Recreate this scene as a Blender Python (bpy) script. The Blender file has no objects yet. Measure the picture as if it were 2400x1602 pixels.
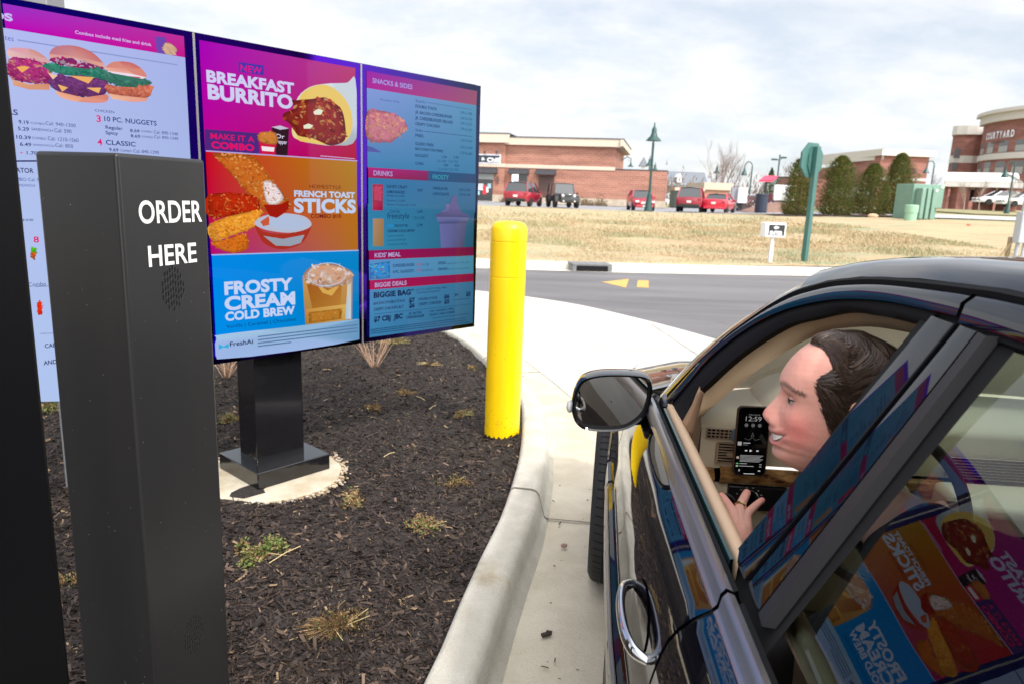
import bpy, bmesh, math, random
import numpy as np
from mathutils import Vector, Matrix
random.seed(7); RNG = np.random.default_rng(5)
SC = bpy.context.scene
COL = SC.collection
PI = math.pi
# ------------------------------------------------------------------ camera model (pixels of the 2400 px photograph)
FPX = 1660.0; EYE = Vector((0, 0, 1.5))
_dn = Vector((-305., 7996., 1660.)).normalized(); _up = -_dn
_fw = Vector((0, 0, 1)); _Y = (_fw - _fw.dot(_up)*_up).normalized()
_X = _Y.cross(_up)
if _X.x < 0: _X = -_X
def ray(u, v):
    c = Vector((u-1200, v-801, FPX)); return Vector((_X.dot(c), _Y.dot(c), _up.dot(c)))
def gr(u, v, z=0.0):
    r = ray(u, v); t = (z-EYE.z)/r.z; return Vector((r.x*t, r.y*t, z))
def at(u, v, y):
    r = ray(u, v); t = y/r.y; return Vector((r.x*t, y, EYE.z+r.z*t))
# ------------------------------------------------------------------ helpers
def lin(h):
    if isinstance(h, str):
        c = [int(h[i:i+2], 16)/255 for i in (0, 2, 4)]
        return tuple((x/12.92 if x <= .04045 else ((x+.055)/1.055)**2.4) for x in c)
    return tuple(h)
def tag(o, label=None, cat=None, group=None, kind=None):
    if label: o['label'] = label
    if cat: o['category'] = cat
    if group: o['group'] = group
    if kind: o['kind'] = kind
    return o
def thing(name, label, cat, loc=(0, 0, 0), rz=0, group=None):
    o = bpy.data.objects.new(name, None); COL.objects.link(o)
    o.location = loc; o.rotation_euler = (0, 0, rz); o.empty_display_size = .1
    return tag(o, label, cat, group)
def link(name, me, parent=None):
    o = bpy.data.objects.new(name, me); COL.objects.link(o)
    if parent is not None: o.parent = parent
    return o
_MC = {}
def mat(name, col, rough=.6, speck=0., sscale=90., metal=0., spec=.5, coat=0., noise=0., nscale=5., bump=0., bscale=40., col2=None, emis=0., aniso=None, detail=6., alpha=None, ior=None):
    if name in _MC: return _MC[name]
    m = bpy.data.materials.new(name); m.use_nodes = True; nt = m.node_tree; b = nt.nodes['Principled BSDF']
    c = lin(col); b.inputs['Base Color'].default_value = (*c, 1); b.inputs['Roughness'].default_value = rough
    b.inputs['Metallic'].default_value = metal; b.inputs['Specular IOR Level'].default_value = spec
    b.inputs['Coat Weight'].default_value = coat; b.inputs['Coat Roughness'].default_value = .03
    if ior: b.inputs['IOR'].default_value = ior
    if noise > 0 or col2 is not None or bump > 0 or speck > 0:
        tc = nt.nodes.new('ShaderNodeTexCoord')
        mp = nt.nodes.new('ShaderNodeMapping'); nt.links.new(tc.outputs['Object'], mp.inputs['Vector'])
        if aniso: mp.inputs['Scale'].default_value = aniso
    if noise > 0 or col2 is not None:
        n = nt.nodes.new('ShaderNodeTexNoise'); n.inputs['Scale'].default_value = nscale; n.inputs['Detail'].default_value = detail; n.inputs['Roughness'].default_value = .62
        nt.links.new(mp.outputs[0], n.inputs['Vector'])
        r = nt.nodes.new('ShaderNodeValToRGB')
        c2 = lin(col2) if col2 is not None else tuple(min(1, x*(1-noise)) for x in c)
        c1 = c if col2 is not None else tuple(min(1, x*(1+noise)) for x in c)
        r.color_ramp.elements[0].position = .35; r.color_ramp.elements[1].position = .65
        r.color_ramp.elements[0].color = (*c2, 1); r.color_ramp.elements[1].color = (*c1, 1)
        nt.links.new(n.outputs['Fac'], r.inputs['Fac']); nt.links.new(r.outputs['Color'], b.inputs['Base Color'])
        if speck > 0:
            n3 = nt.nodes.new('ShaderNodeTexNoise'); n3.inputs['Scale'].default_value = sscale; n3.inputs['Detail'].default_value = 3; nt.links.new(tc.outputs['Object'], n3.inputs['Vector'])
            r3_ = nt.nodes.new('ShaderNodeValToRGB'); r3_.color_ramp.elements[0].position = .30; r3_.color_ramp.elements[0].color = (1-speck, 1-speck, 1-speck*1.1, 1); r3_.color_ramp.elements[1].position = .46; nt.links.new(n3.outputs['Fac'], r3_.inputs['Fac'])
            n4 = nt.nodes.new('ShaderNodeTexNoise'); n4.inputs['Scale'].default_value = 2.1; n4.inputs['Detail'].default_value = 7; n4.inputs['Roughness'].default_value = .7; nt.links.new(tc.outputs['Object'], n4.inputs['Vector'])
            r4_ = nt.nodes.new('ShaderNodeValToRGB'); r4_.color_ramp.elements[0].position = .60; r4_.color_ramp.elements[0].color = (1, 1, 1, 1); r4_.color_ramp.elements[1].position = .72; r4_.color_ramp.elements[1].color = (.80, .72, .58, 1); nt.links.new(n4.outputs['Fac'], r4_.inputs['Fac'])
            prev = r.outputs['Color']
            for q in (r3_, r4_):
                mq = nt.nodes.new('ShaderNodeMix'); mq.data_type = 'RGBA'; mq.blend_type = 'MULTIPLY'; mq.inputs['Factor'].default_value = 1; nt.links.new(prev, mq.inputs['A']); nt.links.new(q.outputs[0], mq.inputs['B']); prev = mq.outputs['Result']
            nt.links.new(prev, b.inputs['Base Color'])
    if bump > 0:
        n2 = nt.nodes.new('ShaderNodeTexNoise'); n2.inputs['Scale'].default_value = bscale; n2.inputs['Detail'].default_value = 5
        nt.links.new(mp.outputs[0], n2.inputs['Vector'])
        bp = nt.nodes.new('ShaderNodeBump'); bp.inputs['Strength'].default_value = bump; bp.inputs['Distance'].default_value = .01
        nt.links.new(n2.outputs['Fac'], bp.inputs['Height']); nt.links.new(bp.outputs['Normal'], b.inputs['Normal'])
    if emis > 0:
        b.inputs['Emission Color'].default_value = (*c, 1); b.inputs['Emission Strength'].default_value = emis
    _MC[name] = m; return m
def vmat(name, rough=.8, spec=.3, bump=0., bscale=60., coat=0., sub=0.):
    """colour comes from the mesh's own 'Col' attribute (the things' own colours)"""
    if name in _MC: return _MC[name]
    m = bpy.data.materials.new(name); m.use_nodes = True; nt = m.node_tree; b = nt.nodes['Principled BSDF']
    a = nt.nodes.new('ShaderNodeAttribute'); a.attribute_name = 'Col'
    nt.links.new(a.outputs['Color'], b.inputs['Base Color'])
    b.inputs['Roughness'].default_value = rough; b.inputs['Specular IOR Level'].default_value = spec; b.inputs['Coat Weight'].default_value = coat
    if sub > 0:
        b.inputs['Subsurface Weight'].default_value = sub; b.inputs['Subsurface Radius'].default_value = (1., .35, .2); b.inputs['Subsurface Scale'].default_value = .006
    if bump > 0:
        n2 = nt.nodes.new('ShaderNodeTexNoise'); n2.inputs['Scale'].default_value = bscale; n2.inputs['Detail'].default_value = 4
        tc = nt.nodes.new('ShaderNodeTexCoord'); nt.links.new(tc.outputs['Object'], n2.inputs['Vector'])
        bp = nt.nodes.new('ShaderNodeBump'); bp.inputs['Strength'].default_value = bump; bp.inputs['Distance'].default_value = .004
        nt.links.new(n2.outputs['Fac'], bp.inputs['Height']); nt.links.new(bp.outputs['Normal'], b.inputs['Normal'])
    _MC[name] = m; return m
def glass(name, tint=(.75, .85, .8), refl=1.0, tf=None):
    if name in _MC: return _MC[name]
    m = bpy.data.materials.new(name); m.use_nodes = True; nt = m.node_tree; nt.nodes.clear()
    out = nt.nodes.new('ShaderNodeOutputMaterial'); mix = nt.nodes.new('ShaderNodeMixShader')
    tr = nt.nodes.new('ShaderNodeBsdfTransparent'); tr.inputs['Color'].default_value = (*tint, 1)
    gl = nt.nodes.new('ShaderNodeBsdfGlossy'); gl.inputs['Roughness'].default_value = .012; gl.inputs['Color'].default_value = (refl, refl, refl, 1)
    fr = nt.nodes.new('ShaderNodeFresnel'); fr.inputs['IOR'].default_value = 1.55 if tf is None else tf
    nt.links.new(fr.outputs[0], mix.inputs[0]); nt.links.new(tr.outputs[0], mix.inputs[1]); nt.links.new(gl.outputs[0], mix.inputs[2]); nt.links.new(mix.outputs[0], out.inputs['Surface'])
    _MC[name] = m; return m

class MB:
    """collects shapes into one mesh"""
    def __init__(s): s.v = []; s.f = []; s.c = []; s.mi = []; s.col = None; s.m = 0
    def add(s, vs, fs):
        o = len(s.v); s.v += [tuple(p) for p in vs]; s.f += [tuple(i+o for i in f) for f in fs]
        s.c += [s.col]*len(fs); s.mi += [s.m]*len(fs); return o
    def box(s, c, d, rz=0, M=None, bev=0):
        hx, hy, hz = d[0]/2, d[1]/2, d[2]/2
        vs = [Vector((x*hx, y*hy, z*hz)) for x in (-1, 1) for y in (-1, 1) for z in (-1, 1)]
        R = Matrix.Rotation(rz, 3, 'Z') if M is None else M
        vs = [R @ p + Vector(c) for p in vs]
        s.add(vs, [(0, 1, 3, 2), (4, 6, 7, 5), (0, 4, 5, 1), (2, 3, 7, 6), (0, 2, 6, 4), (1, 5, 7, 3)])
    def b2(s, a, b, rz=0):
        s.box(((a[0]+b[0])/2, (a[1]+b[1])/2, (a[2]+b[2])/2), (abs(b[0]-a[0]), abs(b[1]-a[1]), abs(b[2]-a[2])), rz)
    def tube(s, pts, r, n=8, cap=True):
        pts = [Vector(p) for p in pts]; rr = r if isinstance(r, (list, tuple)) else [r]*len(pts)
        vs = []; prev = None
        for i, p in enumerate(pts):
            d = (pts[min(i+1, len(pts)-1)]-pts[max(i-1, 0)]).normalized()
            if prev is None: a = d.orthogonal().normalized()
            else:
                a = prev-prev.dot(d)*d
                a = a.normalized() if a.length > 1e-6 else d.orthogonal().normalized()
            prev = a; b = d.cross(a)
            vs += [p+rr[i]*(math.cos(2*PI*k/n)*a+math.sin(2*PI*k/n)*b) for k in range(n)]
        fs = [(i*n+k, i*n+(k+1) % n, (i+1)*n+(k+1) % n, (i+1)*n+k) for i in range(len(pts)-1) for k in range(n)]
        if cap: fs += [tuple(reversed(range(n))), tuple(range((len(pts)-1)*n, len(pts)*n))]
        s.add(vs, fs)
    def lathe(s, prof, c=(0, 0, 0), n=24, M=None, cap=True):
        vs = []
        for r, z in prof:
            for k in range(n):
                p = Vector((r*math.cos(2*PI*k/n), r*math.sin(2*PI*k/n), z))
                if M is not None: p = M @ p
                vs.append(p+Vector(c))
        N = len(prof)
        fs = [(i*n+k, i*n+(k+1) % n, (i+1)*n+(k+1) % n, (i+1)*n+k) for i in range(N-1) for k in range(n)]
        if cap: fs += [tuple(reversed(range(n))), tuple(range((N-1)*n, N*n))]
        s.add(vs, fs)
    def prism(s, poly, axis_vec):
        n = len(poly); a = [Vector(p) for p in poly]; b = [p+Vector(axis_vec) for p in a]
        s.add(a+b, [tuple(range(n)), tuple(reversed(range(n, 2*n)))]+[(i, i+n, (i+1) % n+n, (i+1) % n) for i in range(n)])
    def grid(s, rows, close=False):
        """rows: list of equally long point lists"""
        n = len(rows[0]); m = len(rows); vs = [p for r in rows for p in r]
        fs = []
        for i in range(m-1):
            for k in range(n if close else n-1): fs.append((i*n+k, i*n+(k+1) % n, (i+1)*n+(k+1) % n, (i+1)*n+k))
        s.add(vs, fs)
    def ball(s, c, r, n=12, M=None):
        rx, ry, rz = (r, r, r) if not isinstance(r, (tuple, list)) else r
        pr = [(math.sin(PI*i/n), -math.cos(PI*i/n)) for i in range(n+1)]
        vs = []
        for q, z in pr:
            for k in range(2*n):
                p = Vector((q*math.cos(PI*k/n)*rx, q*math.sin(PI*k/n)*ry, z*rz))
                if M is not None: p = M @ p
                vs.append(p+Vector(c))
        w = 2*n
        s.add(vs, [(i*w+k, i*w+(k+1) % w, (i+1)*w+(k+1) % w, (i+1)*w+k) for i in range(n) for k in range(w)])
    def build(s, name, mats, parent=None, smooth=False, bevel=0, solid=0, sub=0, segs=2, sharp=35):
        me = bpy.data.meshes.new(name)
        me.from_pydata([tuple(p) for p in s.v], [], s.f)
        if not isinstance(mats, (list, tuple)): mats = [mats]
        for m in mats: me.materials.append(m)
        if len(mats) > 1: me.polygons.foreach_set('material_index', s.mi)
        if any(c is not None for c in s.c):
            ca = me.color_attributes.new('Col', 'FLOAT_COLOR', 'CORNER'); dat = []
            for p, c in zip(me.polygons, s.c):
                cc = c if c is not None else (.5, .5, .5)
                if len(cc) and isinstance(cc[0], (tuple, list)):
                    for k in range(p.loop_total): dat += [*cc[k % len(cc)], 1]
                else: dat += [*cc, 1]*p.loop_total
            ca.data.foreach_set('color', dat)
        bm = bmesh.new(); bm.from_mesh(me)
        if smooth: bmesh.ops.remove_doubles(bm, verts=bm.verts, dist=1e-5)
        if not any(c is not None for c in s.c) or smooth: bmesh.ops.recalc_face_normals(bm, faces=bm.faces)
        bm.to_mesh(me); bm.free()
        o = link(name, me, parent)
        if smooth:
            me.polygons.foreach_set('use_smooth', [True]*len(me.polygons))
            if sharp: me.set_sharp_from_angle(angle=math.radians(sharp))
        if solid:
            md = o.modifiers.new('solid', 'SOLIDIFY'); md.thickness = solid; md.offset = -1
        if bevel:
            md = o.modifiers.new('bevel', 'BEVEL'); md.width = bevel; md.segments = segs; md.limit_method = 'ANGLE'; md.angle_limit = .6
            me.polygons.foreach_set('use_smooth', [True]*len(me.polygons)); me.set_sharp_from_angle(angle=math.radians(30))
        if sub:
            md = o.modifiers.new('sub', 'SUBSURF'); md.levels = sub; md.render_levels = sub
        return o
_TC = {}
def text_mesh(txt, bold=0):
    """returns (verts 2D, faces, xmin,xmax, capheight) for a string with the built-in font"""
    key = (txt, bold)
    if key in _TC: return _TC[key]
    cu = bpy.data.curves.new('t', 'FONT'); cu.body = txt; cu.size = 1; cu.resolution_u = 5; cu.offset = (0, .018, .045)[bold]; cu.space_character = 1.0+(.0, .02, .03)[bold]
    ob = bpy.data.objects.new('t', cu); COL.objects.link(ob)
    dg = bpy.context.evaluated_depsgraph_get(); dg.update()
    me = bpy.data.meshes.new_from_object(ob.evaluated_get(dg))
    vs = [(v.co.x, v.co.y) for v in me.vertices]; fs = [tuple(p.vertices) for p in me.polygons]
    bpy.data.objects.remove(ob); bpy.data.curves.remove(cu); bpy.data.meshes.remove(me)
    xs = [v[0] for v in vs] or [0, 1]
    _TC[key] = (vs, fs, min(xs), max(xs), .715); return _TC[key]
def put_text(mb, txt, o, ux, uz, w, h, bold=1, lift=None):
    """letters on the plane o + a*ux + b*uz (unit vectors), width w, cap height h"""
    vs, fs, x0, x1, ch = text_mesh(txt, bold); o = Vector(o); ux = Vector(ux); uz = Vector(uz)
    sx = w/(x1-x0); sy = h/ch
    mb.add([o+ux*((x-x0)*sx)+uz*(y*sy) for x, y in vs], fs)
def smooth01(t): t = max(0., min(1., t)); return t*t*(3-2*t)
def lerp(a, b, t): return a+(b-a)*t
def interp(x, xs, ys): return float(np.interp(x, xs, ys))
def catmull(pts, n=6):
    P = [Vector(p) for p in pts]; out = []
    for i in range(len(P)-1):
        a = P[max(i-1, 0)]; b = P[i]; c = P[i+1]; d = P[min(i+2, len(P)-1)]
        for k in range(n):
            t = k/n; out.append(.5*((2*b)+(c-a)*t+(2*a-5*b+4*c-d)*t*t+(3*b-a-3*c+d)*t**3))
    out.append(P[-1]); return out
def resample(pts, n):
    P = [Vector(p) for p in pts]; L = [0]
    for a, b in zip(P, P[1:]): L.append(L[-1]+(b-a).length)
    out = []
    for k in range(n):
        t = L[-1]*k/(n-1); i = max(0, min(len(P)-2, int(np.searchsorted(L, t, 'right'))-1))
        out.append(P[i].lerp(P[i+1], (t-L[i])/max(1e-9, L[i+1]-L[i])))
    return out
# ------------------------------------------------------------------ camera
cam = bpy.data.cameras.new('camera'); co = bpy.data.objects.new('camera', cam); COL.objects.link(co); SC.camera = co
cam.sensor_width = 36; cam.lens = FPX/2400*36; cam.clip_start = .05; cam.clip_end = 3000
rightw = Vector((_X.x, _Y.x, _up.x)); downw = Vector((_X.y, _Y.y, _up.y)); fww = Vector((_X.z, _Y.z, _up.z))
M = Matrix((rightw, -downw, -fww)).transposed().to_4x4(); M.translation = EYE; co.matrix_world = M
cam.dof.use_dof = True; cam.dof.focus_distance = 1.75; cam.dof.aperture_fstop = 6.3
SC.view_settings.view_transform = 'Standard'; SC.view_settings.look = 'None'; SC.view_settings.gamma = 1
EXPO = 0.88; SC.view_settings.exposure = EXPO
EM = 1/2**EXPO
# ------------------------------------------------------------------ world: sky with thin broken cloud, and the sun
SUN_EL = math.radians(47); SUN_DIR = Vector((.62, -.78, 0)).normalized()*math.cos(SUN_EL)+Vector((0, 0, math.sin(SUN_EL)))
w = bpy.data.worlds.new('World'); SC.world = w; w.use_nodes = True; nt = w.node_tree
bg = nt.nodes['Background']; bg.inputs['Strength'].default_value = .085
sky = nt.nodes.new('ShaderNodeTexSky'); sky.sky_type = 'NISHITA'; sky.sun_disc = False; sky.sun_elevation = SUN_EL
sky.sun_rotation = math.atan2(SUN_DIR.x, SUN_DIR.y); sky.air_density = 1.0; sky.dust_density = 1.2
tc = nt.nodes.new('ShaderNodeTexCoord')
sep = nt.nodes.new('ShaderNodeSeparateXYZ'); nt.links.new(tc.outputs['Generated'], sep.inputs[0])
# project the direction on a cloud plane: xy/(z+.12)
ad = nt.nodes.new('ShaderNodeMath'); ad.operation = 'ADD'; ad.inputs[1].default_value = .26; nt.links.new(sep.outputs['Z'], ad.inputs[0])
mx = nt.nodes.new('ShaderNodeMath'); mx.operation = 'MAXIMUM'; mx.inputs[1].default_value = .05; nt.links.new(ad.outputs[0], mx.inputs[0])
dv = nt.nodes.new('ShaderNodeVectorMath'); dv.operation = 'DIVIDE'; cb = nt.nodes.new('ShaderNodeCombineXYZ')
for k in range(3): nt.links.new(mx.outputs[0], cb.inputs[k])
nt.links.new(tc.outputs['Generated'], dv.inputs[0]); nt.links.new(cb.outputs[0], dv.inputs[1])
mp = nt.nodes.new('ShaderNodeMapping'); mp.inputs['Scale'].default_value = (1.5, 1.7, 0); mp.inputs['Location'].default_value = (3.1, 7.7, 0)
nt.links.new(dv.outputs[0], mp.inputs['Vector'])
n1 = nt.nodes.new('ShaderNodeTexNoise'); n1.inputs['Scale'].default_value = 1.05; n1.inputs['Detail'].default_value = 9; n1.inputs['Roughness'].default_value = .55; n1.inputs['Distortion'].default_value = .25
nt.links.new(mp.outputs[0], n1.inputs['Vector'])
rp = nt.nodes.new('ShaderNodeValToRGB'); rp.color_ramp.elements[0].position = .38; rp.color_ramp.elements[1].position = .56
rp.color_ramp.elements[0].color = (.66, .66, .66, 1); rp.color_ramp.elements[1].color = (1, 1, 1, 1)
nt.links.new(n1.outputs['Fac'], rp.inputs['Fac'])
n2 = nt.nodes.new('ShaderNodeTexNoise'); n2.inputs['Scale'].default_value = 2.6; n2.inputs['Detail'].default_value = 8; n2.inputs['Roughness'].default_value = .6
nt.links.new(mp.outputs[0], n2.inputs['Vector'])
r2 = nt.nodes.new('ShaderNodeValToRGB'); r2.color_ramp.elements[0].position = .38; r2.color_ramp.elements[1].position = .62
r2.color_ramp.elements[0].color = (5.9, 6.2, 6.65, 1); r2.color_ramp.elements[1].color = (7.0, 7.05, 7.15, 1)
nt.links.new(n2.outputs['Fac'], r2.inputs['Fac'])
mixc = nt.nodes.new('ShaderNodeMix'); mixc.data_type = 'RGBA'
mr = nt.nodes.new('ShaderNodeMapRange'); mr.inputs['From Min'].default_value = .30; mr.inputs['From Max'].default_value = .62; mr.inputs['To Min'].default_value = 1; mr.inputs['To Max'].default_value = .30; nt.links.new(sep.outputs['Z'], mr.inputs['Value'])
mm = nt.nodes.new('ShaderNodeMath'); mm.operation = 'MULTIPLY'; nt.links.new(rp.outputs['Color'], mm.inputs[0]); nt.links.new(mr.outputs[0], mm.inputs[1]); nt.links.new(mm.outputs[0], mixc.inputs['Factor']); nt.links.new(sky.outputs[0], mixc.inputs['A']); nt.links.new(r2.outputs['Color'], mixc.inputs['B'])
# bright haze round the sun
dt = nt.nodes.new('ShaderNodeVectorMath'); dt.operation = 'DOT_PRODUCT'; dt.inputs[1].default_value = tuple(SUN_DIR); nrm = nt.nodes.new('ShaderNodeVectorMath'); nrm.operation = 'NORMALIZE'
nt.links.new(tc.outputs['Generated'], nrm.inputs[0]); nt.links.new(nrm.outputs[0], dt.inputs[0])
cl0 = nt.nodes.new('ShaderNodeMath'); cl0.operation = 'MAXIMUM'; cl0.inputs[1].default_value = 0; nt.links.new(dt.outputs['Value'], cl0.inputs[0])
pw = nt.nodes.new('ShaderNodeMath'); pw.operation = 'POWER'; pw.inputs[1].default_value = 1.5; nt.links.new(cl0.outputs[0], pw.inputs[0])
ml = nt.nodes.new('ShaderNodeMath'); ml.operation = 'MULTIPLY'; ml.inputs[1].default_value = 23; nt.links.new(pw.outputs[0], ml.inputs[0])
gx = nt.nodes.new('ShaderNodeMix'); gx.data_type = 'RGBA'; gx.blend_type = 'ADD'; gx.inputs['Factor'].default_value = 1
cg = nt.nodes.new('ShaderNodeVectorMath'); cg.operation = 'SCALE'; cg.inputs[0].default_value = (1, .97, .92); nt.links.new(ml.outputs[0], cg.inputs['Scale'])
nt.links.new(mixc.outputs['Result'], gx.inputs['A']); nt.links.new(cg.outputs[0], gx.inputs['B'])
nt.links.new(gx.outputs['Result'], bg.inputs['Color'])
sl = bpy.data.lights.new('sun', 'SUN'); sl.energy = 1.45; sl.angle = math.radians(3); sl.color = (1, .955, .89)
so = bpy.data.objects.new('sun', sl); COL.objects.link(so); so.rotation_euler = SUN_DIR.to_track_quat('Z', 'Y').to_euler()
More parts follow.
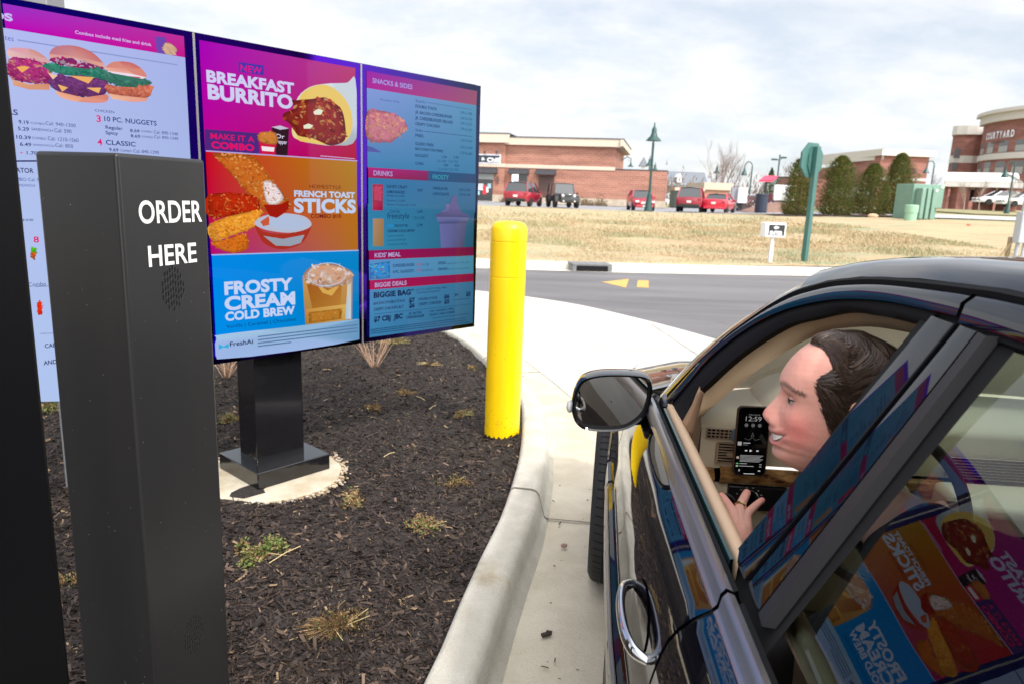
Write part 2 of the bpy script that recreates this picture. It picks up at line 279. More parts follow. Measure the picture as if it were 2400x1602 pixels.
ART=[
[
('P',['9c30c8','c03098','c8148c','c000b8'],[(0.154,0.02),(0.735,0.021),(0.735,0.098),(0.155,0.096)]),
('T','COMBOS','c8c0f8',-0.023,0.071,0.201,0.022,2),
('T','Combos include med fries and drink','d8c0f4',0.36,0.077,0.253,0.011,1),
('P','7048b0',[(0.626,0.04),(0.667,0.037),(0.668,0.098),(0.632,0.1)]),
('S',['d8b090','e0c0a8','d0a090'],24,0.012,[(0.655,0.067),(0.675,0.054),(0.705,0.071),(0.693,0.096),(0.661,0.097)]),
('P',['b8c0f4','a8b4e8','a8b8e8','b4c4f0'],[(0.021,0.096),(0.735,0.098),(0.74,0.483),(-0.022,0.528)]),
('P',['b4c4f0','a8b8e8','a8c0ec','b4c8f0'],[(0.065,0.53),(0.788,0.488),(0.739,1.468),(-0.011,1.354)]),
('L','8898d0',(0.185,0.128),(0.704,0.13),0.004),
('T','Featured favorites','6070b8',0.017,0.134,0.158,0.017,0),
('P',['e0a0b0','d09088','d8a8a8','e8c0c0'],[(0.158,0.16),(0.193,0.151),(0.229,0.152),(0.257,0.166),(0.273,0.186),(0.229,0.191),(0.158,0.187)]),
('S',['b03078','c84880','901868','a84890','e0a878'],120,0.016,[(0.159,0.192),(0.229,0.185),(0.271,0.205),(0.271,0.242),(0.257,0.257),(0.158,0.254)]),
('P','f0b060',[(0.174,0.215),(0.198,0.208),(0.214,0.21),(0.189,0.231)]),
('P',['e8a878','d08870','d89878','e0a080'],[(0.159,0.257),(0.206,0.266),(0.267,0.256),(0.265,0.277),(0.204,0.283),(0.161,0.275)]),
('P',['c07888','c87070','e0a898','e0a8a0'],[(0.275,0.156),(0.29,0.135),(0.322,0.122),(0.365,0.119),(0.407,0.131),(0.435,0.154),(0.447,0.176),(0.429,0.186),(0.369,0.164),(0.305,0.164),(0.276,0.171)]),
('S',['882868','c82868','f0d8e8','702860','d0c8d8'],60,0.014,[(0.277,0.172),(0.333,0.162),(0.422,0.175),(0.433,0.185),(0.41,0.195),(0.297,0.186)]),
('S',['28806c','389078','206858','50a080','488878'],150,0.017,[(0.257,0.192),(0.289,0.191),(0.366,0.199),(0.426,0.183),(0.454,0.198),(0.46,0.225),(0.393,0.222),(0.311,0.22),(0.267,0.209)]),
('S',['703878','884888','5c2860','804070'],160,0.017,[(0.272,0.238),(0.314,0.225),(0.438,0.22),(0.451,0.25),(0.418,0.281),(0.324,0.285),(0.273,0.268)]),
('P','f0b068',[(0.329,0.221),(0.408,0.216),(0.388,0.24)]),
('P','f0b868',[(0.291,0.255),(0.322,0.262),(0.303,0.278)]),
('P','f0b868',[(0.38,0.255),(0.428,0.249),(0.419,0.269)]),
('P','f0c8a0',[(0.265,0.221),(0.293,0.226),(0.278,0.241)]),
('P',['e8a078','d88070','e09080','f0b090'],[(0.284,0.278),(0.323,0.289),(0.396,0.287),(0.445,0.27),(0.446,0.292),(0.413,0.303),(0.34,0.306),(0.295,0.296)]),
('P',['d88878','c86868','d88878','f0b0a0'],[(0.45,0.175),(0.469,0.157),(0.5,0.148),(0.539,0.148),(0.573,0.165),(0.586,0.192),(0.536,0.187),(0.459,0.188)]),
('P','f0e0f0',[(0.453,0.188),(0.536,0.187),(0.584,0.192),(0.575,0.202),(0.477,0.201)]),
('P','d83058',[(0.477,0.199),(0.567,0.194),(0.547,0.207),(0.491,0.213)]),
('S',['387868','488070','306050','589080'],90,0.014,[(0.429,0.19),(0.462,0.193),(0.491,0.217),(0.587,0.2),(0.594,0.219),(0.533,0.237),(0.46,0.225)]),
('S',['d07058','e08060','c06050','e89878','b85848'],140,0.014,[(0.448,0.236),(0.513,0.242),(0.594,0.219),(0.601,0.243),(0.579,0.266),(0.503,0.267),(0.45,0.264)]),
('P',['f0b090','e09880','e8a090','f0c0a0'],[(0.449,0.266),(0.503,0.269),(0.587,0.266),(0.578,0.279),(0.529,0.287),(0.463,0.284)]),
('T','CHICKEN','303c80',0.402,0.334,0.063,0.009,0),
('T','3','e01070',0.404,0.369,0.015,0.023,1),
('T','10 PC. NUGGETS','303c80',0.43,0.364,0.182,0.017,1),
('T','Regular','303c80',0.432,0.391,0.058,0.012,1),
('T','Spicy','303c80',0.431,0.41,0.042,0.012,1),
('T','8.69','303c80',0.515,0.395,0.033,0.011,1),
('T','COMBO','303c80',0.553,0.392,0.04,0.007,0),
('T','Cal: 890-1340','303c80',0.599,0.394,0.09,0.012,0),
('T','8.69','303c80',0.516,0.414,0.033,0.011,1),
('T','COMBO','303c80',0.553,0.412,0.041,0.007,0),
('T','Cal: 890-1340','303c80',0.599,0.411,0.09,0.011,0),
('T','4','e01070',0.401,0.451,0.016,0.023,1),
('T','CLASSIC','303c80',0.429,0.447,0.102,0.017,1),
('T','9.69','303c80',0.438,0.47,0.032,0.012,1),
('T','COMBO','303c80',0.476,0.469,0.04,0.008,0),
('T','Cal: 840-1290','303c80',0.521,0.469,0.092,0.012,0),
('T','9.19','303c80',0.164,0.398,0.029,0.012,1),
('T','COMBO','303c80',0.198,0.396,0.042,0.007,0),
('T','Cal: 940-1300','303c80',0.243,0.395,0.092,0.012,0),
('T','5.29','303c80',0.16,0.42,0.032,0.012,1),
('T','SANDWICH','303c80',0.199,0.417,0.063,0.009,0),
('T','Cal: 590','303c80',0.267,0.417,0.053,0.013,0),
('T','10.39','303c80',0.153,0.448,0.042,0.012,1),
('T','COMBO','303c80',0.199,0.446,0.04,0.008,0),
('T','Cal: 1210-1560','303c80',0.245,0.446,0.095,0.013,0),
('T','6.49','303c80',0.161,0.471,0.033,0.012,1),
('T','SANDWICH','303c80',0.199,0.468,0.063,0.007,0),
('T','Cal: 850','303c80',0.266,0.467,0.055,0.012,0),
('T','+','e01070',0.159,0.498,0.008,0.009,1),
('T','1.70','303c80',0.178,0.498,0.032,0.011,1),
('T','Add Cal: 70','303c80',0.217,0.496,0.073,0.012,0),
('T','BURGERS','303c80',0.038,0.371,0.126,0.018,1),
('T','BACONATOR','202c60',0.076,0.56,0.117,0.016,1),
('T','COMBO Cal: 950','3848a0',0.118,0.588,0.103,0.011,0),
('T','SANDWICH','3848a0',0.135,0.607,0.058,0.009,0),
('T','dave','405080',0.128,0.724,0.05,0.012,0),
('T','8','e01070',0.173,0.798,0.016,0.021,1),
('T','Combo','405080',0.144,0.952,0.053,0.015,0),
('T','CAESAR','202c60',0.175,1.176,0.067,0.015,1),
('T','AND','202c60',0.166,1.238,0.042,0.016,1),
('L','5870a0',(0.164,0.953),(0.219,0.954),0.002),
('L','5870a0',(0.165,1.122),(0.213,1.126),0.002),
('S',['58c020','48a830'],10,0.012,[(0.163,0.816),(0.179,0.817),(0.175,0.833),(0.162,0.832)]),
('S',['c86020','b03010'],10,0.012,[(0.161,0.832),(0.174,0.833),(0.169,0.853),(0.162,0.851)]),
('S',['e83010','c82008'],14,0.014,[(0.164,1.009),(0.176,1.01),(0.175,1.053),(0.164,1.054)]),
],
[
('P',['a800b8','b83c70','b0002c','c0008c'],[(0.019,0.024),(0.739,0.024),(0.743,0.44),(0.022,0.443)]),
('P','4a35a8',[(0.177,0.082),(0.286,0.08),(0.285,0.119),(0.176,0.119)]),
('T','NEW','e0108c',0.184,0.115,0.094,0.026,1),
('T','BREAKFAST','d0d0f4',0.042,0.175,0.382,0.043,2),
('T','BURRITO','d0d0f4',0.044,0.239,0.372,0.054,2),
('P','50287c',[(0.024,0.36),(0.251,0.357),(0.254,0.442),(0.022,0.442)]),
('T','MAKE IT A','e0106c',0.047,0.395,0.186,0.023,1),
('T','COMBO','e0106c',0.048,0.431,0.183,0.026,2),
('P',['d8e0e8','c8d4e0','a8b4bc','e8d890'],[(0.43,0.209),(0.493,0.143),(0.581,0.114),(0.693,0.095),(0.739,0.076),(0.743,0.337),(0.622,0.38),(0.512,0.38),(0.438,0.369),(0.408,0.337)]),
('P','e8c868',[(0.442,0.202),(0.511,0.136),(0.594,0.12),(0.665,0.154),(0.712,0.215),(0.718,0.299),(0.676,0.359),(0.589,0.38),(0.487,0.376),(0.432,0.356)]),
('S',['8c2820','b04828','c87830','a03428','e0b070','702018','d89848'],90,0.022,[(0.412,0.203),(0.454,0.203),(0.567,0.174),(0.612,0.188),(0.665,0.22),(0.684,0.314),(0.669,0.36),(0.596,0.382),(0.532,0.359),(0.438,0.351),(0.427,0.32),(0.374,0.288),(0.372,0.264),(0.423,0.236)]),
('P','e8e8d0',[(0.515,0.242),(0.541,0.226),(0.566,0.231),(0.553,0.251),(0.521,0.254)]),
('P','e8e8d0',[(0.464,0.306),(0.489,0.295),(0.514,0.301),(0.498,0.316),(0.467,0.319)]),
('P','301820',[(0.313,0.326),(0.394,0.325),(0.384,0.44),(0.331,0.443)]),
('P','c8c0d8',[(0.313,0.326),(0.353,0.316),(0.394,0.325),(0.352,0.334)]),
('T','Dr','d8d0e8',0.333,0.37,0.039,0.018,1),
('T','Pepper','d8d0e8',0.333,0.392,0.05,0.017,1),
('P','d01840',[(0.254,0.392),(0.333,0.396),(0.322,0.442),(0.262,0.442)]),
('P','f0e8f0',[(0.263,0.409),(0.323,0.41),(0.319,0.428),(0.266,0.428)]),
('S',['d08038','e09848','b86828'],16,0.014,[(0.251,0.361),(0.279,0.348),(0.331,0.349),(0.332,0.396),(0.255,0.391)]),
('L','c8b8e0',(0.546,0.431),(0.73,0.433),0.003),
('P',['c80020','b08000','a86c00','c00040'],[(0.022,0.447),(0.742,0.442),(0.741,0.723),(0.022,0.723)]),
('P',['c80028','b87008','b06c10','b00078'],[(0.016,0.658),(0.743,0.647),(0.746,0.864),(0.024,0.861)]),
('S',['c86820','b84c10','e0a050','983808','d88838','e8b870'],260,0.013,[(0.085,0.45),(0.214,0.449),(0.29,0.53),(0.382,0.635),(0.38,0.673),(0.319,0.707),(0.285,0.691),(0.207,0.623),(0.118,0.523),(0.053,0.457)]),
('S',['f0e0e0','e8d0d0','e0b8b0'],60,0.008,[(0.266,0.558),(0.312,0.561),(0.358,0.624),(0.309,0.658),(0.275,0.637)]),
('P','a01808',[(0.285,0.685),(0.321,0.658),(0.382,0.635),(0.38,0.673),(0.319,0.708)]),
('S',['b82808','901808','d85818','e89040'],120,0.014,[(0.026,0.619),(0.202,0.612),(0.237,0.638),(0.242,0.68),(0.165,0.691),(0.027,0.71)]),
('S',['f0a030','e88018','d86010','f8c060','b84008'],170,0.013,[(0.027,0.734),(0.213,0.681),(0.264,0.687),(0.24,0.703),(0.22,0.747),(0.076,0.798),(0.032,0.806)]),
('S',['d87018','c05808','e89030','a04008'],80,0.012,[(0.098,0.798),(0.176,0.778),(0.183,0.84),(0.127,0.857),(0.07,0.845),(0.028,0.814)]),
('P','a83020',[(0.22,0.738),(0.257,0.77),(0.349,0.782),(0.446,0.772),(0.489,0.739),(0.478,0.777),(0.434,0.828),(0.342,0.849),(0.264,0.824),(0.232,0.778)]),
('P','98a0b0',[(0.256,0.788),(0.348,0.803),(0.456,0.786),(0.435,0.823),(0.383,0.836),(0.313,0.832)]),
('P','b8bcd0',[(0.218,0.73),(0.259,0.703),(0.352,0.69),(0.453,0.702),(0.492,0.735),(0.468,0.76),(0.385,0.776),(0.286,0.766),(0.234,0.749)]),
('P','c85838',[(0.244,0.727),(0.283,0.703),(0.291,0.739),(0.257,0.747)]),
('P','b0c0dc',[(0.292,0.712),(0.352,0.698),(0.443,0.709),(0.473,0.735),(0.447,0.753),(0.385,0.762),(0.296,0.75)]),
('P','a01808',[(0.261,0.654),(0.383,0.652),(0.367,0.684),(0.322,0.711),(0.288,0.703)]),
('T','HOMESTYLE','702008',0.485,0.577,0.165,0.017,0),
('T','FRENCH TOAST','c0d0ec',0.408,0.615,0.319,0.026,2),
('T','STICKS','c0d0ec',0.406,0.684,0.326,0.06,2),
('T','COMBO #10','701810',0.489,0.71,0.16,0.018,1),
('P',['0088e8','0084c8','0078b8','0090ec'],[(0.025,0.863),(0.746,0.865),(0.747,1.307),(0.026,1.306)]),
('L','b8a8e0',(0.022,0.445),(0.742,0.442),0.005),
('L','a8b8e8',(0.024,0.863),(0.746,0.865),0.005),
('T','FROSTY','c8d4f4',0.072,1.032,0.318,0.053,2),
('T','CREAM','c8d4f4',0.07,1.099,0.33,0.056,2),
('T','COLD BREW','c8d4f4',0.07,1.145,0.327,0.036,2),
('T','Vanilla | Caramel | Chocolate','103868',0.073,1.178,0.329,0.015,0),
('P',['c89858','c08c48','b88838','a87830'],[(0.44,0.979),(0.709,0.99),(0.704,1.204),(0.449,1.202)]),
('P',['a05818','b06a20','b88038','a87028'],[(0.461,1.014),(0.65,1.011),(0.637,1.142),(0.491,1.148)]),
('P',['c89040','d8b060','c89848','b07830'],[(0.451,1.13),(0.672,1.124),(0.665,1.205),(0.457,1.202)]),
('P',['e0d0b8','d0b890','c8d8e8','98c0e0'],[(0.682,1.003),(0.702,1.002),(0.697,1.199),(0.665,1.199)]),
('P','d8a850',[(0.51,1.013),(0.57,1.051),(0.644,1.021),(0.592,1.077),(0.542,1.059)]),
('S',['b87828','c08438','d0a050'],50,0.01,[(0.464,1.146),(0.648,1.143),(0.642,1.193),(0.468,1.196)]),
('S',['cfa080','dcb8a0','c08058','ece0dc','dccac4','b87048','f0e8ea'],46,0.03,[(0.441,0.975),(0.474,0.938),(0.534,0.921),(0.623,0.93),(0.691,0.958),(0.706,0.984),(0.673,1.023),(0.57,1.036),(0.472,1.01)]),
('O','b8d0e8',(0.57,0.973),0.1,0.052,0.0035),
('P',['a8c8e8','90b8d8','6898c0','a0b8e8'],[(0.028,1.217),(0.046,1.202),(0.362,1.203),(0.731,1.204),(0.745,1.219),(0.747,1.307),(0.026,1.306)]),
('T','FreshAi','202c50',0.084,1.258,0.105,0.02,1),
('P','30b0e0',[(0.035,1.241),(0.056,1.254),(0.079,1.243),(0.078,1.264),(0.056,1.258),(0.035,1.264)]),
('L','5878a0',(0.212,1.231),(0.735,1.232),0.0055),
('L','5878a0',(0.211,1.245),(0.735,1.248),0.0055),
('L','5878a0',(0.21,1.259),(0.735,1.264),0.0055),
('L','5878a0',(0.21,1.273),(0.373,1.275),0.0055),
],
[
('P',['9818a8','904860','984860','b01090'],[(0.028,0.027),(0.742,0.03),(0.739,0.104),(0.029,0.104)]),
('T','SNACKS & SIDES','a8a0e8',0.062,0.076,0.238,0.022,1),
('P',['8098d8','4890b0','2878a0','3880b0'],[(0.029,0.104),(0.739,0.104),(0.745,0.468),(0.031,0.469)]),
('S',['c87888','d89870','b86078','e0b080','c04060','d8a060'],130,0.02,[(0.032,0.208),(0.111,0.199),(0.152,0.2),(0.229,0.217),(0.272,0.262),(0.236,0.296),(0.2,0.322),(0.158,0.342),(0.032,0.337)]),
('P','5058a0',[(0.031,0.368),(0.065,0.374),(0.117,0.394),(0.031,0.395)]),
('T','Baconator Fries','404898',0.106,0.15,0.112,0.009,0),
('T','Snacks','405090',0.32,0.134,0.066,0.014,0),
('L','4468a0',(0.396,0.128),(0.705,0.13),0.003),
('T','DOUBLE STACK','1c3c68',0.319,0.16,0.142,0.014,1),
('T','JR. BACON CHEESEBURGER','1c3c68',0.319,0.189,0.247,0.014,1),
('T','JR. CHEESEBURGER DELUXE','1c3c68',0.319,0.217,0.251,0.015,1),
('T','CRISPY CHICKEN','1c3c68',0.32,0.245,0.16,0.014,1),
('T','FRIES','1c3c68',0.32,0.302,0.052,0.014,1),
('T','QUESO FRIES','1c3c68',0.321,0.342,0.119,0.014,1),
('T','BACONATOR FRIES','1c3c68',0.321,0.367,0.185,0.013,1),
('T','NUGGETS','1c3c68',0.321,0.4,0.084,0.014,1),
('T','CHILI','1c3c68',0.322,0.439,0.052,0.014,1),
('T','Sides','204878',0.321,0.275,0.048,0.013,0),
('L','205080',(0.376,0.271),(0.71,0.27),0.003),
('T','1.99 Cal 390','28507c',0.621,0.159,0.085,0.013,0),
('T','2.69 Cal 370','28507c',0.622,0.187,0.085,0.013,0),
('T','2.49 Cal 350','28507c',0.623,0.213,0.085,0.013,0),
('T','1.79 Cal 330','28507c',0.623,0.243,0.086,0.013,0),
('T','2.29 Cal 260','28507c',0.625,0.301,0.086,0.013,0),
('T','2.79 Cal 490','28507c',0.626,0.337,0.087,0.013,0),
('T','3.29 Cal 460','28507c',0.627,0.368,0.087,0.014,0),
('T','1.79','183860',0.5,0.396,0.03,0.011,1),
('T','Cal 220','28587c',0.463,0.417,0.065,0.012,0),
('T','1.79','183860',0.582,0.393,0.032,0.011,1),
('T','Cal 220','28587c',0.545,0.415,0.066,0.013,0),
('T','3.29','183860',0.511,0.437,0.031,0.011,1),
('T','Cal 220','28587c',0.474,0.459,0.065,0.012,0),
('T','3.29','183860',0.587,0.435,0.032,0.011,1),
('T','Cal 220','28587c',0.549,0.457,0.067,0.012,0),
('P',['b0107c','8c1060','780840','a0084c'],[(0.031,0.468),(0.405,0.467),(0.406,0.516),(0.032,0.517)]),
('P',['005080','084468','084060','00507c'],[(0.405,0.467),(0.745,0.468),(0.746,0.517),(0.406,0.516)]),
('T','DRINKS','a8a0d8',0.063,0.504,0.114,0.023,1),
('T','FROSTY','3898b0',0.435,0.506,0.112,0.023,1),
('P',['2474a8','306c90','2c6484','2878a4'],[(0.032,0.517),(0.746,0.517),(0.748,0.681),(0.033,0.686)]),
('P',['2c7ca8','2c6484','205870','3088b0'],[(0.029,0.641),(0.739,0.629),(0.739,0.869),(0.031,0.867)]),
('P',['b01840','a01040','90083c','b82048'],[(0.057,0.547),(0.119,0.546),(0.118,0.672),(0.057,0.673)]),
('S',['c03858','a81840','c86080'],30,0.01,[(0.062,0.553),(0.114,0.551),(0.114,0.629),(0.062,0.63)]),
('P',['b08868','a07850','907048','a08058'],[(0.058,0.712),(0.122,0.713),(0.121,0.849),(0.058,0.847)]),
('T', "DAVE'S CRAFT",'16305c',0.141,0.562,0.129,0.015,1),
('T','LEMONADES','16305c',0.141,0.587,0.112,0.014,1),
('T','All-Natural Cal 280','16305c',0.141,0.604,0.11,0.01,0),
('T','Strawberry Cal 320','16305c',0.141,0.627,0.112,0.009,0),
('T','Blueberry Pomegranate Cal 350','16305c',0.141,0.647,0.182,0.009,0),
('T','3.29','16305c',0.335,0.573,0.032,0.013,1),
('T','2.69','16305c',0.333,0.682,0.035,0.013,1),
('T','Cal 5-570','16305c',0.314,0.714,0.067,0.013,0),
('T','freestyle','16305c',0.143,0.712,0.138,0.03,0),
('T','Coca-Cola','16305c',0.159,0.683,0.061,0.017,0),
('T','NEW','1890d8',0.143,0.754,0.041,0.013,1),
('T','FROSTY®','16305c',0.189,0.754,0.083,0.013,1),
('T','CREAM COLD BREW','16305c',0.143,0.78,0.176,0.014,1),
('T','2.79','16305c',0.332,0.752,0.036,0.014,1),
('T','Vanilla Cal 340-350','16305c',0.144,0.802,0.103,0.008,0),
('T','Caramel Cal 340-350','16305c',0.144,0.823,0.114,0.009,0),
('T','Chocolate Cal 340-350','16305c',0.144,0.845,0.123,0.009,0),
('T','VANILLA OR','16305c',0.436,0.56,0.103,0.014,1),
('T','CHOCOLATE','16305c',0.437,0.589,0.11,0.014,1),
('T','2.29 Cal 350','16305c',0.619,0.562,0.083,0.013,0),
('T','2.29 Cal 350','16305c',0.619,0.587,0.084,0.012,0),
('L','205478',(0.406,0.518),(0.407,0.683),0.002),
('L','205478',(0.404,0.64),(0.409,0.867),0.002),
('P',['706c98','585880','505078','686898'],[(0.522,0.638),(0.577,0.637),(0.612,0.666),(0.674,0.686),(0.694,0.703),(0.465,0.702),(0.493,0.677),(0.525,0.657)]),
('P','605c88',[(0.551,0.682),(0.567,0.605),(0.587,0.588),(0.609,0.604),(0.599,0.615),(0.618,0.646),(0.64,0.682)]),
('P',['6c70a0','4c5480','404870','6068a0'],[(0.462,0.702),(0.695,0.705),(0.686,0.727),(0.676,0.736),(0.485,0.738),(0.467,0.723)]),
('P',['6468a0','545880','484c70','6468a0'],[(0.483,0.738),(0.676,0.736),(0.663,0.869),(0.496,0.867)]),
('P',['98085c','70083c','700c3c','a0084c'],[(0.031,0.867),(0.738,0.869),(0.739,0.917),(0.032,0.914)]),
('T', "KIDS' MEAL",'b0a8dc',0.065,0.903,0.161,0.022,1),
('P',['5890c8','4888a0','4084a0','5890c8'],[(0.032,0.914),(0.739,0.917),(0.741,1.018),(0.033,1.015)]),
('S',['3088d0','50a8e0','a0c030','2060b0','b05060','60c8e8'],50,0.014,[(0.037,0.935),(0.158,0.926),(0.158,1.011),(0.036,1.011)]),
('T','CHEESEBURGER','1c3860',0.175,0.956,0.141,0.015,1),
('T','4 PC. NUGGETS','1c3860',0.176,0.988,0.135,0.015,1),
('T','4.19','b02858',0.329,0.956,0.029,0.014,1),
('T','4.19','b02858',0.329,0.986,0.03,0.013,1),
('T','Cal 280','305878',0.363,0.957,0.051,0.012,0),
('T','Cal 220-250','305878',0.364,0.988,0.077,0.012,0),
('T','SIDES','183058',0.476,0.955,0.055,0.014,1),
('T','DRINKS','183058',0.477,0.988,0.066,0.014,1),
('T','Apple Bites 35 | Fries 200','305878',0.536,0.957,0.166,0.01,0),
('T','Milk 90 | Honest Kids 35','305878',0.546,0.99,0.166,0.011,0),
('P',['a80c58','88083c','80103c','b00c4c'],[(0.034,1.015),(0.741,1.018),(0.742,1.064),(0.034,1.063)]),
('T','BIGGIE DEALS','b0a8dc',0.065,1.052,0.199,0.022,1),
('P',['4888b8','306c90','28607c','3c80b0'],[(0.034,1.063),(0.742,1.064),(0.744,1.305),(0.032,1.304)]),
('T','BIGGIE BAG*','14244c',0.057,1.105,0.257,0.027,2),
('T','GET 4 PC. NUGGETS, FRIES, DRINK','14244c',0.326,1.089,0.217,0.01,0),
('T','+ ANY SANDWICH BELOW','14244c',0.326,1.105,0.167,0.01,0),
('T','BACON DOUBLE STACK','14244c',0.056,1.14,0.2,0.014,1),
('T','CRISPY CHICKEN BLT','14244c',0.058,1.171,0.187,0.014,1),
('T','$7','14244c',0.28,1.147,0.039,0.024,2),
('T','$6','14244c',0.281,1.175,0.037,0.022,2),
('T','DOUBLE STACK','14244c',0.344,1.141,0.132,0.013,1),
('T','CRISPY CHICKEN','14244c',0.344,1.169,0.157,0.015,1),
('T','$6','14244c',0.522,1.144,0.039,0.021,2),
('T','$5','14244c',0.523,1.173,0.038,0.022,2),
('T','JBC','14244c',0.596,1.136,0.035,0.013,1),
('T','$5','14244c',0.685,1.143,0.034,0.023,2),
('T','$7 CBJ','14244c',0.058,1.227,0.103,0.025,2),
('T','JBC','14244c',0.18,1.226,0.059,0.025,2),
('T','JR. BACON','14244c',0.278,1.212,0.085,0.013,1),
('T','CHEESEBURGER','14244c',0.26,1.232,0.123,0.014,1),
('T','4 PC. NUGGETS, FRIES,','14244c',0.421,1.212,0.175,0.011,1),
('T','FROSTY, AND A DRINK','14244c',0.421,1.232,0.183,0.012,1),
('L','1c4468',(0.585,1.158),(0.718,1.159),0.003),
('L','1c4468',(0.436,1.246),(0.713,1.246),0.003),
('L','1c4468',(0.035,1.265),(0.685,1.268),0.004),
('L','1c4468',(0.035,1.274),(0.689,1.281),0.004),
('L','1c4468',(0.034,1.284),(0.715,1.295),0.004),
('L','1c4468',(0.058,1.188),(0.733,1.192),0.002),
],
]
# ================================================================== GROUND
def hf(x, y):
    """terrain beyond the far kerb: rises gently away, more to the right"""
    a = x/max(y, 1)
    l = interp(y, [15, 18, 50, 80, 300], [.14, .2, .62, .66, 1.0])
    r = interp(y, [15, 18, 40, 60, 90, 140, 300], [.14, .22, 1.02, 1.32, 1.9, 2.2, 2.6])
    return lerp(l, r, smooth01((a-.2)/.42))
concrete = mat('concrete_slab', (.56, .54, .49), rough=.85, speck=.12, col2=(.47, .45, .40), nscale=1.1, bump=.25, bscale=90)
concrete_curb = mat('concrete_kerb', (.55, .52, .45), rough=.9, speck=.22, sscale=260., col2=(.45, .42, .35), nscale=7, bump=.35, bscale=120)
asphalt = mat('asphalt', (.165, .157, .163), rough=.8, speck=.25, sscale=70, col2=(.10, .096, .102), nscale=.7, aniso=(.25, 1.6, 1), bump=.5, bscale=160)
def sheet(name, poly, z, m, zf=None):
    mb = MB(); mb.add([(p[0], p[1], z if zf is None else zf(p[0], p[1])) for p in poly], [tuple(range(len(poly)))])
    o = mb.build(name, m); o['kind'] = 'structure'; return o
# base ground, reaching the horizon everywhere but the near lane
mb = MB(); N = 40
xs = sorted(set([-900, -400, -200]+[lerp(-120, 260, i/60) for i in range(61)]+[400, 900])); ys = [15.2, 17, 20, 25, 32, 40, 50, 60, 70, 80, 95, 110, 130, 160, 220, 300, 600, 1800]
def kline(x): return interp(x, [-60, -20, -6, -.74, 2.31, 7.08, 12, 20, 40], [14.0, 14.3, 14.6, 14.82, 15.05, 16.03, 17.3, 19.8, 27])
mb.grid([[(x, max(y, kline(x)+.28+.01*ys.index(y)), hf(x, max(y, kline(x)+.28))-.03) for x in xs] for y in ys])
grass_far = mat('dry_grass_far', (.30, .26, .13), rough=.95, col2=(.21, .19, .09), nscale=.08)
mb.build('ground', grass_far, smooth=True)['kind'] = 'structure'
# near earth under everything (from behind the camera to the far kerb)
sheet('sub_base', [(-60, -30), (60, -30), (60, 15.4), (-60, 15.4)], -.02, mat('sub_base', (.2, .18, .15), rough=.95))
# asphalt access road
far_kerb = [(-60, 14.0), (-20, 14.3), (-6, 14.6), (-.74, 14.82), (2.31, 15.05), (7.08, 16.03), (12, 17.3), (20, 19.8), (40, 27)]
slab_edge = [(-60, 12.4), (-12, 12.3), (-5, 12.1), (-2.5, 11.75), (-.57, 11.03), (.77, 10.13), (1.68, 8.88), (2.27, 7.8), (3.0, 6.3), (3.8, 4.2), (4.4, 1.5), (4.7, -3), (4.8, -28)]
se = [tuple(p)[:2] for p in catmull([(*p, 0) for p in slab_edge], 6)]
sheet('access_road', [(x, y) for x, y in se]+[(60, -28), (60, 30)]+list(reversed(far_kerb)), .0, asphalt)
inner = [(-.95, -3), (-.72, -1.5), (-.55, 0), (-.36, .9), (-.215, 1.75), (-.18, 1.93), (-.14, 2.19), (-.08, 2.53), (-.02, 2.84), (.03, 3.22), (.07, 3.65), (.085, 4.19), (.05, 4.75), (-.21, 5.75), (-.56, 6.75), (-1.15, 7.75), (-2.0, 8.6), (-3.6, 9.4), (-6, 9.9), (-12, 10.1)]
IN = resample(catmull([(*p, 0) for p in inner], 8), 150)
def offs(P, d):
    out = []
    for i, p in enumerate(P):
        t = (P[min(i+1, len(P)-1)]-P[max(i-1, 0)]).normalized(); out.append(p+Vector((t.y, -t.x, 0))*d)
    return out
GUT = offs(IN, .50)
sheet('drive_lane', [(p.x, p.y) for p in GUT]+[(-60, 10.4), (-60, 12.39)]+[p for p in se[1:] if p[1] > -2.9]+[(4.75, -3)], .006, concrete)
mb = MB(); mb.grid([[(p.x, p.y, .004) for p in offs(IN, .11)], [(p.x, p.y, .002) for p in offs(IN, .3)], [(p.x, p.y, .010) for p in offs(IN, .495)]])
mb.build('gutter', mat('concrete_gutter', (.58, .53, .43), rough=.88, speck=.2, sscale=240., col2=(.46, .41, .31), nscale=3.4, bump=.3, bscale=100))['kind'] = 'structure'
mb = MB()
prof = [(-.012, .06), (-.004, .128), (.006, .147), (.02, .152), (.100, .150), (.122, .143), (.138, .122), (.150, .07), (.165, .02), (.185, .004), (.19, -.01)]
mb.grid([[(p.x, p.y, z) for p in offs(IN, d)] for d, z in prof])
mb.build('kerb', concrete_curb, smooth=True, sharp=60)['kind'] = 'structure'
# control joints (dark grooves) in kerb, gutter and slab
jm = mat('joint_shadow_gap', (.16, .14, .11), rough=1)
mb = MB()
def groove(a, b, wd, z):
    a = Vector((*a, z)); b = Vector((*b, z)); d = (b-a).normalized(); s = Vector((-d.y, d.x, 0))*wd/2
    mb.add([a-s, a+s, b+s, b-s], [(0, 1, 2, 3)])
G5 = offs(IN, .5); Gi = offs(IN, .18)
for a, b in zip(G5, G5[1:]): groove((a.x, a.y), (b.x, b.y), .007, .0125)
for k in (20, 41, 59, 78): groove((Gi[k].x, Gi[k].y), (G5[k].x, G5[k].y), .011, .0135)
groove((.55, 4.95), (4.1, 4.62), .008, .0102); groove((.2, 7.15), (2.6, 7.0), .008, .0102); groove((2.05, 4.8), (1.7, 8.6), .008, .0102)
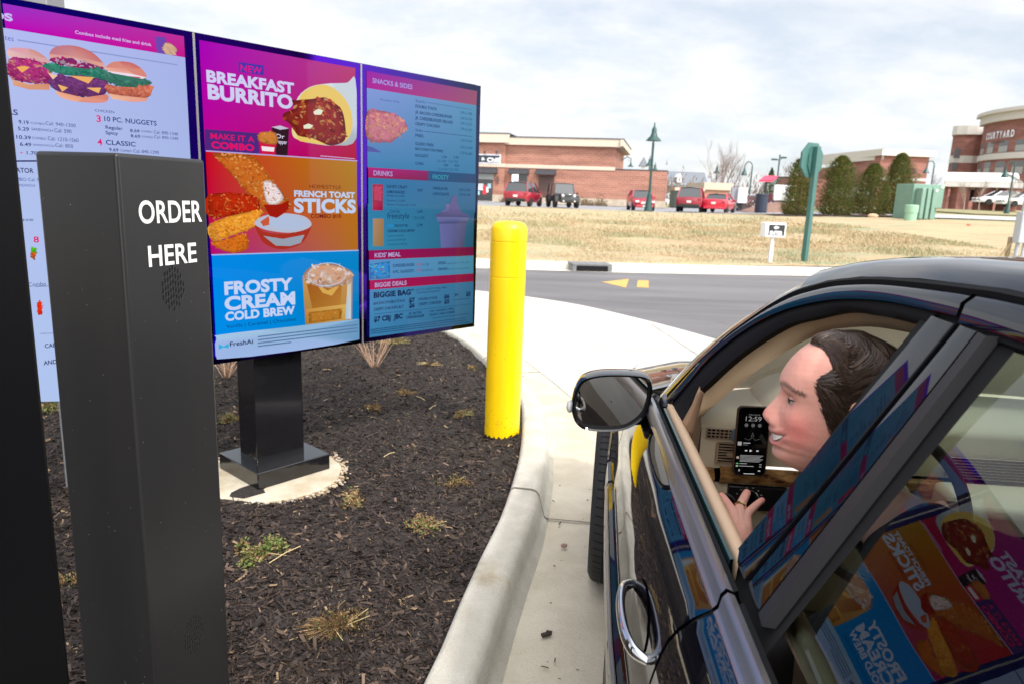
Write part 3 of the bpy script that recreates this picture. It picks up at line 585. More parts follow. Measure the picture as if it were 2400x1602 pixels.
# kerb joints wrap over the kerb profile
for k in (20, 41, 59, 78):
    for (d0, z0), (d1, z1) in zip(prof[1:-2], prof[2:-1]):
        A = offs(IN, d0)[k]; B = offs(IN, d1)[k]; t = (IN[k+1]-IN[k-1]).normalized()*.006
        mb.add([(A.x-t.x, A.y-t.y, z0+.004), (A.x+t.x, A.y+t.y, z0+.004), (B.x+t.x, B.y+t.y, z1+.004), (B.x-t.x, B.y-t.y, z1+.004)], [(0, 1, 2, 3)])
mb.build('concrete_joints', jm)['kind'] = 'structure'
# dirt and debris on the gutter
mb = MB()
for i in range(260):
    k = random.randint(14, 90); d = random.uniform(.2, .75); p = offs(IN, d)[k] if False else IN[k]+(GUT[k]-IN[k])*d/.5
    s = random.uniform(.002, .006); a = random.uniform(0, PI); l = s*random.choice([1, 1, 2, 3])
    c = Vector((p.x+random.uniform(-.1, .1), p.y+random.uniform(-.1, .1), .0155)); u = Vector((math.cos(a), math.sin(a), 0)); v = Vector((-u.y, u.x, 0))
    mb.col = random.choice([(.03, .025, .02), (.1, .06, .04), (.2, .15, .1)])
    mb.add([c+u*l+v*s*.5, c-u*l+v*s*.5, c-u*l-v*s*.5, c+u*l-v*s*.5, c+Vector((0, 0, s*.8))], [(0, 1, 4), (1, 2, 4), (2, 3, 4), (3, 0, 4)])
tag(mb.build('grit', vmat('grit_vc', .9)), 'dark grit and bark crumbs scattered over the gutter', 'grit', kind='stuff')
mb = MB(); mb.ball((0, 0, .012), (.014, .011, .01), 5); mb.ball((.008, .004, .012), (.008, .007, .009), 4)
p = gr(1293*2400/2349, 1256*2400/2349, .01)
st = mb.build('pebble', mat('pink_stone', (.32, .2, .17), rough=.9, noise=.3, nscale=60)); st.location = p; tag(st, 'small reddish pebble lying in the gutter beside the dark car', 'pebble')
mb = MB(); mb.box((0, 0, .006), (.035, .014, .01), .5); mb.box((.01, .006, .01), (.02, .008, .01), -.2)
p = gr(1253*2400/2349, 1457*2400/2349, .01); st = mb.build('bark_chip', mat('bark_loose', (.04, .03, .025), rough=.9)); st.location = p; tag(st, 'single dark bark chip lying in the gutter near the front of the photo', 'bark chip')
# far kerb
FK = resample(catmull([(*p, 0) for p in far_kerb], 8), 90)
def offl(P, d): return offs(P, -d)
mb = MB(); mb.grid([[(p.x, p.y, z) for p in offl(FK, d)] for d, z in [(-.02, -.01), (0, .02), (.02, .12), (.05, .145), (.2, .15), (.24, .11)]])
far_concrete = mat('concrete_far_kerb', (.55, .52, .45), rough=.9, col2=(.48, .45, .38), nscale=1.5)
mb.build('far_kerb', far_concrete)['kind'] = 'structure'
mb = MB(); mb.grid([[(p.x, p.y, z) for p in offl(FK, d)] for d, z in [(-.38, .006), (-.0, .008)]]); mb.build('far_gutter', far_concrete)['kind'] = 'structure'
S = 2400/2349
# pale concrete apron of the side entrance at the right
a = gr(1868*S, 631*S); sheet('side_apron', [(a.x, a.y), (a.x+1.2, a.y-.75), (a.x+3.5, a.y-1.2), (a.x+9, a.y+.3), (a.x+9, a.y+1.6), (a.x+2, a.y+.42)], .012, concrete)
# painted arrow
S27 = 2.703
def z4(p): return gr(1000+p[0]/S27, 480+p[1]/S27)
tri = [z4(p) for p in [(1110, 491), (1281, 472), (1263, 527)]]; bx = [z4(p) for p in [(1338, 480), (1406, 482), (1406, 528), (1330, 524)]]
mb = MB()
mb.add([(p.x, p.y, .0045) for p in tri], [(0, 1, 2)]); mb.add([(p.x, p.y, .0045) for p in bx], [(0, 1, 2, 3)])
yl = mat('road_paint_yellow', (.66, .39, .08), rough=.7, col2=(.40, .25, .09), nscale=14)
tag(mb.build('painted_arrow', yl), 'yellow arrow painted on the asphalt, pointing left, with its tail bar', 'road marking')
# storm drain in the far kerb
d0 = gr(1311*S, 622*S); d1 = gr(1402*S, 624*S); dv_ = (d1-d0); L = dv_.length; ang = math.atan2(dv_.y, dv_.x); 
t = thing('storm_drain', 'grey cast iron storm drain opening set in the far kerb', 'storm drain', (d0.x, d0.y-.03, 0), ang)
iron = mat('cast_iron', (.16, .165, .17), rough=.6, noise=.2, nscale=8)
mb = MB(); mb.b2((0, -.04, .115), (L, .45, .165)); mb.b2((0, -.05, .0), (.09, .3, .114)); mb.b2((L-.09, -.05, 0), (L, .3, .114)); mb.build('hood', iron, t, bevel=.012)
mb = MB(); mb.b2((.091, -.035, .008), (L-.091, -.02, .113)); mb.build('mouth', mat('void_black', (.004, .004, .005), rough=1), t)
# ---------------- dry field beyond the far kerb
import numpy as np
mb = MB()
def field_far(x): return 53 if x < 14 else lerp(53, 40, smooth01((x-14)/10))
cols = [lerp(-16, 50, i/130) for i in range(131)]
def ky(x): return interp(x, [p.x for p in FK], [p.y for p in FK])+.22
rows = []
for j in range(70):
    t = (j/69)**1.7; r = []
    for x in cols:
        y = lerp(ky(x), field_far(x), t)
        e = min(1, j/4)*min(1, (69-j)/6)
        bmp = (math.sin(x*1.7+y*.9)*math.sin(y*1.3-x*.4)*.02+random.uniform(-.012, .012)+.05*max(0, math.sin(x*.6+2.1)*math.sin(y*.8))*1.0)*e
        r.append((x, y, hf(x, y)+bmp+(.0 if j else -.02)+.02))
    rows.append(r)
mb.grid(rows)
m = bpy.data.materials.new('dry_lawn'); m.use_nodes = True; nt = m.node_tree; b = nt.nodes['Principled BSDF']; b.inputs['Roughness'].default_value = .95; b.inputs['Specular IOR Level'].default_value = .1
tc = nt.nodes.new('ShaderNodeTexCoord'); mp = nt.nodes.new('ShaderNodeMapping'); mp.inputs['Scale'].default_value = (.22, .9, 1); nt.links.new(tc.outputs['Object'], mp.inputs['Vector'])
def noi(sc, det, vec):
    n = nt.nodes.new('ShaderNodeTexNoise'); n.inputs['Scale'].default_value = sc; n.inputs['Detail'].default_value = det; n.inputs['Roughness'].default_value = .65; nt.links.new(vec, n.inputs['Vector']); return n
nA = noi(1.3, 5, mp.outputs[0]); nB = noi(.9, 4, mp.outputs[0]); nC = noi(7, 8, tc.outputs['Object'])
r1 = nt.nodes.new('ShaderNodeValToRGB'); r1.color_ramp.elements[0].position = .40; r1.color_ramp.elements[1].position = .58; r1.color_ramp.elements[0].color = (.40, .275, .165, 1); r1.color_ramp.elements[1].color = (.41, .335, .20, 1); nt.links.new(nA.outputs['Fac'], r1.inputs['Fac'])
e = r1.color_ramp.elements.new(.5); e.color = (.40, .34, .225, 1)
mixg = nt.nodes.new('ShaderNodeMix'); mixg.data_type = 'RGBA'; r3 = nt.nodes.new('ShaderNodeValToRGB'); r3.color_ramp.elements[0].position = .52; r3.color_ramp.elements[1].position = .66; nt.links.new(nB.outputs['Fac'], r3.inputs['Fac'])
n_off = nt.nodes.new('ShaderNodeVectorMath'); n_off.operation = 'ADD'; n_off.inputs[1].default_value = (31, 17, 5); nt.links.new(mp.outputs[0], n_off.inputs[0]); nt.links.new(n_off.outputs[0], nB.inputs['Vector'])
nt.links.new(r3.outputs['Color'], mixg.inputs['Factor']); nt.links.new(r1.outputs['Color'], mixg.inputs['A']); mixg.inputs['B'].default_value = (.28, .31, .20, 1)
mul = nt.nodes.new('ShaderNodeMix'); mul.data_type = 'RGBA'; mul.blend_type = 'MULTIPLY'; mul.inputs['Factor'].default_value = 1; r4 = nt.nodes.new('ShaderNodeValToRGB'); r4.color_ramp.elements[0].position = .3; r4.color_ramp.elements[1].position = .6; r4.color_ramp.elements[0].color = (.85, .83, .80, 1); nt.links.new(nC.outputs['Fac'], r4.inputs['Fac'])
nt.links.new(mixg.outputs['Result'], mul.inputs['A']); nt.links.new(r4.outputs['Color'], mul.inputs['B']); nt.links.new(mul.outputs['Result'], b.inputs['Base Color'])
mb.build('field', m, smooth=True, sharp=0)['kind'] = 'structure'
# straw-coloured grass blades on the near part of the field
mb = MB()
for i in range(52000):
    x = random.uniform(-3, 15); y = ky(x)+abs(random.gauss(0, 1))*9
    if y > field_far(x)-1: continue
    q = math.sin(x*.9+1)*math.sin(y*.7+x*.3)
    h = random.uniform(.03, .075)*(1.5 if q > .5 else 1)*(1+.04*(y-15)); a = random.uniform(0, PI); wd = .006+.0016*(y-15)
    z = hf(x, y)+.01; dx = random.uniform(-.04, .04)*2; dy = random.uniform(-.04, .04)
    c = random.choice([(.40, .30, .18), (.43, .36, .22), (.36, .26, .145), (.39, .33, .20)] if q < .35 else [(.31, .33, .19), (.37, .32, .19), (.33, .26, .15)])
    mb.col = c
    mb.add([(x-math.cos(a)*wd, y-math.sin(a)*wd, z), (x+math.cos(a)*wd, y+math.sin(a)*wd, z), (x+dx, y+dy, z+h)], [(0, 1, 2)])
tag(mb.build('dry_grass', vmat('grass_vc', .9, .1)), 'straw coloured dormant grass growing over the field', 'grass', kind='stuff')
# parking lot behind the field, second street to the right
lot_c = mat('parking_asphalt', (.24, .24, .26), rough=.85, noise=.12, nscale=.3)
def strip(name, x0, x1, y0, y1, m, lift=.012, nx=40, ny=6):
    mb = MB(); mb.grid([[(lerp(x0, x1, i/nx), lerp(y0(lerp(x0, x1, i/nx)), y1(lerp(x0, x1, i/nx)), j/ny), 0) for i in range(nx+1)] for j in range(ny+1)])
    mb.v = [(p[0], p[1], hf(p[0], p[1])+lift) for p in mb.v]
    o = mb.build(name, m, smooth=True); o['kind'] = 'structure'; return o
strip('parking_lot', -40, 26, lambda x: 53.6, lambda x: 86, lot_c)
strip('parking_kerb', -40, 22, lambda x: 53.0, lambda x: 53.6, concrete, lift=.06)
strip('walkway', -40, 6, lambda x: 74.3, lambda x: 77.5, concrete, lift=.06)
strip('side_street', 22, 60, lambda x: 44 if x > 23 else 47, lambda x: 54, mat('pale_street', (.42, .41, .41), rough=.8, noise=.05), lift=.02)
# far strip of dark shrubs / woodland edge hiding the horizon
mb = MB()
for i in range(5200):
    x = random.uniform(-60, 75); y = 190+random.uniform(-6, 6); z = hf(x, y)+abs(random.gauss(0, 2.6))
    s = random.uniform(.3, .9); mb.col = random.choice([(.17, .13, .12), (.22, .17, .15), (.13, .11, .09), (.2, .19, .16)])
    mb.add([(x-s*.25, y, z), (x+s*.25, y+.2, z), (x+random.uniform(-.5, .5), y, z+s*1.8)], [(0, 1, 2)])
tag(mb.build('distant_woodland', vmat('woods_vc', .95, .1)), 'hazy line of leafless woodland beyond the buildings', 'woodland', kind='stuff')

# ================================================================== MULCH BED
def mh(x, y): return .105+.018*math.sin(x*2.3+.6)*math.sin(y*1.7)+.010*math.sin(x*7.1+y*3.3)+.006*math.sin(x*13-y*11)
mb = MB()
bedp = [(p.x, p.y) for p in offs(IN, -.0)]
ny_, nx_ = 170, 90
rows = []
for j in range(ny_):
    y = lerp(-2.5, 9.6, j/(ny_-1)); xr = interp(y, [p.y for p in IN if p.y < 9.7], [p.x for p in IN if p.y < 9.7])
    rows.append([(lerp(-9, xr, 1-(1-i/(nx_-1))**2), y, mh(lerp(-9, xr, 1-(1-i/(nx_-1))**2), y)+random.uniform(-.004, .004)) for i in range(nx_)])
mb.grid(rows)
mb.build('mulch_bed', mat('mulch_soil', (.030, .022, .018), rough=.95, col2=(.012, .009, .008), nscale=40, bump=1, bscale=60), smooth=True, sharp=0)['kind'] = 'structure'
N = 200000
xe = np.array([p.x for p in IN if p.y < 9.5]); ye = np.array([p.y for p in IN if p.y < 9.5])
y = 1.15+np.abs(RNG.random(N))**1.25*7.6; fr_ = RNG.random(N); xr = np.interp(y, ye, xe)
xl = -(.72*y+.25); x = xr-.004-fr_*(xr-xl)
z = .105+.018*np.sin(x*2.3+.6)*np.sin(y*1.7)+.010*np.sin(x*7.1+y*3.3)+.006*np.sin(x*13-y*11)+RNG.random(N)*.010
a = RNG.random(N)*6.283; ln = .0035+RNG.random(N)**2.8*.0185; wd = ln*(.14+.3*RNG.random(N)); ti = RNG.normal(0, .34, N); ro = RNG.normal(0, .45, N)
sh = np.exp(RNG.normal(0, .55, N))[:, None]; base = np.where(RNG.random((N, 1)) < .5, np.array([[.025, .017, .014]]), np.array([[.040, .026, .018]]))
pale = RNG.random((N, 1)) < .016; colr = np.where(pale, np.array([[.26, .18, .10]]), base*sh)
u = np.stack([np.cos(a)*np.cos(ti), np.sin(a)*np.cos(ti), np.sin(ti)], 1); v = np.stack([-np.sin(a)*np.cos(ro), np.cos(a)*np.cos(ro), np.sin(ro)], 1)
ok_ = (np.hypot(x+1.155, y-3.25) > .345)
z = np.where(ok_, z, z-1.0)
c = np.stack([x, y, z], 1); tp = RNG.random(N)[:, None]*.5+.4
V = np.stack([c-u*ln[:, None]-v*wd[:, None]*tp, c-u*ln[:, None]*.9+v*wd[:, None]*.8, c+u*ln[:, None]+v*wd[:, None]*tp, c+u*ln[:, None]*.92-v*wd[:, None]*.9], 1).reshape(-1, 3)
me = bpy.data.meshes.new('mulch'); me.vertices.add(4*N); me.vertices.foreach_set('co', V.astype(np.float32).ravel())
me.loops.add(4*N); me.loops.foreach_set('vertex_index', np.arange(4*N, dtype=np.int32)); me.polygons.add(N)
me.polygons.foreach_set('loop_start', np.arange(0, 4*N, 4, dtype=np.int32)); me.polygons.foreach_set('loop_total', np.full(N, 4, dtype=np.int32)); me.update(calc_edges=True)
ca = me.color_attributes.new('Col', 'FLOAT_COLOR', 'CORNER'); ca.data.foreach_set('color', np.repeat(np.concatenate([colr, np.ones((N, 1))], 1), 4, 0).astype(np.float32).ravel())
me.materials.append(vmat('mulch_vc', .7, .35)); tag(link('mulch', me), 'shredded dark brown bark mulch covering the planting bed', 'mulch', kind='stuff')

# ---- small plants in the bed
def D(u_, v_, z_=.11): p = gr(u_*S, v_*S, z_); return (p.x, p.y, mh(p.x, p.y))
GRN = [(.10, .15, .035), (.13, .17, .045), (.19, .20, .07), (.06, .09, .025)]; TAN = [(.26, .16, .07), (.20, .115, .045), (.33, .23, .12), (.12, .075, .035), (.16, .10, .05)]
def tuft(loc, r, h, green, n, label, stalks=4, straws=2):
    t = thing('dried_plant', label, 'plant', loc, random.uniform(0, 6), 'small dried plants in the mulch bed')
    mb = MB(); ms = MB(); subs = [(random.gauss(0, r*.42), random.gauss(0, r*.42), r*random.uniform(.3, .75), h*random.uniform(.4, 1.15)) for _ in range(9)]
    for i in range(n):
        sc_ = subs[i % len(subs)]; a = random.uniform(0, 2*PI); rr = sc_[2]*random.random()**.6; z = sc_[3]*random.random()**1.2*(1-(rr/sc_[2])**2*.8); a0_ = (sc_[0], sc_[1])
        p = Vector((a0_[0]+rr*math.cos(a), a0_[1]+rr*math.sin(a), z)); s = random.uniform(.0035, .0085)*(1.5 if green > .6 else 1)
        q = Vector((random.gauss(0, 1), random.gauss(0, 1), random.gauss(0, .7))).normalized(); k = q.orthogonal().normalized()
        mb.col = random.choice(GRN) if random.random() < green else random.choice(TAN)
        mb.add([p, p+q*s+k*s*.45, p+q*s*2, p+q*s-k*s*.45], [(0, 1, 2, 3)])
        if i % 3 == 0:
            ms.col = random.choice(TAN); b0 = Vector((p.x*.25, p.y*.25, -.01)); m0 = b0.lerp(p, .6)+Vector((0, 0, .012))
            ms.tube([b0, m0, p+Vector((0, 0, .004))], [.0012, .0009, .0005], 3, False)
    for i in range(straws):
        a = random.uniform(0, 2*PI); b0 = Vector((r*.3*math.cos(a), r*.3*math.sin(a), .012)); e = b0+Vector((math.cos(a+.8), math.sin(a+.8), .05))*r*random.uniform(.5, 1.0)
        ms.col = (.55, .43, .22); ms.tube([b0, e], [.0018, .0012], 4)
    mb.build('leaves', vmat('leaf_vc', .75, .2), t); ms.build('stems', vmat('stem_vc', .8, .2), t)
tuft(D(612, 1275), .085, .075, .75, 900, 'leafy green clump with straw stalks, in the mulch nearest the lettered post', straws=3)
tuft(D(777, 1440), .10, .07, .22, 1100, 'largest brown dried clump in the mulch at the bottom of the photo', straws=4)
tuft(D(980, 1210), .075, .055, .3, 600, 'tan and olive dried clump in the mulch left of the kerb bend')
tuft(D(815, 1148), .07, .045, .2, 520, 'orange brown dried clump with a reddish chip, in front of the concrete footing')
tuft(D(1040, 1103), .065, .05, .3, 520, 'olive dried clump in the mulch below the yellow bollard')
tuft(D(1065, 948), .06, .05, .35, 450, 'dark olive clump with dry straws just left of the yellow bollard', straws=6)
tuft(D(848, 932), .075, .035, .08, 420, 'flat rusty orange clump in the mulch right of the black pedestal')
tuft(D(925, 893), .085, .045, .12, 420, 'pale tan clump in the mulch between the twiggy shrub and the bollard')
tuft(D(528, 965), .08, .06, .5, 420, 'half green half brown clump beside the left face of the black pedestal')
tuft(D(982, 838), .11, .03, .3, 350, 'low grassy clump with loose straws lying behind the twiggy shrub', straws=9)
tuft(D(1075, 842), .07, .03, .3, 200, 'smallest faded clump in the mulch near the far kerb edge')
tuft(D(120, 945), .07, .10, .7, 420, 'upright green clump showing between the two black posts', straws=4)
tuft(D(162, 1340), .05, .05, .3, 260, 'brown clump low between the two black posts')
tuft(D(905, 790), .14, .10, .55, 500, 'tall grassy clump half hidden under the right screen', straws=10)
def shrub(loc, r, h, n, label):
    t = thing('bare_shrub', label, 'shrub', loc, 0, 'leafless pale shrubs in the mulch bed')
    mb = MB()
    for i in range(n):
        a = random.uniform(0, 2*PI); k = random.uniform(.3, 1); mb.col = random.choice([(.42, .27, .19), (.36, .22, .15), (.5, .36, .26)])
        e = Vector((math.cos(a)*r*k, math.sin(a)*r*k, h*random.uniform(.6, 1))); m1 = Vector((e.x*.45, e.y*.45, h*.28))
        pts = catmull([(e.x*.06, e.y*.06, -.02), m1, e], 4); mb.tube(pts, [lerp(.0045, .0016, q/(len(pts)-1)) for q in range(len(pts))], 5)
        for _ in range(2):
            q = pts[random.randint(3, 7)]; mb.tube([q, q+Vector((random.gauss(0, .04), random.gauss(0, .04), random.uniform(.04, .10)))], [.0018, .001], 4)
    mb.build('twigs', vmat('twig_vc', .8, .2), t)
shrub(D(858, 838), .24, .28, 26, 'spreading leafless shrub of pale pinkish twigs right of the black pedestal')
shrub(D(518, 872), .22, .26, 20, 'leafless pale twig shrub half hidden between lettered post and pedestal')
# loose straws
for i, (x0, y0, x1, y1) in enumerate([(905, 1045, 880, 1055), (955, 905, 975, 912), (740, 850, 760, 850), (690, 1265, 618, 1310), (1000, 925, 985, 935)]):
    a = Vector(D(x0, y0)); b_ = Vector(D(x1, y1)); mb = MB(); mb.tube([(0, 0, .014), (b_-a)*.5+Vector((0, 0, .02)), (b_-a)+Vector((0, 0, .014))], .0022, 5)
    o = mb.build('straw', mat('straw', (.55, .42, .22), rough=.7)); o.location = a
    tag(o, ['short pale straw on the mulch between the dried clumps', 'thin pale straw lying near the tan clump left of the bollard', 'yellow straw on the mulch right of the pedestal top', 'long bent straw lying beside the leafy green clump', 'tiny straw on the mulch left of the bollard'][i], 'straw', 'loose straws on the mulch')
# gravel ring and concrete footing of the sign
FC = Vector((-1.155, 3.25, 0)); 
mb = MB()
for k in (0,):
    ring = [(FC.x+.335*math.cos(2*PI*i/64)*(1+.01*math.sin(5*i)), FC.y+.335*math.sin(2*PI*i/64)*(1+.01*math.sin(3*i))) for i in range(64)]
    mb.prism([(x, y, .04) for x, y in ring], (0, 0, .092))
mb.build('concrete_footing', mat('footing_concrete', (.55, .50, .40), rough=.9, col2=(.42, .35, .24), nscale=7, bump=.4, bscale=60), bevel=.008)['kind'] = 'structure'
mb = MB()
for i in range(520):
    a = random.uniform(0, 2*PI); r = .335+abs(random.gauss(0, .022)); s = random.uniform(.004, .011)
    mb.col = random.choice([(.42, .33, .22), (.5, .42, .3), (.3, .2, .12), (.45, .4, .34)]); mb.ball((FC.x+r*math.cos(a), FC.y+r*math.sin(a), .122+random.uniform(-.006, .004)), (s, s*.8, s*.6), 3)
tag(mb.build('gravel', vmat('gravel_vc', .9, .2)), 'tan crumbs of gravel round the edge of the concrete footing', 'gravel', kind='stuff')
# ================================================================== MENU BOARD
BD = Vector((.6888, .7250, 0)); BN = Vector((.725, -.6888, 0)); PW = .773; E1 = Vector((-1.285, 2.934, 0)); ZT = 2.071; PH = 1.33
black_steel = mat('black_painted_steel', (.008, .008, .010), rough=.13, spec=.5, coat=.3)
def bezel_mat():
    m = bpy.data.materials.new('bezel_coated_glass'); m.use_nodes = True; nt = m.node_tree; b = nt.nodes['Principled BSDF']
    lw = nt.nodes.new('ShaderNodeLayerWeight'); lw.inputs['Blend'].default_value = .5; rp_ = nt.nodes.new('ShaderNodeValToRGB'); rp_.color_ramp.elements[0].position = .03; rp_.color_ramp.elements[0].color = (.006, .002, .50, 1); rp_.color_ramp.elements[1].position = .27; rp_.color_ramp.elements[1].color = (.02, .025, .05, 1); e_ = rp_.color_ramp.elements.new(.14); e_.color = (.05, .003, .30, 1)
    nt.links.new(lw.outputs['Facing'], rp_.inputs[0]); nt.links.new(rp_.outputs[0], b.inputs['Base Color'])
    b.inputs['Base Color'].default_value = (.055, .004, .42, 1); b.inputs['Roughness'].default_value = .05; b.inputs['Metallic'].default_value = 1; b.inputs['Specular Tint'].default_value = (.3, .1, 1, 1)
    return m
bezel = bezel_mat()
seam_m = mat('panel_seam_metal', (.30, .29, .30), rough=.4, metal=.8)
def screen_mat():
    m = bpy.data.materials.new('lit_screen'); m.use_nodes = True; nt = m.node_tree; nt.nodes.clear()
    out = nt.nodes.new('ShaderNodeOutputMaterial'); add = nt.nodes.new('ShaderNodeAddShader'); em = nt.nodes.new('ShaderNodeEmission')
    at_ = nt.nodes.new('ShaderNodeAttribute'); at_.attribute_name = 'Col'; nt.links.new(at_.outputs['Color'], em.inputs['Color']); em.inputs['Strength'].default_value = EM
    mx = nt.nodes.new('ShaderNodeMixShader'); gl = nt.nodes.new('ShaderNodeBsdfGlossy'); gl.inputs['Roughness'].default_value = .03; gl.inputs['Color'].default_value = (.35, .3, .5, 1)
    fr = nt.nodes.new('ShaderNodeFresnel'); fr.inputs['IOR'].default_value = 1.3
    nt.links.new(fr.outputs[0], mx.inputs[0]); nt.links.new(em.outputs[0], mx.inputs[1]); nt.links.new(gl.outputs[0], mx.inputs[2]); nt.links.new(mx.outputs[0], out.inputs['Surface'])
    return m
scr = screen_mat()
board = thing('menu_board', 'black three screen drive-through menu board on a single pedestal, lit with menus and prices', 'menu board', tuple(E1+BD*PW*.5))
ORG = E1+BD*PW*.5
def loc(p): return Vector(p)-ORG
def bp_(pn, u, v, out=0.):
    """board point: panel number, metres right of the panel's left edge, metres below the top, metres proud of the glass"""
    return E1+BD*(PW*(pn-1)+u)+BN*out+Vector((0, 0, ZT-v))-ORG
def draw_panel(pn, items):
    mb = MB(); lv = .0015
    def poly(pts, col, lift):
        c = [lin(x) for x in col] if isinstance(col, list) else lin(col)
        vs = [bp_(pn, u, v, lift) for u, v in pts]
        if isinstance(c, list) and len(pts) == 4:
            # 6x10 grid so the gradient interpolates bilinearly
            nx, ny = 6, 10; A, B_, C, D_ = vs; ca, cb, cc, cd = [Vector(k) for k in c]
            for i in range(nx):
                for j in range(ny):
                    q = []; k4 = []
                    for (s, t) in ((i, j), (i+1, j), (i+1, j+1), (i, j+1)):
                        s /= nx; t /= ny; q.append(A.lerp(B_, s).lerp(D_.lerp(C, s), t)); k4.append(tuple(ca.lerp(cb, s).lerp(cd.lerp(cc, s), t)))
                    mb.col = k4; mb.add(q, [(0, 1, 2, 3)])
            return
        if isinstance(c, list):
            cen = sum(vs, Vector())/len(vs); cm = tuple(sum((Vector(k) for k in c), Vector())/len(c)); n = len(vs)
            for i in range(n):
                mb.col = [c[int(i*len(c)/n) % len(c)], c[int((i+1)*len(c)/n) % len(c)], cm]; mb.add([vs[i], vs[(i+1) % n], cen], [(0, 1, 2)])
            return
        mb.col = c; n = len(vs)
        bmx = bmesh.new(); vv = [bmx.verts.new(p) for p in vs]; f = bmx.faces.new(vv); r = bmesh.ops.triangulate(bmx, faces=[f]); bmx.verts.index_update()
        mb.add([tuple(v.co) for v in bmx.verts], [tuple(v.index for v in f.verts) for f in bmx.faces]); bmx.free()
    def inside(p, P):
        r = False; j = len(P)-1
        for i in range(len(P)):
            if (P[i][1] > p[1]) != (P[j][1] > p[1]) and p[0] < (P[j][0]-P[i][0])*(p[1]-P[i][1])/(P[j][1]-P[i][1])+P[i][0]: r = not r
            j = i
        return r
    rr = random.Random(11+pn)
    def rnd_(P):
        Q = catmull([(a, b_, 0) for a, b_ in P[-1:]+list(P)+list(P[:2])], 4)[4:-4]; return [(q.x, q.y) for q in Q[:-1]]
    items = [((it[0], it[1], rnd_(it[2])) if it[0] == 'P' and len(it[2]) >= 7 else (it[:4]+(rnd_(it[4]),) if it[0] == 'S' and len(it[4]) >= 5 else it)) for it in items]
    for it in items:
        lv += .00012
        if it[0] == 'P': poly([(max(.02, min(.745, a)), b_) for a, b_ in it[2]] if pn != 0 else [(max(.022, min(.735, a)), b_) for a, b_ in it[2]], it[1], lv)
        elif it[0] == 'S':
            cols, n, size, P = it[1], int(it[2]*1.7), it[3], it[4]
            bc_ = Vector(lin(cols[0])); vs_ = [bp_(pn, max(.021, min(.744, u_)), v_, lv) for u_, v_ in P]; cen_ = sum(vs_, Vector())/len(vs_); poly(P, cols[0], lv)
            for i_ in range(len(vs_)):
                a__, b__ = vs_[i_], vs_[(i_+1) % len(vs_)]; mb.col = [tuple(bc_*.45), tuple(bc_*.45), tuple(bc_*1.1), tuple(bc_*1.1)]; mb.add([a__, b__, b__.lerp(cen_, .3)+BN*.00004, a__.lerp(cen_, .3)+BN*.00004], [(0, 1, 2, 3)])
            lv += .0001; x0 = min(p[0] for p in P); x1 = max(p[0] for p in P); y0 = min(p[1] for p in P); y1 = max(p[1] for p in P)
            k = 0; g = 0
            while k < n and g < n*8:
                g += 1; q = (rr.uniform(x0, x1), rr.uniform(y0, y1))
                if not inside(q, P): continue
                k += 1; s = size*rr.uniform(.25, 1)*.75; a0 = rr.gauss(.2, .7); m_ = rr.randint(5, 7); e = rr.uniform(.25, .6)
                pts = [(q[0]+s*math.cos(a0)*math.cos(6.283*i/m_)-s*e*math.sin(a0)*math.sin(6.283*i/m_), q[1]+s*math.sin(a0)*math.cos(6.283*i/m_)+s*e*math.cos(a0)*math.sin(6.283*i/m_)) for i in range(m_)]
                pts = [(max(.021, min(.744, a)), b_) for a, b_ in pts]
                fy = (q[1]-y0)/max(1e-6, y1-y0); c = Vector(lin(rr.choice(cols))).lerp(Vector(lin(cols[0])), .45)*(1.25-.5*fy)*rr.uniform(.85, 1.15); c2 = c*rr.uniform(.7, .95); vs = [bp_(pn, u, v, lv+k*1.2e-6) for u, v in pts]; cen = sum(vs, Vector())/m_
                for i in range(m_): mb.col = [tuple(c2), tuple(c2), tuple(c)]; mb.add([vs[i], vs[(i+1) % m_], cen], [(0, 1, 2)])
            lv += .0003
        elif it[0] == 'T':
            _, txt, col, u, v, wd, h, bold = it; mb.col = lin(col)
            put_text(mb, txt, bp_(pn, u, v, lv), BD, (0, 0, 1), wd, h, bold)
        elif it[0] == 'L':
            _, col, a, b_, wd = it; mb.col = lin(col)
            mb.add([bp_(pn, a[0], a[1]-wd/2, lv), bp_(pn, b_[0], b_[1]-wd/2, lv), bp_(pn, b_[0], b_[1]+wd/2, lv), bp_(pn, a[0], a[1]+wd/2, lv)], [(0, 1, 2, 3)])
        elif it[0] == 'O':
            _, col, c, rx, ry, wd = it; mb.col = lin(col); n = 40
            for i in range(n):
                q = []
                for (k, s) in ((i, 1), (i+1, 1), (i+1, 0), (i, 0)):
                    t = 2*PI*k/n; q.append(bp_(pn, c[0]+(rx+(wd if s else 0))*math.cos(t), c[1]+(ry+(wd if s else 0))*math.sin(t), lv))
                mb.add(q, [(0, 1, 2, 3)])
    return mb
for pn in range(3):
    mb = MB(); a = bp_(pn, .003, 0); 
    P0 = [bp_(pn, .003, 0, 0), bp_(pn, PW-.003, 0, 0), bp_(pn, PW-.003, PH, 0), bp_(pn, .003, PH, 0)]
    mb.prism(P0, -BN*.05); hs = mb.build('display', bezel, board)
    if pn: 
        sm = MB(); sm.prism([bp_(pn, -.005, 0, .0012), bp_(pn, .004, 0, .0012), bp_(pn, .004, PH, .0012), bp_(pn, -.005, PH, .0012)], -BN*.045); sm.build('seam_strip', seam_m, hs)
    draw_panel(pn, ART[pn]).build('screen_picture', scr, hs)
mb = MB()
mb.b2((-.003, 0, 0), (3*PW+.003, .04, .01)); rot = math.atan2(BD.y, BD.x)
eb = mb.build('edge_trim', mat('dark_trim', (.05, .05, .055), rough=.35, metal=.6), board); eb.rotation_euler = (0, 0, rot); eb.location = bp_(0, 0, 0, -.045)+Vector((0, 0, .0005))
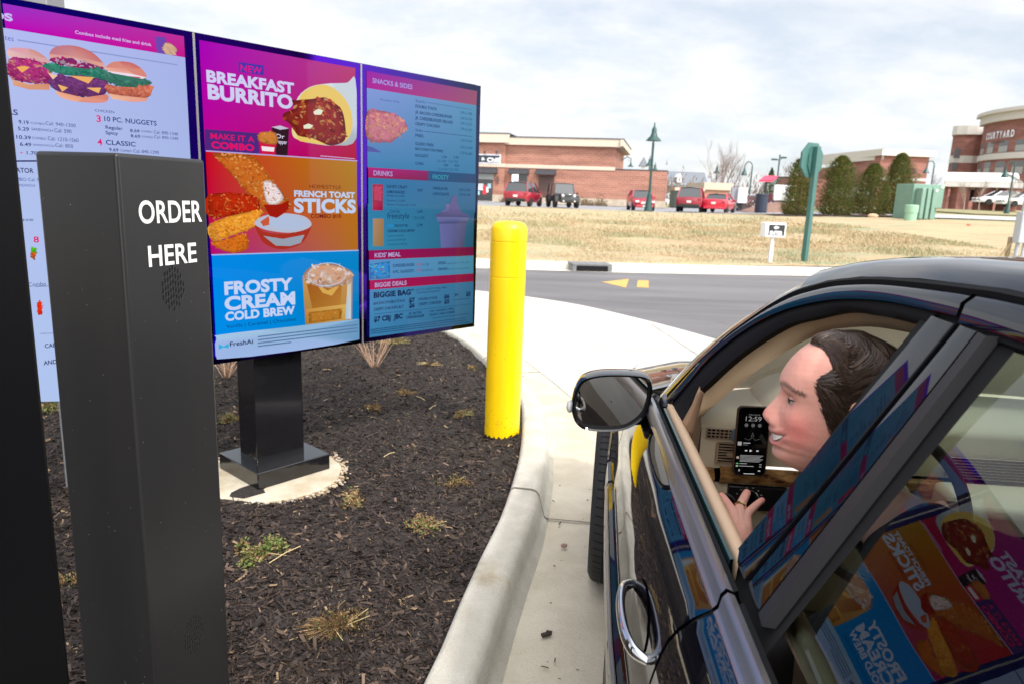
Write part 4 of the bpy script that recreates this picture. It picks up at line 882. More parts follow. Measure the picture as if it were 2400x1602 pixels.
mb = MB(); mb.b2((.1, .052, .12), (3*PW-.1, .14, PH-.12)); bh = mb.build('back_housing', black_steel, board, bevel=.01); bh.rotation_euler = (0, 0, rot); bh.location = bp_(0, 0, PH, 0)
# pedestal: post with base shroud, seen below the middle screen
dp = Vector((.662, .7495, 0)); rp_ = math.atan2(dp.y, dp.x); pc = Vector((-1.173, 3.124, 0))
mb = MB(); mb.b2((0, 0, .19), (.252, .155, .95)); o = mb.build('pedestal', black_steel, board, bevel=.004); o.rotation_euler = (0, 0, rp_); o.location = pc-ORG
f0 = Vector((-1.138, 3.035, 0)); mb = MB(); mb.b2((0, 0, .132), (.385, .37, .212)); o2 = mb.build('base_shroud', black_steel, board, bevel=.004); o2.rotation_euler = (0, 0, rp_); o2.location = f0-ORG
# ================================================================== ORDER POST
gp = mat('grey_powder_coat', (.024, .0235, .024), rough=.31, spec=.42, col2=(.020, .020, .021), nscale=2, aniso=(3, 3, .5))
D1 = Vector((math.sin(math.radians(17)), math.cos(math.radians(17)), 0)); D2 = Vector((-D1.y, D1.x, 0))
Mc = Vector((-.553*1.48, 1.48, 0)); ZP = 1.5+.036*1.48
w1 = .191*1.0; 
# widths from the sight lines of the two outer edges
def wid(d, ratio): return (ratio*Mc.y-Mc.x)/(d.x-ratio*d.y)
w1 = wid(D1, -.431); w2 = wid(D2, -.666)
post = thing('order_post', 'dark grey speaker post with white ORDER HERE lettering and two perforated grilles', 'order post', (Mc.x, Mc.y, .08))
mb = MB(); mb.prism([(0, 0, 0), tuple(D1*w1), tuple(D1*w1+D2*w2), tuple(D2*w2)], (0, 0, ZP-.08))
mb.build('body', gp, post, bevel=.008, segs=3)
NR = Vector((D1.y, -D1.x, 0))
def onface(u, v):
    """photo pixel -> point on the lettered face, relative to the post origin"""
    r = ray(u*S, v*S); n = NR; t = ((Mc-EYE).dot(n))/r.dot(n); return EYE+r*t-Vector((Mc.x, Mc.y, .08))
mb = MB()
for txt, bl_, br, tl in [('ORDER', (319, 514), (463, 506), (303, 461)), ('HERE', (341, 612), (451, 600), (333, 564))]:
    a = onface(*bl_); b_ = onface(*br); t_ = onface(*tl); u = D1
    put_text(mb, txt, (a.x+NR.x*.0012, a.y+NR.y*.0012, (a.z+b_.z)/2), D1, (0, 0, 1), (b_-a).dot(D1), t_.z-a.z, 1)
mb.build('lettering', mat('white_lettering', (.85, .85, .85), rough=.5), post)
void = mat('void_black', (.004, .004, .005), rough=1)
def grille(cx, cy, name):
    c = onface(cx, cy); mb = MB(); eb_ = MB(); rnd = random.Random(3)
    rows_ = [(-4, 3, -1), (-3, 5, 0), (-2, 6, -1), (-1, 6, 0), (0, 7, 0), (1, 6, 0), (2, 6, 0), (3, 4, 0), (4, 2, 0)]
    for k, n, sh in rows_:
        for i in range(n):
            zz = (i-(n-1)/2)*.0155+(.004 if k % 2 else 0)+sh*.002; o = c+D1*k*.0078+NR*.0008+Vector((0, 0, zz)); h = .0052; q = .0016
            mb.prism([o+D1*x+Vector((0, 0, z)) for x, z in ((-q, -h), (q, -h), (q+.0003, h), (-q+.0003, h))], NR*.0006)
            eb_.prism([o-NR*.0005+D1*x+Vector((0, 0, z)) for x, z in ((-q*.2, -h*1.3), (q*1.7, -h*1.3), (q*1.7, h*.9), (q*.9, h*.9))], NR*.0007)
    go = mb.build(name, void, post); eb_.build('slot_glints', mat('slot_glint_grey', (.10, .10, .105), rough=.3, metal=.3), go)  # paler slivers painted as highlights along the slots
grille(398, 662, 'speaker_grille'); grille(446, 1452, 'microphone_grille')
# dust and rain specks on the post
mb = MB(); rr = random.Random(9)
for i in range(70):
    f = rr.random(); zz = rr.uniform(.15, ZP-.12); s_ = rr.uniform(.0004, .0011)
    if f < .55: o = D2*rr.uniform(.01, w2-.01)-D1*.0006; u_ = D2
    else: o = D1*rr.uniform(.01, w1-.01)+NR*.0006; u_ = D1
    mb.add([o+u_*s_*math.cos(a)+Vector((0, 0, zz-.0+s_*math.sin(a)*rr.uniform(.8, 2))) for a in [PI*k/3 for k in range(6)]], [tuple(range(6))])
mb.build('dust_specks', mat('dust', (.35, .35, .34), rough=.9), post)['kind'] = 'stuff'
# black steel canopy column at the frame's left edge
r0 = -.687; y0 = 1.25; c1 = Vector((r0*y0, y0, 0)); c0 = c1-D1*.16
colm = thing('steel_column', 'tall near-black steel column cut by the left edge of the photo', 'column', (c0.x, c0.y, .08))
mb = MB(); mb.prism([(0, 0, 0), tuple(D2*.20+Vector((0, 0, 0))), tuple(D2*.2+D1*.16), tuple(D1*.16)], (0, 0, 2.9))
mb.build('shaft', mat('black_column', (.004, .004, .005), rough=.45, spec=.14, bump=.02, bscale=200), colm, bevel=.01, segs=3)
mb = MB(); mb.prism([tuple(D2*-.04-D1*.04), tuple(D2*.24-D1*.04), tuple(D2*.24+D1*.24), tuple(D2*-.04+D1*.24)], (0, 0, .03)); mb.build('foot_plate', black_steel, colm)
# grey upright behind the left screen (only its head clears the board)
p = at(101, 5, 3.1)
rear = thing('grey_upright', 'grey square upright standing behind the left screen, its head just above it', 'post', (p.x, 3.1, .08))
mb = MB(); mb.b2((-.06, -.06, 0), (.052, .06, 2.75)); mb.build('shaft', mat('grey_paint', (.22, .22, .235), rough=.5), rear, bevel=.004)
mb = MB(); mb.b2((-.1, -.1, 0), (.1, .1, .015)); mb.build('foot_plate', mat('grey_paint', (0, 0, 0)), rear)
# ================================================================== BOLLARD
yel = mat('yellow_plastic', (.93, .62, .0), rough=.36, spec=.45, coat=.1, col2=(.88, .55, .0), nscale=2.2, aniso=(3, 3, .8), bump=.04, bscale=8)
bc = Vector((-.040, 3.93+.09, .06)); R = .1035; zt = 1.355-.06
bol = thing('bollard', 'bright yellow plastic-sleeved bollard at the kerb bend between the board and the lane', 'bollard', tuple(bc))
prof = [(R, .0), (R, .981), (R-.002, .982), (R-.002, .988), (R, .989), (R, 1.178), (R-.002, 1.179), (R-.002, 1.185), (R, 1.186), (R, zt-.045), (R-.006, zt-.028), (R-.018, zt-.012), (R-.04, zt-.003), (.03, zt), (.001, zt)]
mb = MB(); n = 72
vs = []
for i, (r, z) in enumerate(prof):
    for k in range(n): a = 2*PI*k/n; zz = z+((.055+.010*math.sin(k*1.7)+random.uniform(-.006, .006)) if i == 0 else 0); vs.append((r*math.cos(a), r*math.sin(a), zz))
N_ = len(prof); fs = [(i*n+k, i*n+(k+1) % n, (i+1)*n+(k+1) % n, (i+1)*n+k) for i in range(N_-1) for k in range(n)]
mb.add(vs, fs); mb.build('sleeve', yel, bol, smooth=True, sharp=24)
mb = MB(); rr = random.Random(21)
for i in range(150):
    a = rr.uniform(0, 2*PI); z = .075+abs(rr.gauss(0, .07)) if i < 120 else rr.uniform(.2, 1.1); s_ = rr.uniform(.0008, .0028)*(1 if i < 120 else .8); o = Vector((math.cos(a), math.sin(a), 0))*(R+.0006)+Vector((0, 0, z)); t_ = Vector((-math.sin(a), math.cos(a), 0))
    mb.add([o+t_*s_*math.cos(b_)*rr.uniform(.7, 1.3)+Vector((0, 0, s_*math.sin(b_)*rr.uniform(.7, 2.2))) for b_ in [PI*k/3 for k in range(6)]], [tuple(range(6))])
mb.build('mud_specks', mat('dry_mud', (.30, .17, .05), rough=.95), bol)['kind'] = 'stuff'
mb = MB(); mb.lathe([(R-.008, 0), (R-.008, .2)], (0, 0, 0), 24); mb.build('steel_core', mat('rusty_steel', (.12, .07, .04), rough=.8), bol)
# ================================================================== BACKGROUND
def Z(o, sc): return lambda x, y: (o[0]+x/sc, o[1]+y/sc)
za = Z((1100, 280), 4.698); zb = Z((1440, 280), 4.698); zc = Z((1820, 220), 4.05); ze = Z((1650, 370), 9.396); zf = Z((2100, 400), 7.127)
def brick(name, c1, c2, mortar, sc=1.0):
    m = bpy.data.materials.new(name); m.use_nodes = True; nt = m.node_tree; b = nt.nodes['Principled BSDF']; b.inputs['Roughness'].default_value = .9
    br = nt.nodes.new('ShaderNodeTexBrick'); tc = nt.nodes.new('ShaderNodeTexCoord'); sp = nt.nodes.new('ShaderNodeSeparateXYZ'); cb = nt.nodes.new('ShaderNodeCombineXYZ')
    nt.links.new(tc.outputs['Object'], sp.inputs[0]); ad = nt.nodes.new('ShaderNodeMath'); ad.operation = 'ADD'; nt.links.new(sp.outputs['X'], ad.inputs[0]); nt.links.new(sp.outputs['Y'], ad.inputs[1])
    nt.links.new(ad.outputs[0], cb.inputs['X']); nt.links.new(sp.outputs['Z'], cb.inputs['Y']); nt.links.new(cb.outputs[0], br.inputs['Vector'])
    br.inputs['Scale'].default_value = sc; br.inputs['Brick Width'].default_value = .6; br.inputs['Row Height'].default_value = .2; br.inputs['Mortar Size'].default_value = .014
    br.inputs['Color1'].default_value = (*c1, 1); br.inputs['Color2'].default_value = (*c2, 1); br.inputs['Mortar'].default_value = (*mortar, 1)
    n = nt.nodes.new('ShaderNodeTexNoise'); n.inputs['Scale'].default_value = .5; n.inputs['Detail'].default_value = 4; mp = nt.nodes.new('ShaderNodeMapping'); mp.inputs['Scale'].default_value = (.4, .4, 3); nt.links.new(tc.outputs['Object'], mp.inputs[0]); nt.links.new(mp.outputs[0], n.inputs['Vector'])
    r = nt.nodes.new('ShaderNodeValToRGB'); r.color_ramp.elements[0].color = (.72, .72, .72, 1); r.color_ramp.elements[0].position = .35; r.color_ramp.elements[1].position = .6; nt.links.new(n.outputs['Fac'], r.inputs[0])
    mx = nt.nodes.new('ShaderNodeMix'); mx.data_type = 'RGBA'; mx.blend_type = 'MULTIPLY'; mx.inputs['Factor'].default_value = 1; nt.links.new(br.outputs['Color'], mx.inputs['A']); nt.links.new(r.outputs[0], mx.inputs['B']); nt.links.new(mx.outputs['Result'], b.inputs['Base Color'])
    return m
brA = brick('store_brick', (.40, .17, .115), (.33, .13, .09), (.42, .33, .27)); brH = brick('hotel_brick', (.33, .125, .10), (.27, .10, .08), (.36, .26, .22))
stucco = mat('cream_stucco', (.56, .47, .38), rough=.9); stone = mat('split_stone', (.44, .37, .29), rough=.95, noise=.15, nscale=2); dark = mat('dark_cap', (.05, .05, .06), rough=.6)
win = mat('window_glass_dark', (.02, .022, .026), rough=.08, spec=.8); awn = mat('awning_fabric', (.035, .037, .045), rough=.7); frame_m = mat('storefront_frame', (.02, .02, .022), rough=.5)
white = mat('white_paint', (.78, .78, .78), rough=.5); green = mat('dark_green_enamel', (.012, .055, .050), rough=.4)
# --- long brick store. local x runs right along the facade, y goes away, z up
A0 = at(*za(-700, 900), 81); A1 = at(*za(2140, 1004), 75.2)
ang = math.atan2(A1.y-A0.y, A1.x-A0.x); base = hf(A1.x, A1.y)+.05
store = thing('brick_store', 'long red brick store with cream cornice, black awnings and a lower right wing', 'store', (A0.x, A0.y, base), ang)
def fx(u, v):
    """pixel -> (x along the facade, z above base)"""
    r = ray(u, v); n = Vector((-math.sin(ang), math.cos(ang), 0)); t = (Vector((A0.x, A0.y, 0))-EYE).dot(n)/r.dot(n); P = EYE+r*t
    return ((P.x-A0.x)*math.cos(ang)+(P.y-A0.y)*math.sin(ang), P.z-base)
xc = fx(*za(1600, 500))[0]; xe = fx(*za(2165, 800))[0]; zr = fx(*za(1600, 262))[1]; zl = fx(*za(1900, 565))[1]; xs_ = fx(*za(400, 500))[0]; zband = fx(*za(1000, 530))[1]; zc_ = fx(*za(1000, 300))[1]
zstone = fx(*za(1300, 870))[1]
mb = MB(); mb.b2((-20, 0, 0), (xc, 14, zr)); mb.b2((-20, -.4, 0), (xs_, -.0, zr+.18)); mb.b2((xc, .02, 0), (xe, 10, zl-.003)); mb.build('wall', brA, store)
mb = MB(); mb.b2((-20, -.95, zc_+.2), (xs_+.45, -.4, zr+.62)); mb.b2((xs_, -.55, zc_+.05), (xc+.5, 0, zr+.32)); mb.b2((xc, 0, zc_+.05), (xc+.5, 14.4, zr+.32)); mb.b2((xc+.5, -.75, zr-.35), (xc+.8, 14.5, zr+.3)); mb.b2((-20, -.52, zband-.17), (xs_+.1, -.4, zband+.2)); mb.b2((xs_, -.09, zband-.17), (xc+.08, 0, zband+.2)); mb.build('cornice', stucco, store)
mb = MB(); mb.b2((-20, -1.0, zr+.62), (xs_+.5, 12, zr+.72)); mb.b2((xs_-.1, -.62, zr+.32), (xc+.85, 14.6, zr+.42)); mb.b2((xc-.02, -.03, zl), (xe+.05, 10, zl+.1)); mb.build('roof_edge', dark, store)
mb = MB(); mb.b2((xs_, -.06, 0), (xe+.04, -.001, zstone)); mb.b2((-20, -.46, 0), (xs_+.06, -.4, zstone)); mb.b2((xe, 0, 0), (xe+.05, 9, zstone)); mb.build('stone_base', stone, store)
def opening(pts, name, m, y=-.03, lab=None):
    (x0, z0), (x1, z1) = fx(*za(*pts[0])), fx(*za(*pts[1])); mb = MB(); mb.b2((x0, y-.05, z0), (x1, y+.01, z1)); o = mb.build(name, m, store); return x0, x1, z0, z1
opening([(-20, 900), (272, 610)], 'door', win, -.44); opening([(465, 745), (640, 612)], 'window', win); x0, x1, z0, z1 = opening([(755, 862), (938, 628)], 'brown_door', mat('brown_door', (.07, .035, .03), rough=.5))
mb = MB(); (gx0, gz0), (gx1, gz1) = fx(*za(105, 660)), fx(*za(282, 605)); mb.b2((gx0, -.53, gz0), (gx1, -.50, gz1)); mb.build('transom', mat('transom_glass', (.28, .30, .31), rough=.2), store)
mb = MB()
for px_, py_, w_, h_, c in [(135, 745, .7, .7, (.6, .62, .65)), (180, 775, .4, 1.0, (.6, .04, .05)), (232, 735, .4, .5, (.3, .5, .6)), (205, 775, .35, .6, (.75, .75, .75)), (115, 812, .25, .4, (.3, .55, .7))]:
    mb.col = c; x_, z_ = fx(*za(px_, py_)); mb.b2((x_-w_/2, -.53, z_-h_/2), (x_+w_/2, -.51, z_+h_/2))
mb.build('door_posters', vmat('poster_vc', .6), store)
for (a, b_, y_) in [((70, 592), (322, 538), -.42), ((437, 600), (660, 548), -.02), ((735, 608), (958, 556), -.02)]:
    (x0, z0), (x1, z1) = fx(*za(*a)), fx(*za(*b_)); mb = MB(); mb.prism([(x0, y_, z1), (x0, y_-1.1, z0), (x0, y_, z0)], (x1-x0, 0, 0)); mb.build('awning', awn, store)
# shop sign: white letters on a navy board with pale frame
(x0, z0), (x1, z1) = fx(*za(-160, 482)), fx(*za(360, 390)); mb = MB(); mb.b2((x0, -.56, z0), (x1, -.42, z1)); sg = mb.build('shop_sign', mat('sign_frame', (.55, .57, .6), rough=.5), store)
mb = MB(); mb.b2((x0+.14, -.575, z0+.14), (x1-.14, -.561, z1-.14)); mb.build('sign_face', mat('navy_sign', (.02, .03, .05), rough=.5), sg)
mb = MB(); (tx0, tz0), (tx1, _) = fx(*za(-140, 460)), fx(*za(345, 460)); put_text(mb, 'DQ Grill & Chill', (tx0, -.59, tz0), (1, 0, 0), (0, 0, 1), tx1-tx0, (z1-z0)*.42, 2); mb.build('lettering', white, sg)
for u in (185, 318):
    x_, z_ = fx(*za(u, 365)); mb = MB(); mb.tube([(x_, -.42, z_-.3), (x_, -.8, z_-.1), (x_+.1, -1.1, z_+.1)], .04, 6); mb.lathe([(.05, .12), (.2, -.1)], (x_+.1, -1.1, z_), 10); mb.build('sign_lamp', frame_m, store)
x_, z_ = fx(*za(322, 670)); mb = MB(); mb.b2((x_-.12, -.6, z_-.35), (x_+.12, -.4, z_+.35)); mb.build('wall_lamp', mat('lamp_brown', (.12, .06, .05), rough=.5), store)
x_, z_ = fx(*za(1690, 490)); mb = MB(); mb.tube([(xc+.5, 3, z_+.5), (xc+1.1, 3, z_+.9), (xc+1.5, 3, z_+.7), (xc+1.5, 3, z_+.2)], .05, 6); mb.lathe([(.06, .3), (.12, .05), (.35, -.15)], (xc+1.5, 3, z_), 12); mb.build('wall_lamp', green, store)
mb = MB(); x_, z_ = fx(*za(1375, 240)); mb.lathe([(.15, -.3), (.25, 0), (.15, .3)], (x_, 4, z_), 10); mb.build('roof_vent', white, store)
# shrubs along the store
for i, (u, v) in enumerate([(1265, 935), (1435, 945), (415, 890)]):
    p = at(*za(u, v), 73.6); rr = random.Random(i); mb = MB()
    for k in range(240):
        a = rr.uniform(0, 6.28); e = rr.uniform(.1, 1); q = Vector((math.cos(a)*e*.85, math.sin(a)*e*.4, abs(rr.gauss(0, .42))*(1.1-e*.5))); mb.col = rr.choice([(.12, .08, .05), (.18, .13, .08), (.09, .07, .04)])
        mb.add([q, q+Vector((rr.uniform(-.1, .1), .03, .14)), q+Vector((.1, 0, .03))], [(0, 1, 2)])
    o = mb.build('wintry_shrub', vmat('shrub_vc', .9, .1)); o.location = (p.x, p.y, hf(p.x, p.y)); tag(o, ['brown leafless shrub at the store wall right of the black off-roader', 'wider brown shrub at the store wall, midway along the lower wing', 'low brown shrub at the store corner left of the red rear-facing SUV'][i], 'shrub', 'brown shrubs along the store wall')
# ---- small cars
def bgcar(label, cat, p, heading, L, W, H, color, kind='suv', lift=0, group=None):
    """x forward. lofted body with glass house"""
    t = thing({'suv': 'parked_suv', 'sedan': 'parked_car', 'jeep': 'parked_offroader'}[kind], label, cat, (p.x, p.y, hf(p.x, p.y)+.03+lift), heading, group)
    paint = mat('car_paint_%02x%02x%02x' % tuple(int(c*255) for c in color), color, rough=.25, spec=.5, coat=.6)
    gl = mat('car_window', (.03, .036, .04), rough=.05, spec=.9); tyre = mat('tyre', (.014, .014, .015), rough=.8); rim = mat('alloy', (.42, .42, .43), rough=.3, metal=.7); blk = mat('black_trim', (.012, .012, .013), rough=.5)
    belt = H*(.56 if kind != 'sedan' else .62); hood = H*(.54 if kind == 'suv' else .55)
    if kind == 'sedan': st = [(-L/2, .30*H, .66*H, .80), (-L/2+.12, .2*H, .70*H, .95), (-L/2+.8, .17*H, .70*H, 1), (-.6, .17*H, .64*H, 1), (.9, .17*H, .62*H, 1), (L/2-.7, .18*H, .55*H, .98), (L/2-.15, .2*H, .47*H, .88), (L/2, .26*H, .40*H, .7)]
    elif kind == 'suv': st = [(-L/2, .25*H, .58*H, .86), (-L/2+.1, .2*H, .60*H, .97), (-.8, .17*H, .58*H, 1), (.9, .17*H, .57*H, 1), (L/2-.5, .18*H, .54*H, .98), (L/2-.1, .2*H, .50*H, .92), (L/2, .25*H, .44*H, .8)]
    else: st = [(-L/2, .28*H, .56*H, .8), (-.9, .26*H, .58*H, .82), (.7, .26*H, .58*H, .82), (L/2-.3, .27*H, .57*H, .66), (L/2-.05, .28*H, .56*H, .64), (L/2, .32*H, .52*H, .62)]
    rows = []
    for x, zb_, zt_, wf in st:
        w_ = W/2*wf; rows.append([(x, -w_*.9, zb_), (x, -w_, zb_+.12*H), (x, -w_, zt_-.08*H), (x, -w_*.93, zt_), (x, 0, zt_+.02*H), (x, w_*.93, zt_), (x, w_, zt_-.08*H), (x, w_, zb_+.12*H), (x, w_*.9, zb_)])
    mb = MB(); mb.grid(rows); mb.add(rows[0], [tuple(range(9))]); mb.add(rows[-1], [tuple(range(9))]); mb.build('body', paint, t, smooth=True, sharp=50)
    # cabin
    if kind == 'sedan': x0, x1, x2, x3 = -L/2+.55, -L*.26, L*.04, L*.23
    elif kind == 'suv': x0, x1, x2, x3 = -L/2+.08, -L/2+.45, L*.08, L*.24
    else: x0, x1, x2, x3 = -L/2+.02, -L/2+.12, L*.10, L*.16
    wb = W/2*(.93 if kind != 'jeep' else .80); wt = W/2*(.72 if kind != 'jeep' else .72); zb_ = belt; zt_ = H
    C = [[(x0, -wb, zb_), (x0, wb, zb_)], [(x1, -wt, zt_-.04), (x1, wt, zt_-.04)], [(x2, -wt, zt_-.02), (x2, wt, zt_-.02)], [(x3, -wb, zb_), (x3, wb, zb_)]]
    mb = MB(); a, b_, c, d = C; V_ = [*a, *b_, *c, *d]; mb.add(V_, [(0, 1, 3, 2), (4, 5, 7, 6), (0, 2, 4, 6), (1, 7, 5, 3)]); mb.build('windows', gl, t)
    mb = MB(); mb.grid([[(x1-.08, -wt-.02, zt_-.07), (x1-.06, 0, zt_+.005), (x1-.08, wt+.02, zt_-.07)], [((x1+x2)/2, -wt-.02, zt_-.02), ((x1+x2)/2, 0, zt_+.03), ((x1+x2)/2, wt+.02, zt_-.02)], [(x2+.06, -wt-.02, zt_-.05), (x2+.08, 0, zt_), (x2+.06, wt+.02, zt_-.05)]])
    for s in (-1, 1):
        for (q0, q1) in ((C[0], C[1]), (C[2], C[3])):
            k = 0 if s < 0 else 1; mb.tube([Vector(q0[k])+Vector((0, s*.012, 0)), Vector(q1[k])+Vector((0, s*.012, 0))], .045, 6)
        mb.tube([(lerp(x1, x2, .45), s*(wt+.005), zt_-.04), (lerp(x0, x3, .5), s*(wb+.01), zb_)], .04, 6)
    mb.build('roof', paint, t, smooth=True)
    wr = (.33 if kind == 'sedan' else .37) if kind != 'jeep' else .44
    for sx in (-1, 1):
        for sy in (-1, 1):
            M = Matrix.Rotation(PI/2, 3, 'X'); c = (sx*L*.295, sy*(W/2-.12), wr)
            mb = MB(); mb.lathe([(wr*.6, -.12), (wr*.95, -.12), (wr, -.07), (wr, .07), (wr*.95, .12), (wr*.6, .12)], c, 24, M); wo = mb.build('wheel', tyre, t)
            mb = MB(); mb.lathe([(wr*.1, -.105), (wr*.6, -.115), (wr*.62, 0), (wr*.6, .115), (wr*.1, .105)], c, 16, M); mb.build('rim', rim, wo)
    def lamp(nm, x, y, z, dx, dy, dz, m): mb = MB(); mb.box((x, y, z), (dx, dy, dz)); mb.build(nm, m, t, bevel=.02)
    red = mat('tail_lamp_red', (.30, .01, .015), rough=.2, coat=.5); cl = mat('head_lamp_clear', (.62, .62, .6), rough=.15, coat=.5); pl = mat('number_plate', (.62, .63, .6), rough=.5)
    for s in (-1, 1):
        lamp('taillight', -L/2+.06, s*W*.39, H*(.52 if kind != 'sedan' else .56), .16, W*.14, H*.10, red)
        if kind != 'jeep': lamp('headlight', L/2-.12, s*W*.34, H*.44, .2, W*.17, H*.09, cl)
        else:
            mb = MB(); mb.lathe([(.10, -.03), (.10, .03), (.02, .045)], (L/2+.01, s*W*.235, H*.50), 16, Matrix.Rotation(PI/2, 3, 'Y')); mb.build('headlight', cl, t)
        lamp('mirror', x3-.12, s*(W/2+.08), belt+.06, .12, .16, .13, blk if kind == 'jeep' else paint)
    lamp('plate', -L/2-.012, 0, H*(.42 if kind != 'sedan' else .5), .03, .34, .16, pl)
    if kind == 'jeep':
        for s in (-1, 1):
            for sx in (-1, 1):
                mb = MB(); c = sx*L*.295; mb.grid([[(c+.62*math.cos(a), s*(W/2-.36), .1+.56*math.sin(a)+.36), (c+.62*math.cos(a), s*(W/2), .1+.50*math.sin(a)+.36)] for a in [PI*k/8 for k in range(9)]]); mb.build('fender_flare', blk, t, solid=.04)
        mb = MB(); mb.b2((L/2-.02, -W*.36, .40), (L/2+.22, W*.36, .62)); mb.build('bumper', blk, t, bevel=.03)
        mb = MB()
        for k in range(7): mb.b2((L/2-.01, -.24+k*.075, H*.42), (L/2+.012, -.205+k*.075, H*.53))
        mb.build('grille', void, t)
        for s in (-1, 1): mb = MB(); mb.lathe([(.06, -.02), (.06, .02)], (L/2+.235, s*.42, .52), 12, Matrix.Rotation(PI/2, 3, 'Y')); mb.build('fog_lamp', cl, t)
    else:
        mb = MB(); mb.b2((-L/2-.05, -W*.40, H*.2), (-L/2+.3, W*.40, H*.33)); mb.build('rear_bumper', blk if kind == 'suv' else paint, t, bevel=.04); mb = MB(); mb.b2((L/2-.35, -W*.38, H*.17), (L/2+.02, W*.38, H*.28)); mb.build('front_bumper', blk if kind == 'suv' else paint, t, bevel=.04)
        mb = MB(); mb.b2((L/2-.03, -.3, H*.33), (L/2+.03, .3, H*.44)); mb.build('grille', mat('chrome', (.6, .6, .62), rough=.15, metal=1), t)
        lamp('plate', L/2+.03, 0, H*.23, .02, .3, .14, pl)
    return t
def gpt(u, v, y): p = at(u, v, y); return p
rowg = 'cars parked in front of the brick store'
vh = lambda p: math.atan2(p.y, p.x)      # heading pointing away from the photographer
p = gpt(*za(600, 930), 55.5); bgcar('red SUV parked tail towards us, leftmost car in front of the awnings', 'SUV', p, vh(p)-.28, 4.7, 1.95, 1.80, (.30, .012, .03), 'suv', group=rowg)
p = gpt(*za(1020, 960), 55.5); bgcar('black off-roader parked facing us with round headlights', 'off-roader', p, vh(p)+PI+.22, 4.2, 1.88, 1.84, (.018, .02, .024), 'jeep', group=rowg)
p = gpt(*za(1880, 985), 56); bgcar('small bright red retro car facing us beside the tall green lamp', 'car', p, vh(p)+PI+.16, 4.2, 1.70, 1.56, (.42, .015, .035), 'sedan', group=rowg)
p = gpt(*zb(840, 1010), 57); bgcar('dark red SUV with chrome tail bar, tail towards us', 'SUV', p, vh(p)-.08, 4.9, 1.95, 1.88, (.28, .015, .035), 'suv', group=rowg)
p = gpt(*zb(1150, 1025), 56.5); bgcar('bright red saloon, tail towards us, rightmost of the parked row', 'car', p, vh(p)-.2, 4.6, 1.82, 1.44, (.52, .01, .035), 'sedan', group=rowg)
p = gpt(*zb(615, 890), 97); bgcar('white car beyond the low wing, half behind the green screen', 'car', p, PI*.1, 4.5, 1.8, 1.6, (.75, .75, .76), 'suv')
p = gpt(*zb(1750, 930), 86); bgcar('purple blue car parked behind the reddish hedge', 'car', p, PI*.05, 4.6, 1.8, 1.65, (.06, .04, .2), 'suv')
hg = 'cars parked in front of the hotel'
p = gpt(*zf(1700, 600), 78); bgcar('white saloon parked side-on under the hotel canopy', 'car', p, PI-.10, 4.9, 1.85, 1.5, (.74, .75, .77), 'sedan', lift=.62, group=hg)
p = gpt(*zf(2130, 620), 74); bgcar('white car overlapping the right frame edge, behind the leaning utility post', 'car', p, PI-.10, 4.8, 1.85, 1.48, (.80, .80, .80), 'sedan', lift=.55, group=hg)
p = gpt(*zf(1250, 590), 84); bgcar('dark blue car behind the nose of the white saloon', 'car', p, PI-.3, 4.6, 1.8, 1.5, (.03, .05, .10), 'sedan', lift=.72, group=hg)
# ---- lamps
def lathe_lamp(label, base, top, y, style, head=None, group='green street lamps'):
    """base, top in pixels at distance y"""
    b_ = at(*base, y); t_ = at(*top, y); zb_ = hf(b_.x, y); H_ = t_.z-zb_
    t = thing('street_lamp', label, 'street lamp', (b_.x, y, zb_), 0, group)
    r = H_*.012; mb = MB()
    mb.lathe([(r*4.2, 0), (r*4.2, .15), (r*3.4, .35), (r*2.6, H_*.14), (r*1.9, H_*.19), (r*2.0, H_*.2), (r*1.35, H_*.21), (r*1.1, H_*(.78 if style == 'top' else .9))], (0, 0, 0), 14); mb.build('pole', green, t, smooth=True)
    if style == 'top':
        z = H_*.80; mb = MB(); mb.lathe([(r*.8, z-.1), (r*.8, z+.0), (r*7.5, z-.02), (r*6.5, z+.08), (r*3.6, z+.3), (r*2.4, z+.55), (r*2.3, z+.8), (r*.8, z+1.0), (r*.5, H_)], (0, 0, 0), 16); mb.build('lamp_head', green, t, smooth=True)
    elif style == 'crook':
        z = H_*.9; w_ = H_*.16; mb = MB(); mb.tube([(0, 0, z), *[(-w_/2+w_/2*math.cos(a), 0, z+H_*.1*math.sin(a)) for a in [PI*k/10 for k in range(1, 11)]], (-w_, 0, z-H_*.06)], r*.8, 6); mb.build('arm', green, t)
        mb = MB(); mb.lathe([(r*1.2, .0), (r*2, -.2), (r*5.5, -.7), (r*5.3, -.75)], (-w_, 0, z-H_*.04), 14); mb.build('lamp_head', green, t)
    else:
        mb = MB()
        mb.lathe([(r, 0), (r*1.2, H_*.12)], (0, 0, H_*.88), 8)
        for s in (-1, 1): mb.tube([(0, 0, H_*.9), (s*.5, .2, H_*(.93+.02*s))], r*.8, 5); mb.box((s*.55, .2, H_*(.93+.02*s)), (.6, .35, .2), 0)
        mb.build('lamp_head', green, t)
lathe_lamp('tallest dark green bell-shaded street lamp, in front of the store beside the small red car', za(1970, 1012), za(2042, 35), 53.8, 'top')
lathe_lamp('green lamp rising behind the lower wing, left of the tall lamp', za(1955, 900), za(1972, 400), 100, 'top')
lathe_lamp('smaller green lamp just right of the tall lamp, behind the wing', za(2020, 860), za(2030, 470), 118, 'top')
lathe_lamp('green shepherd-crook lamp right of the bare trees', zb(1482, 880), zb(1525, 470), 80, 'crook')
lathe_lamp('green twin-head lamp behind the red canopy', zb(1772, 860), zb(1822, 390), 88, 'twin')
lathe_lamp('thin lamp seen through the leftmost bare trees', zb(1100, 880), zb(1112, 500), 105, 'top')
lathe_lamp('thin dark crook lamp in front of the hotel canopy', zf(1865, 600), zf(1900, -150), 66, 'crook')
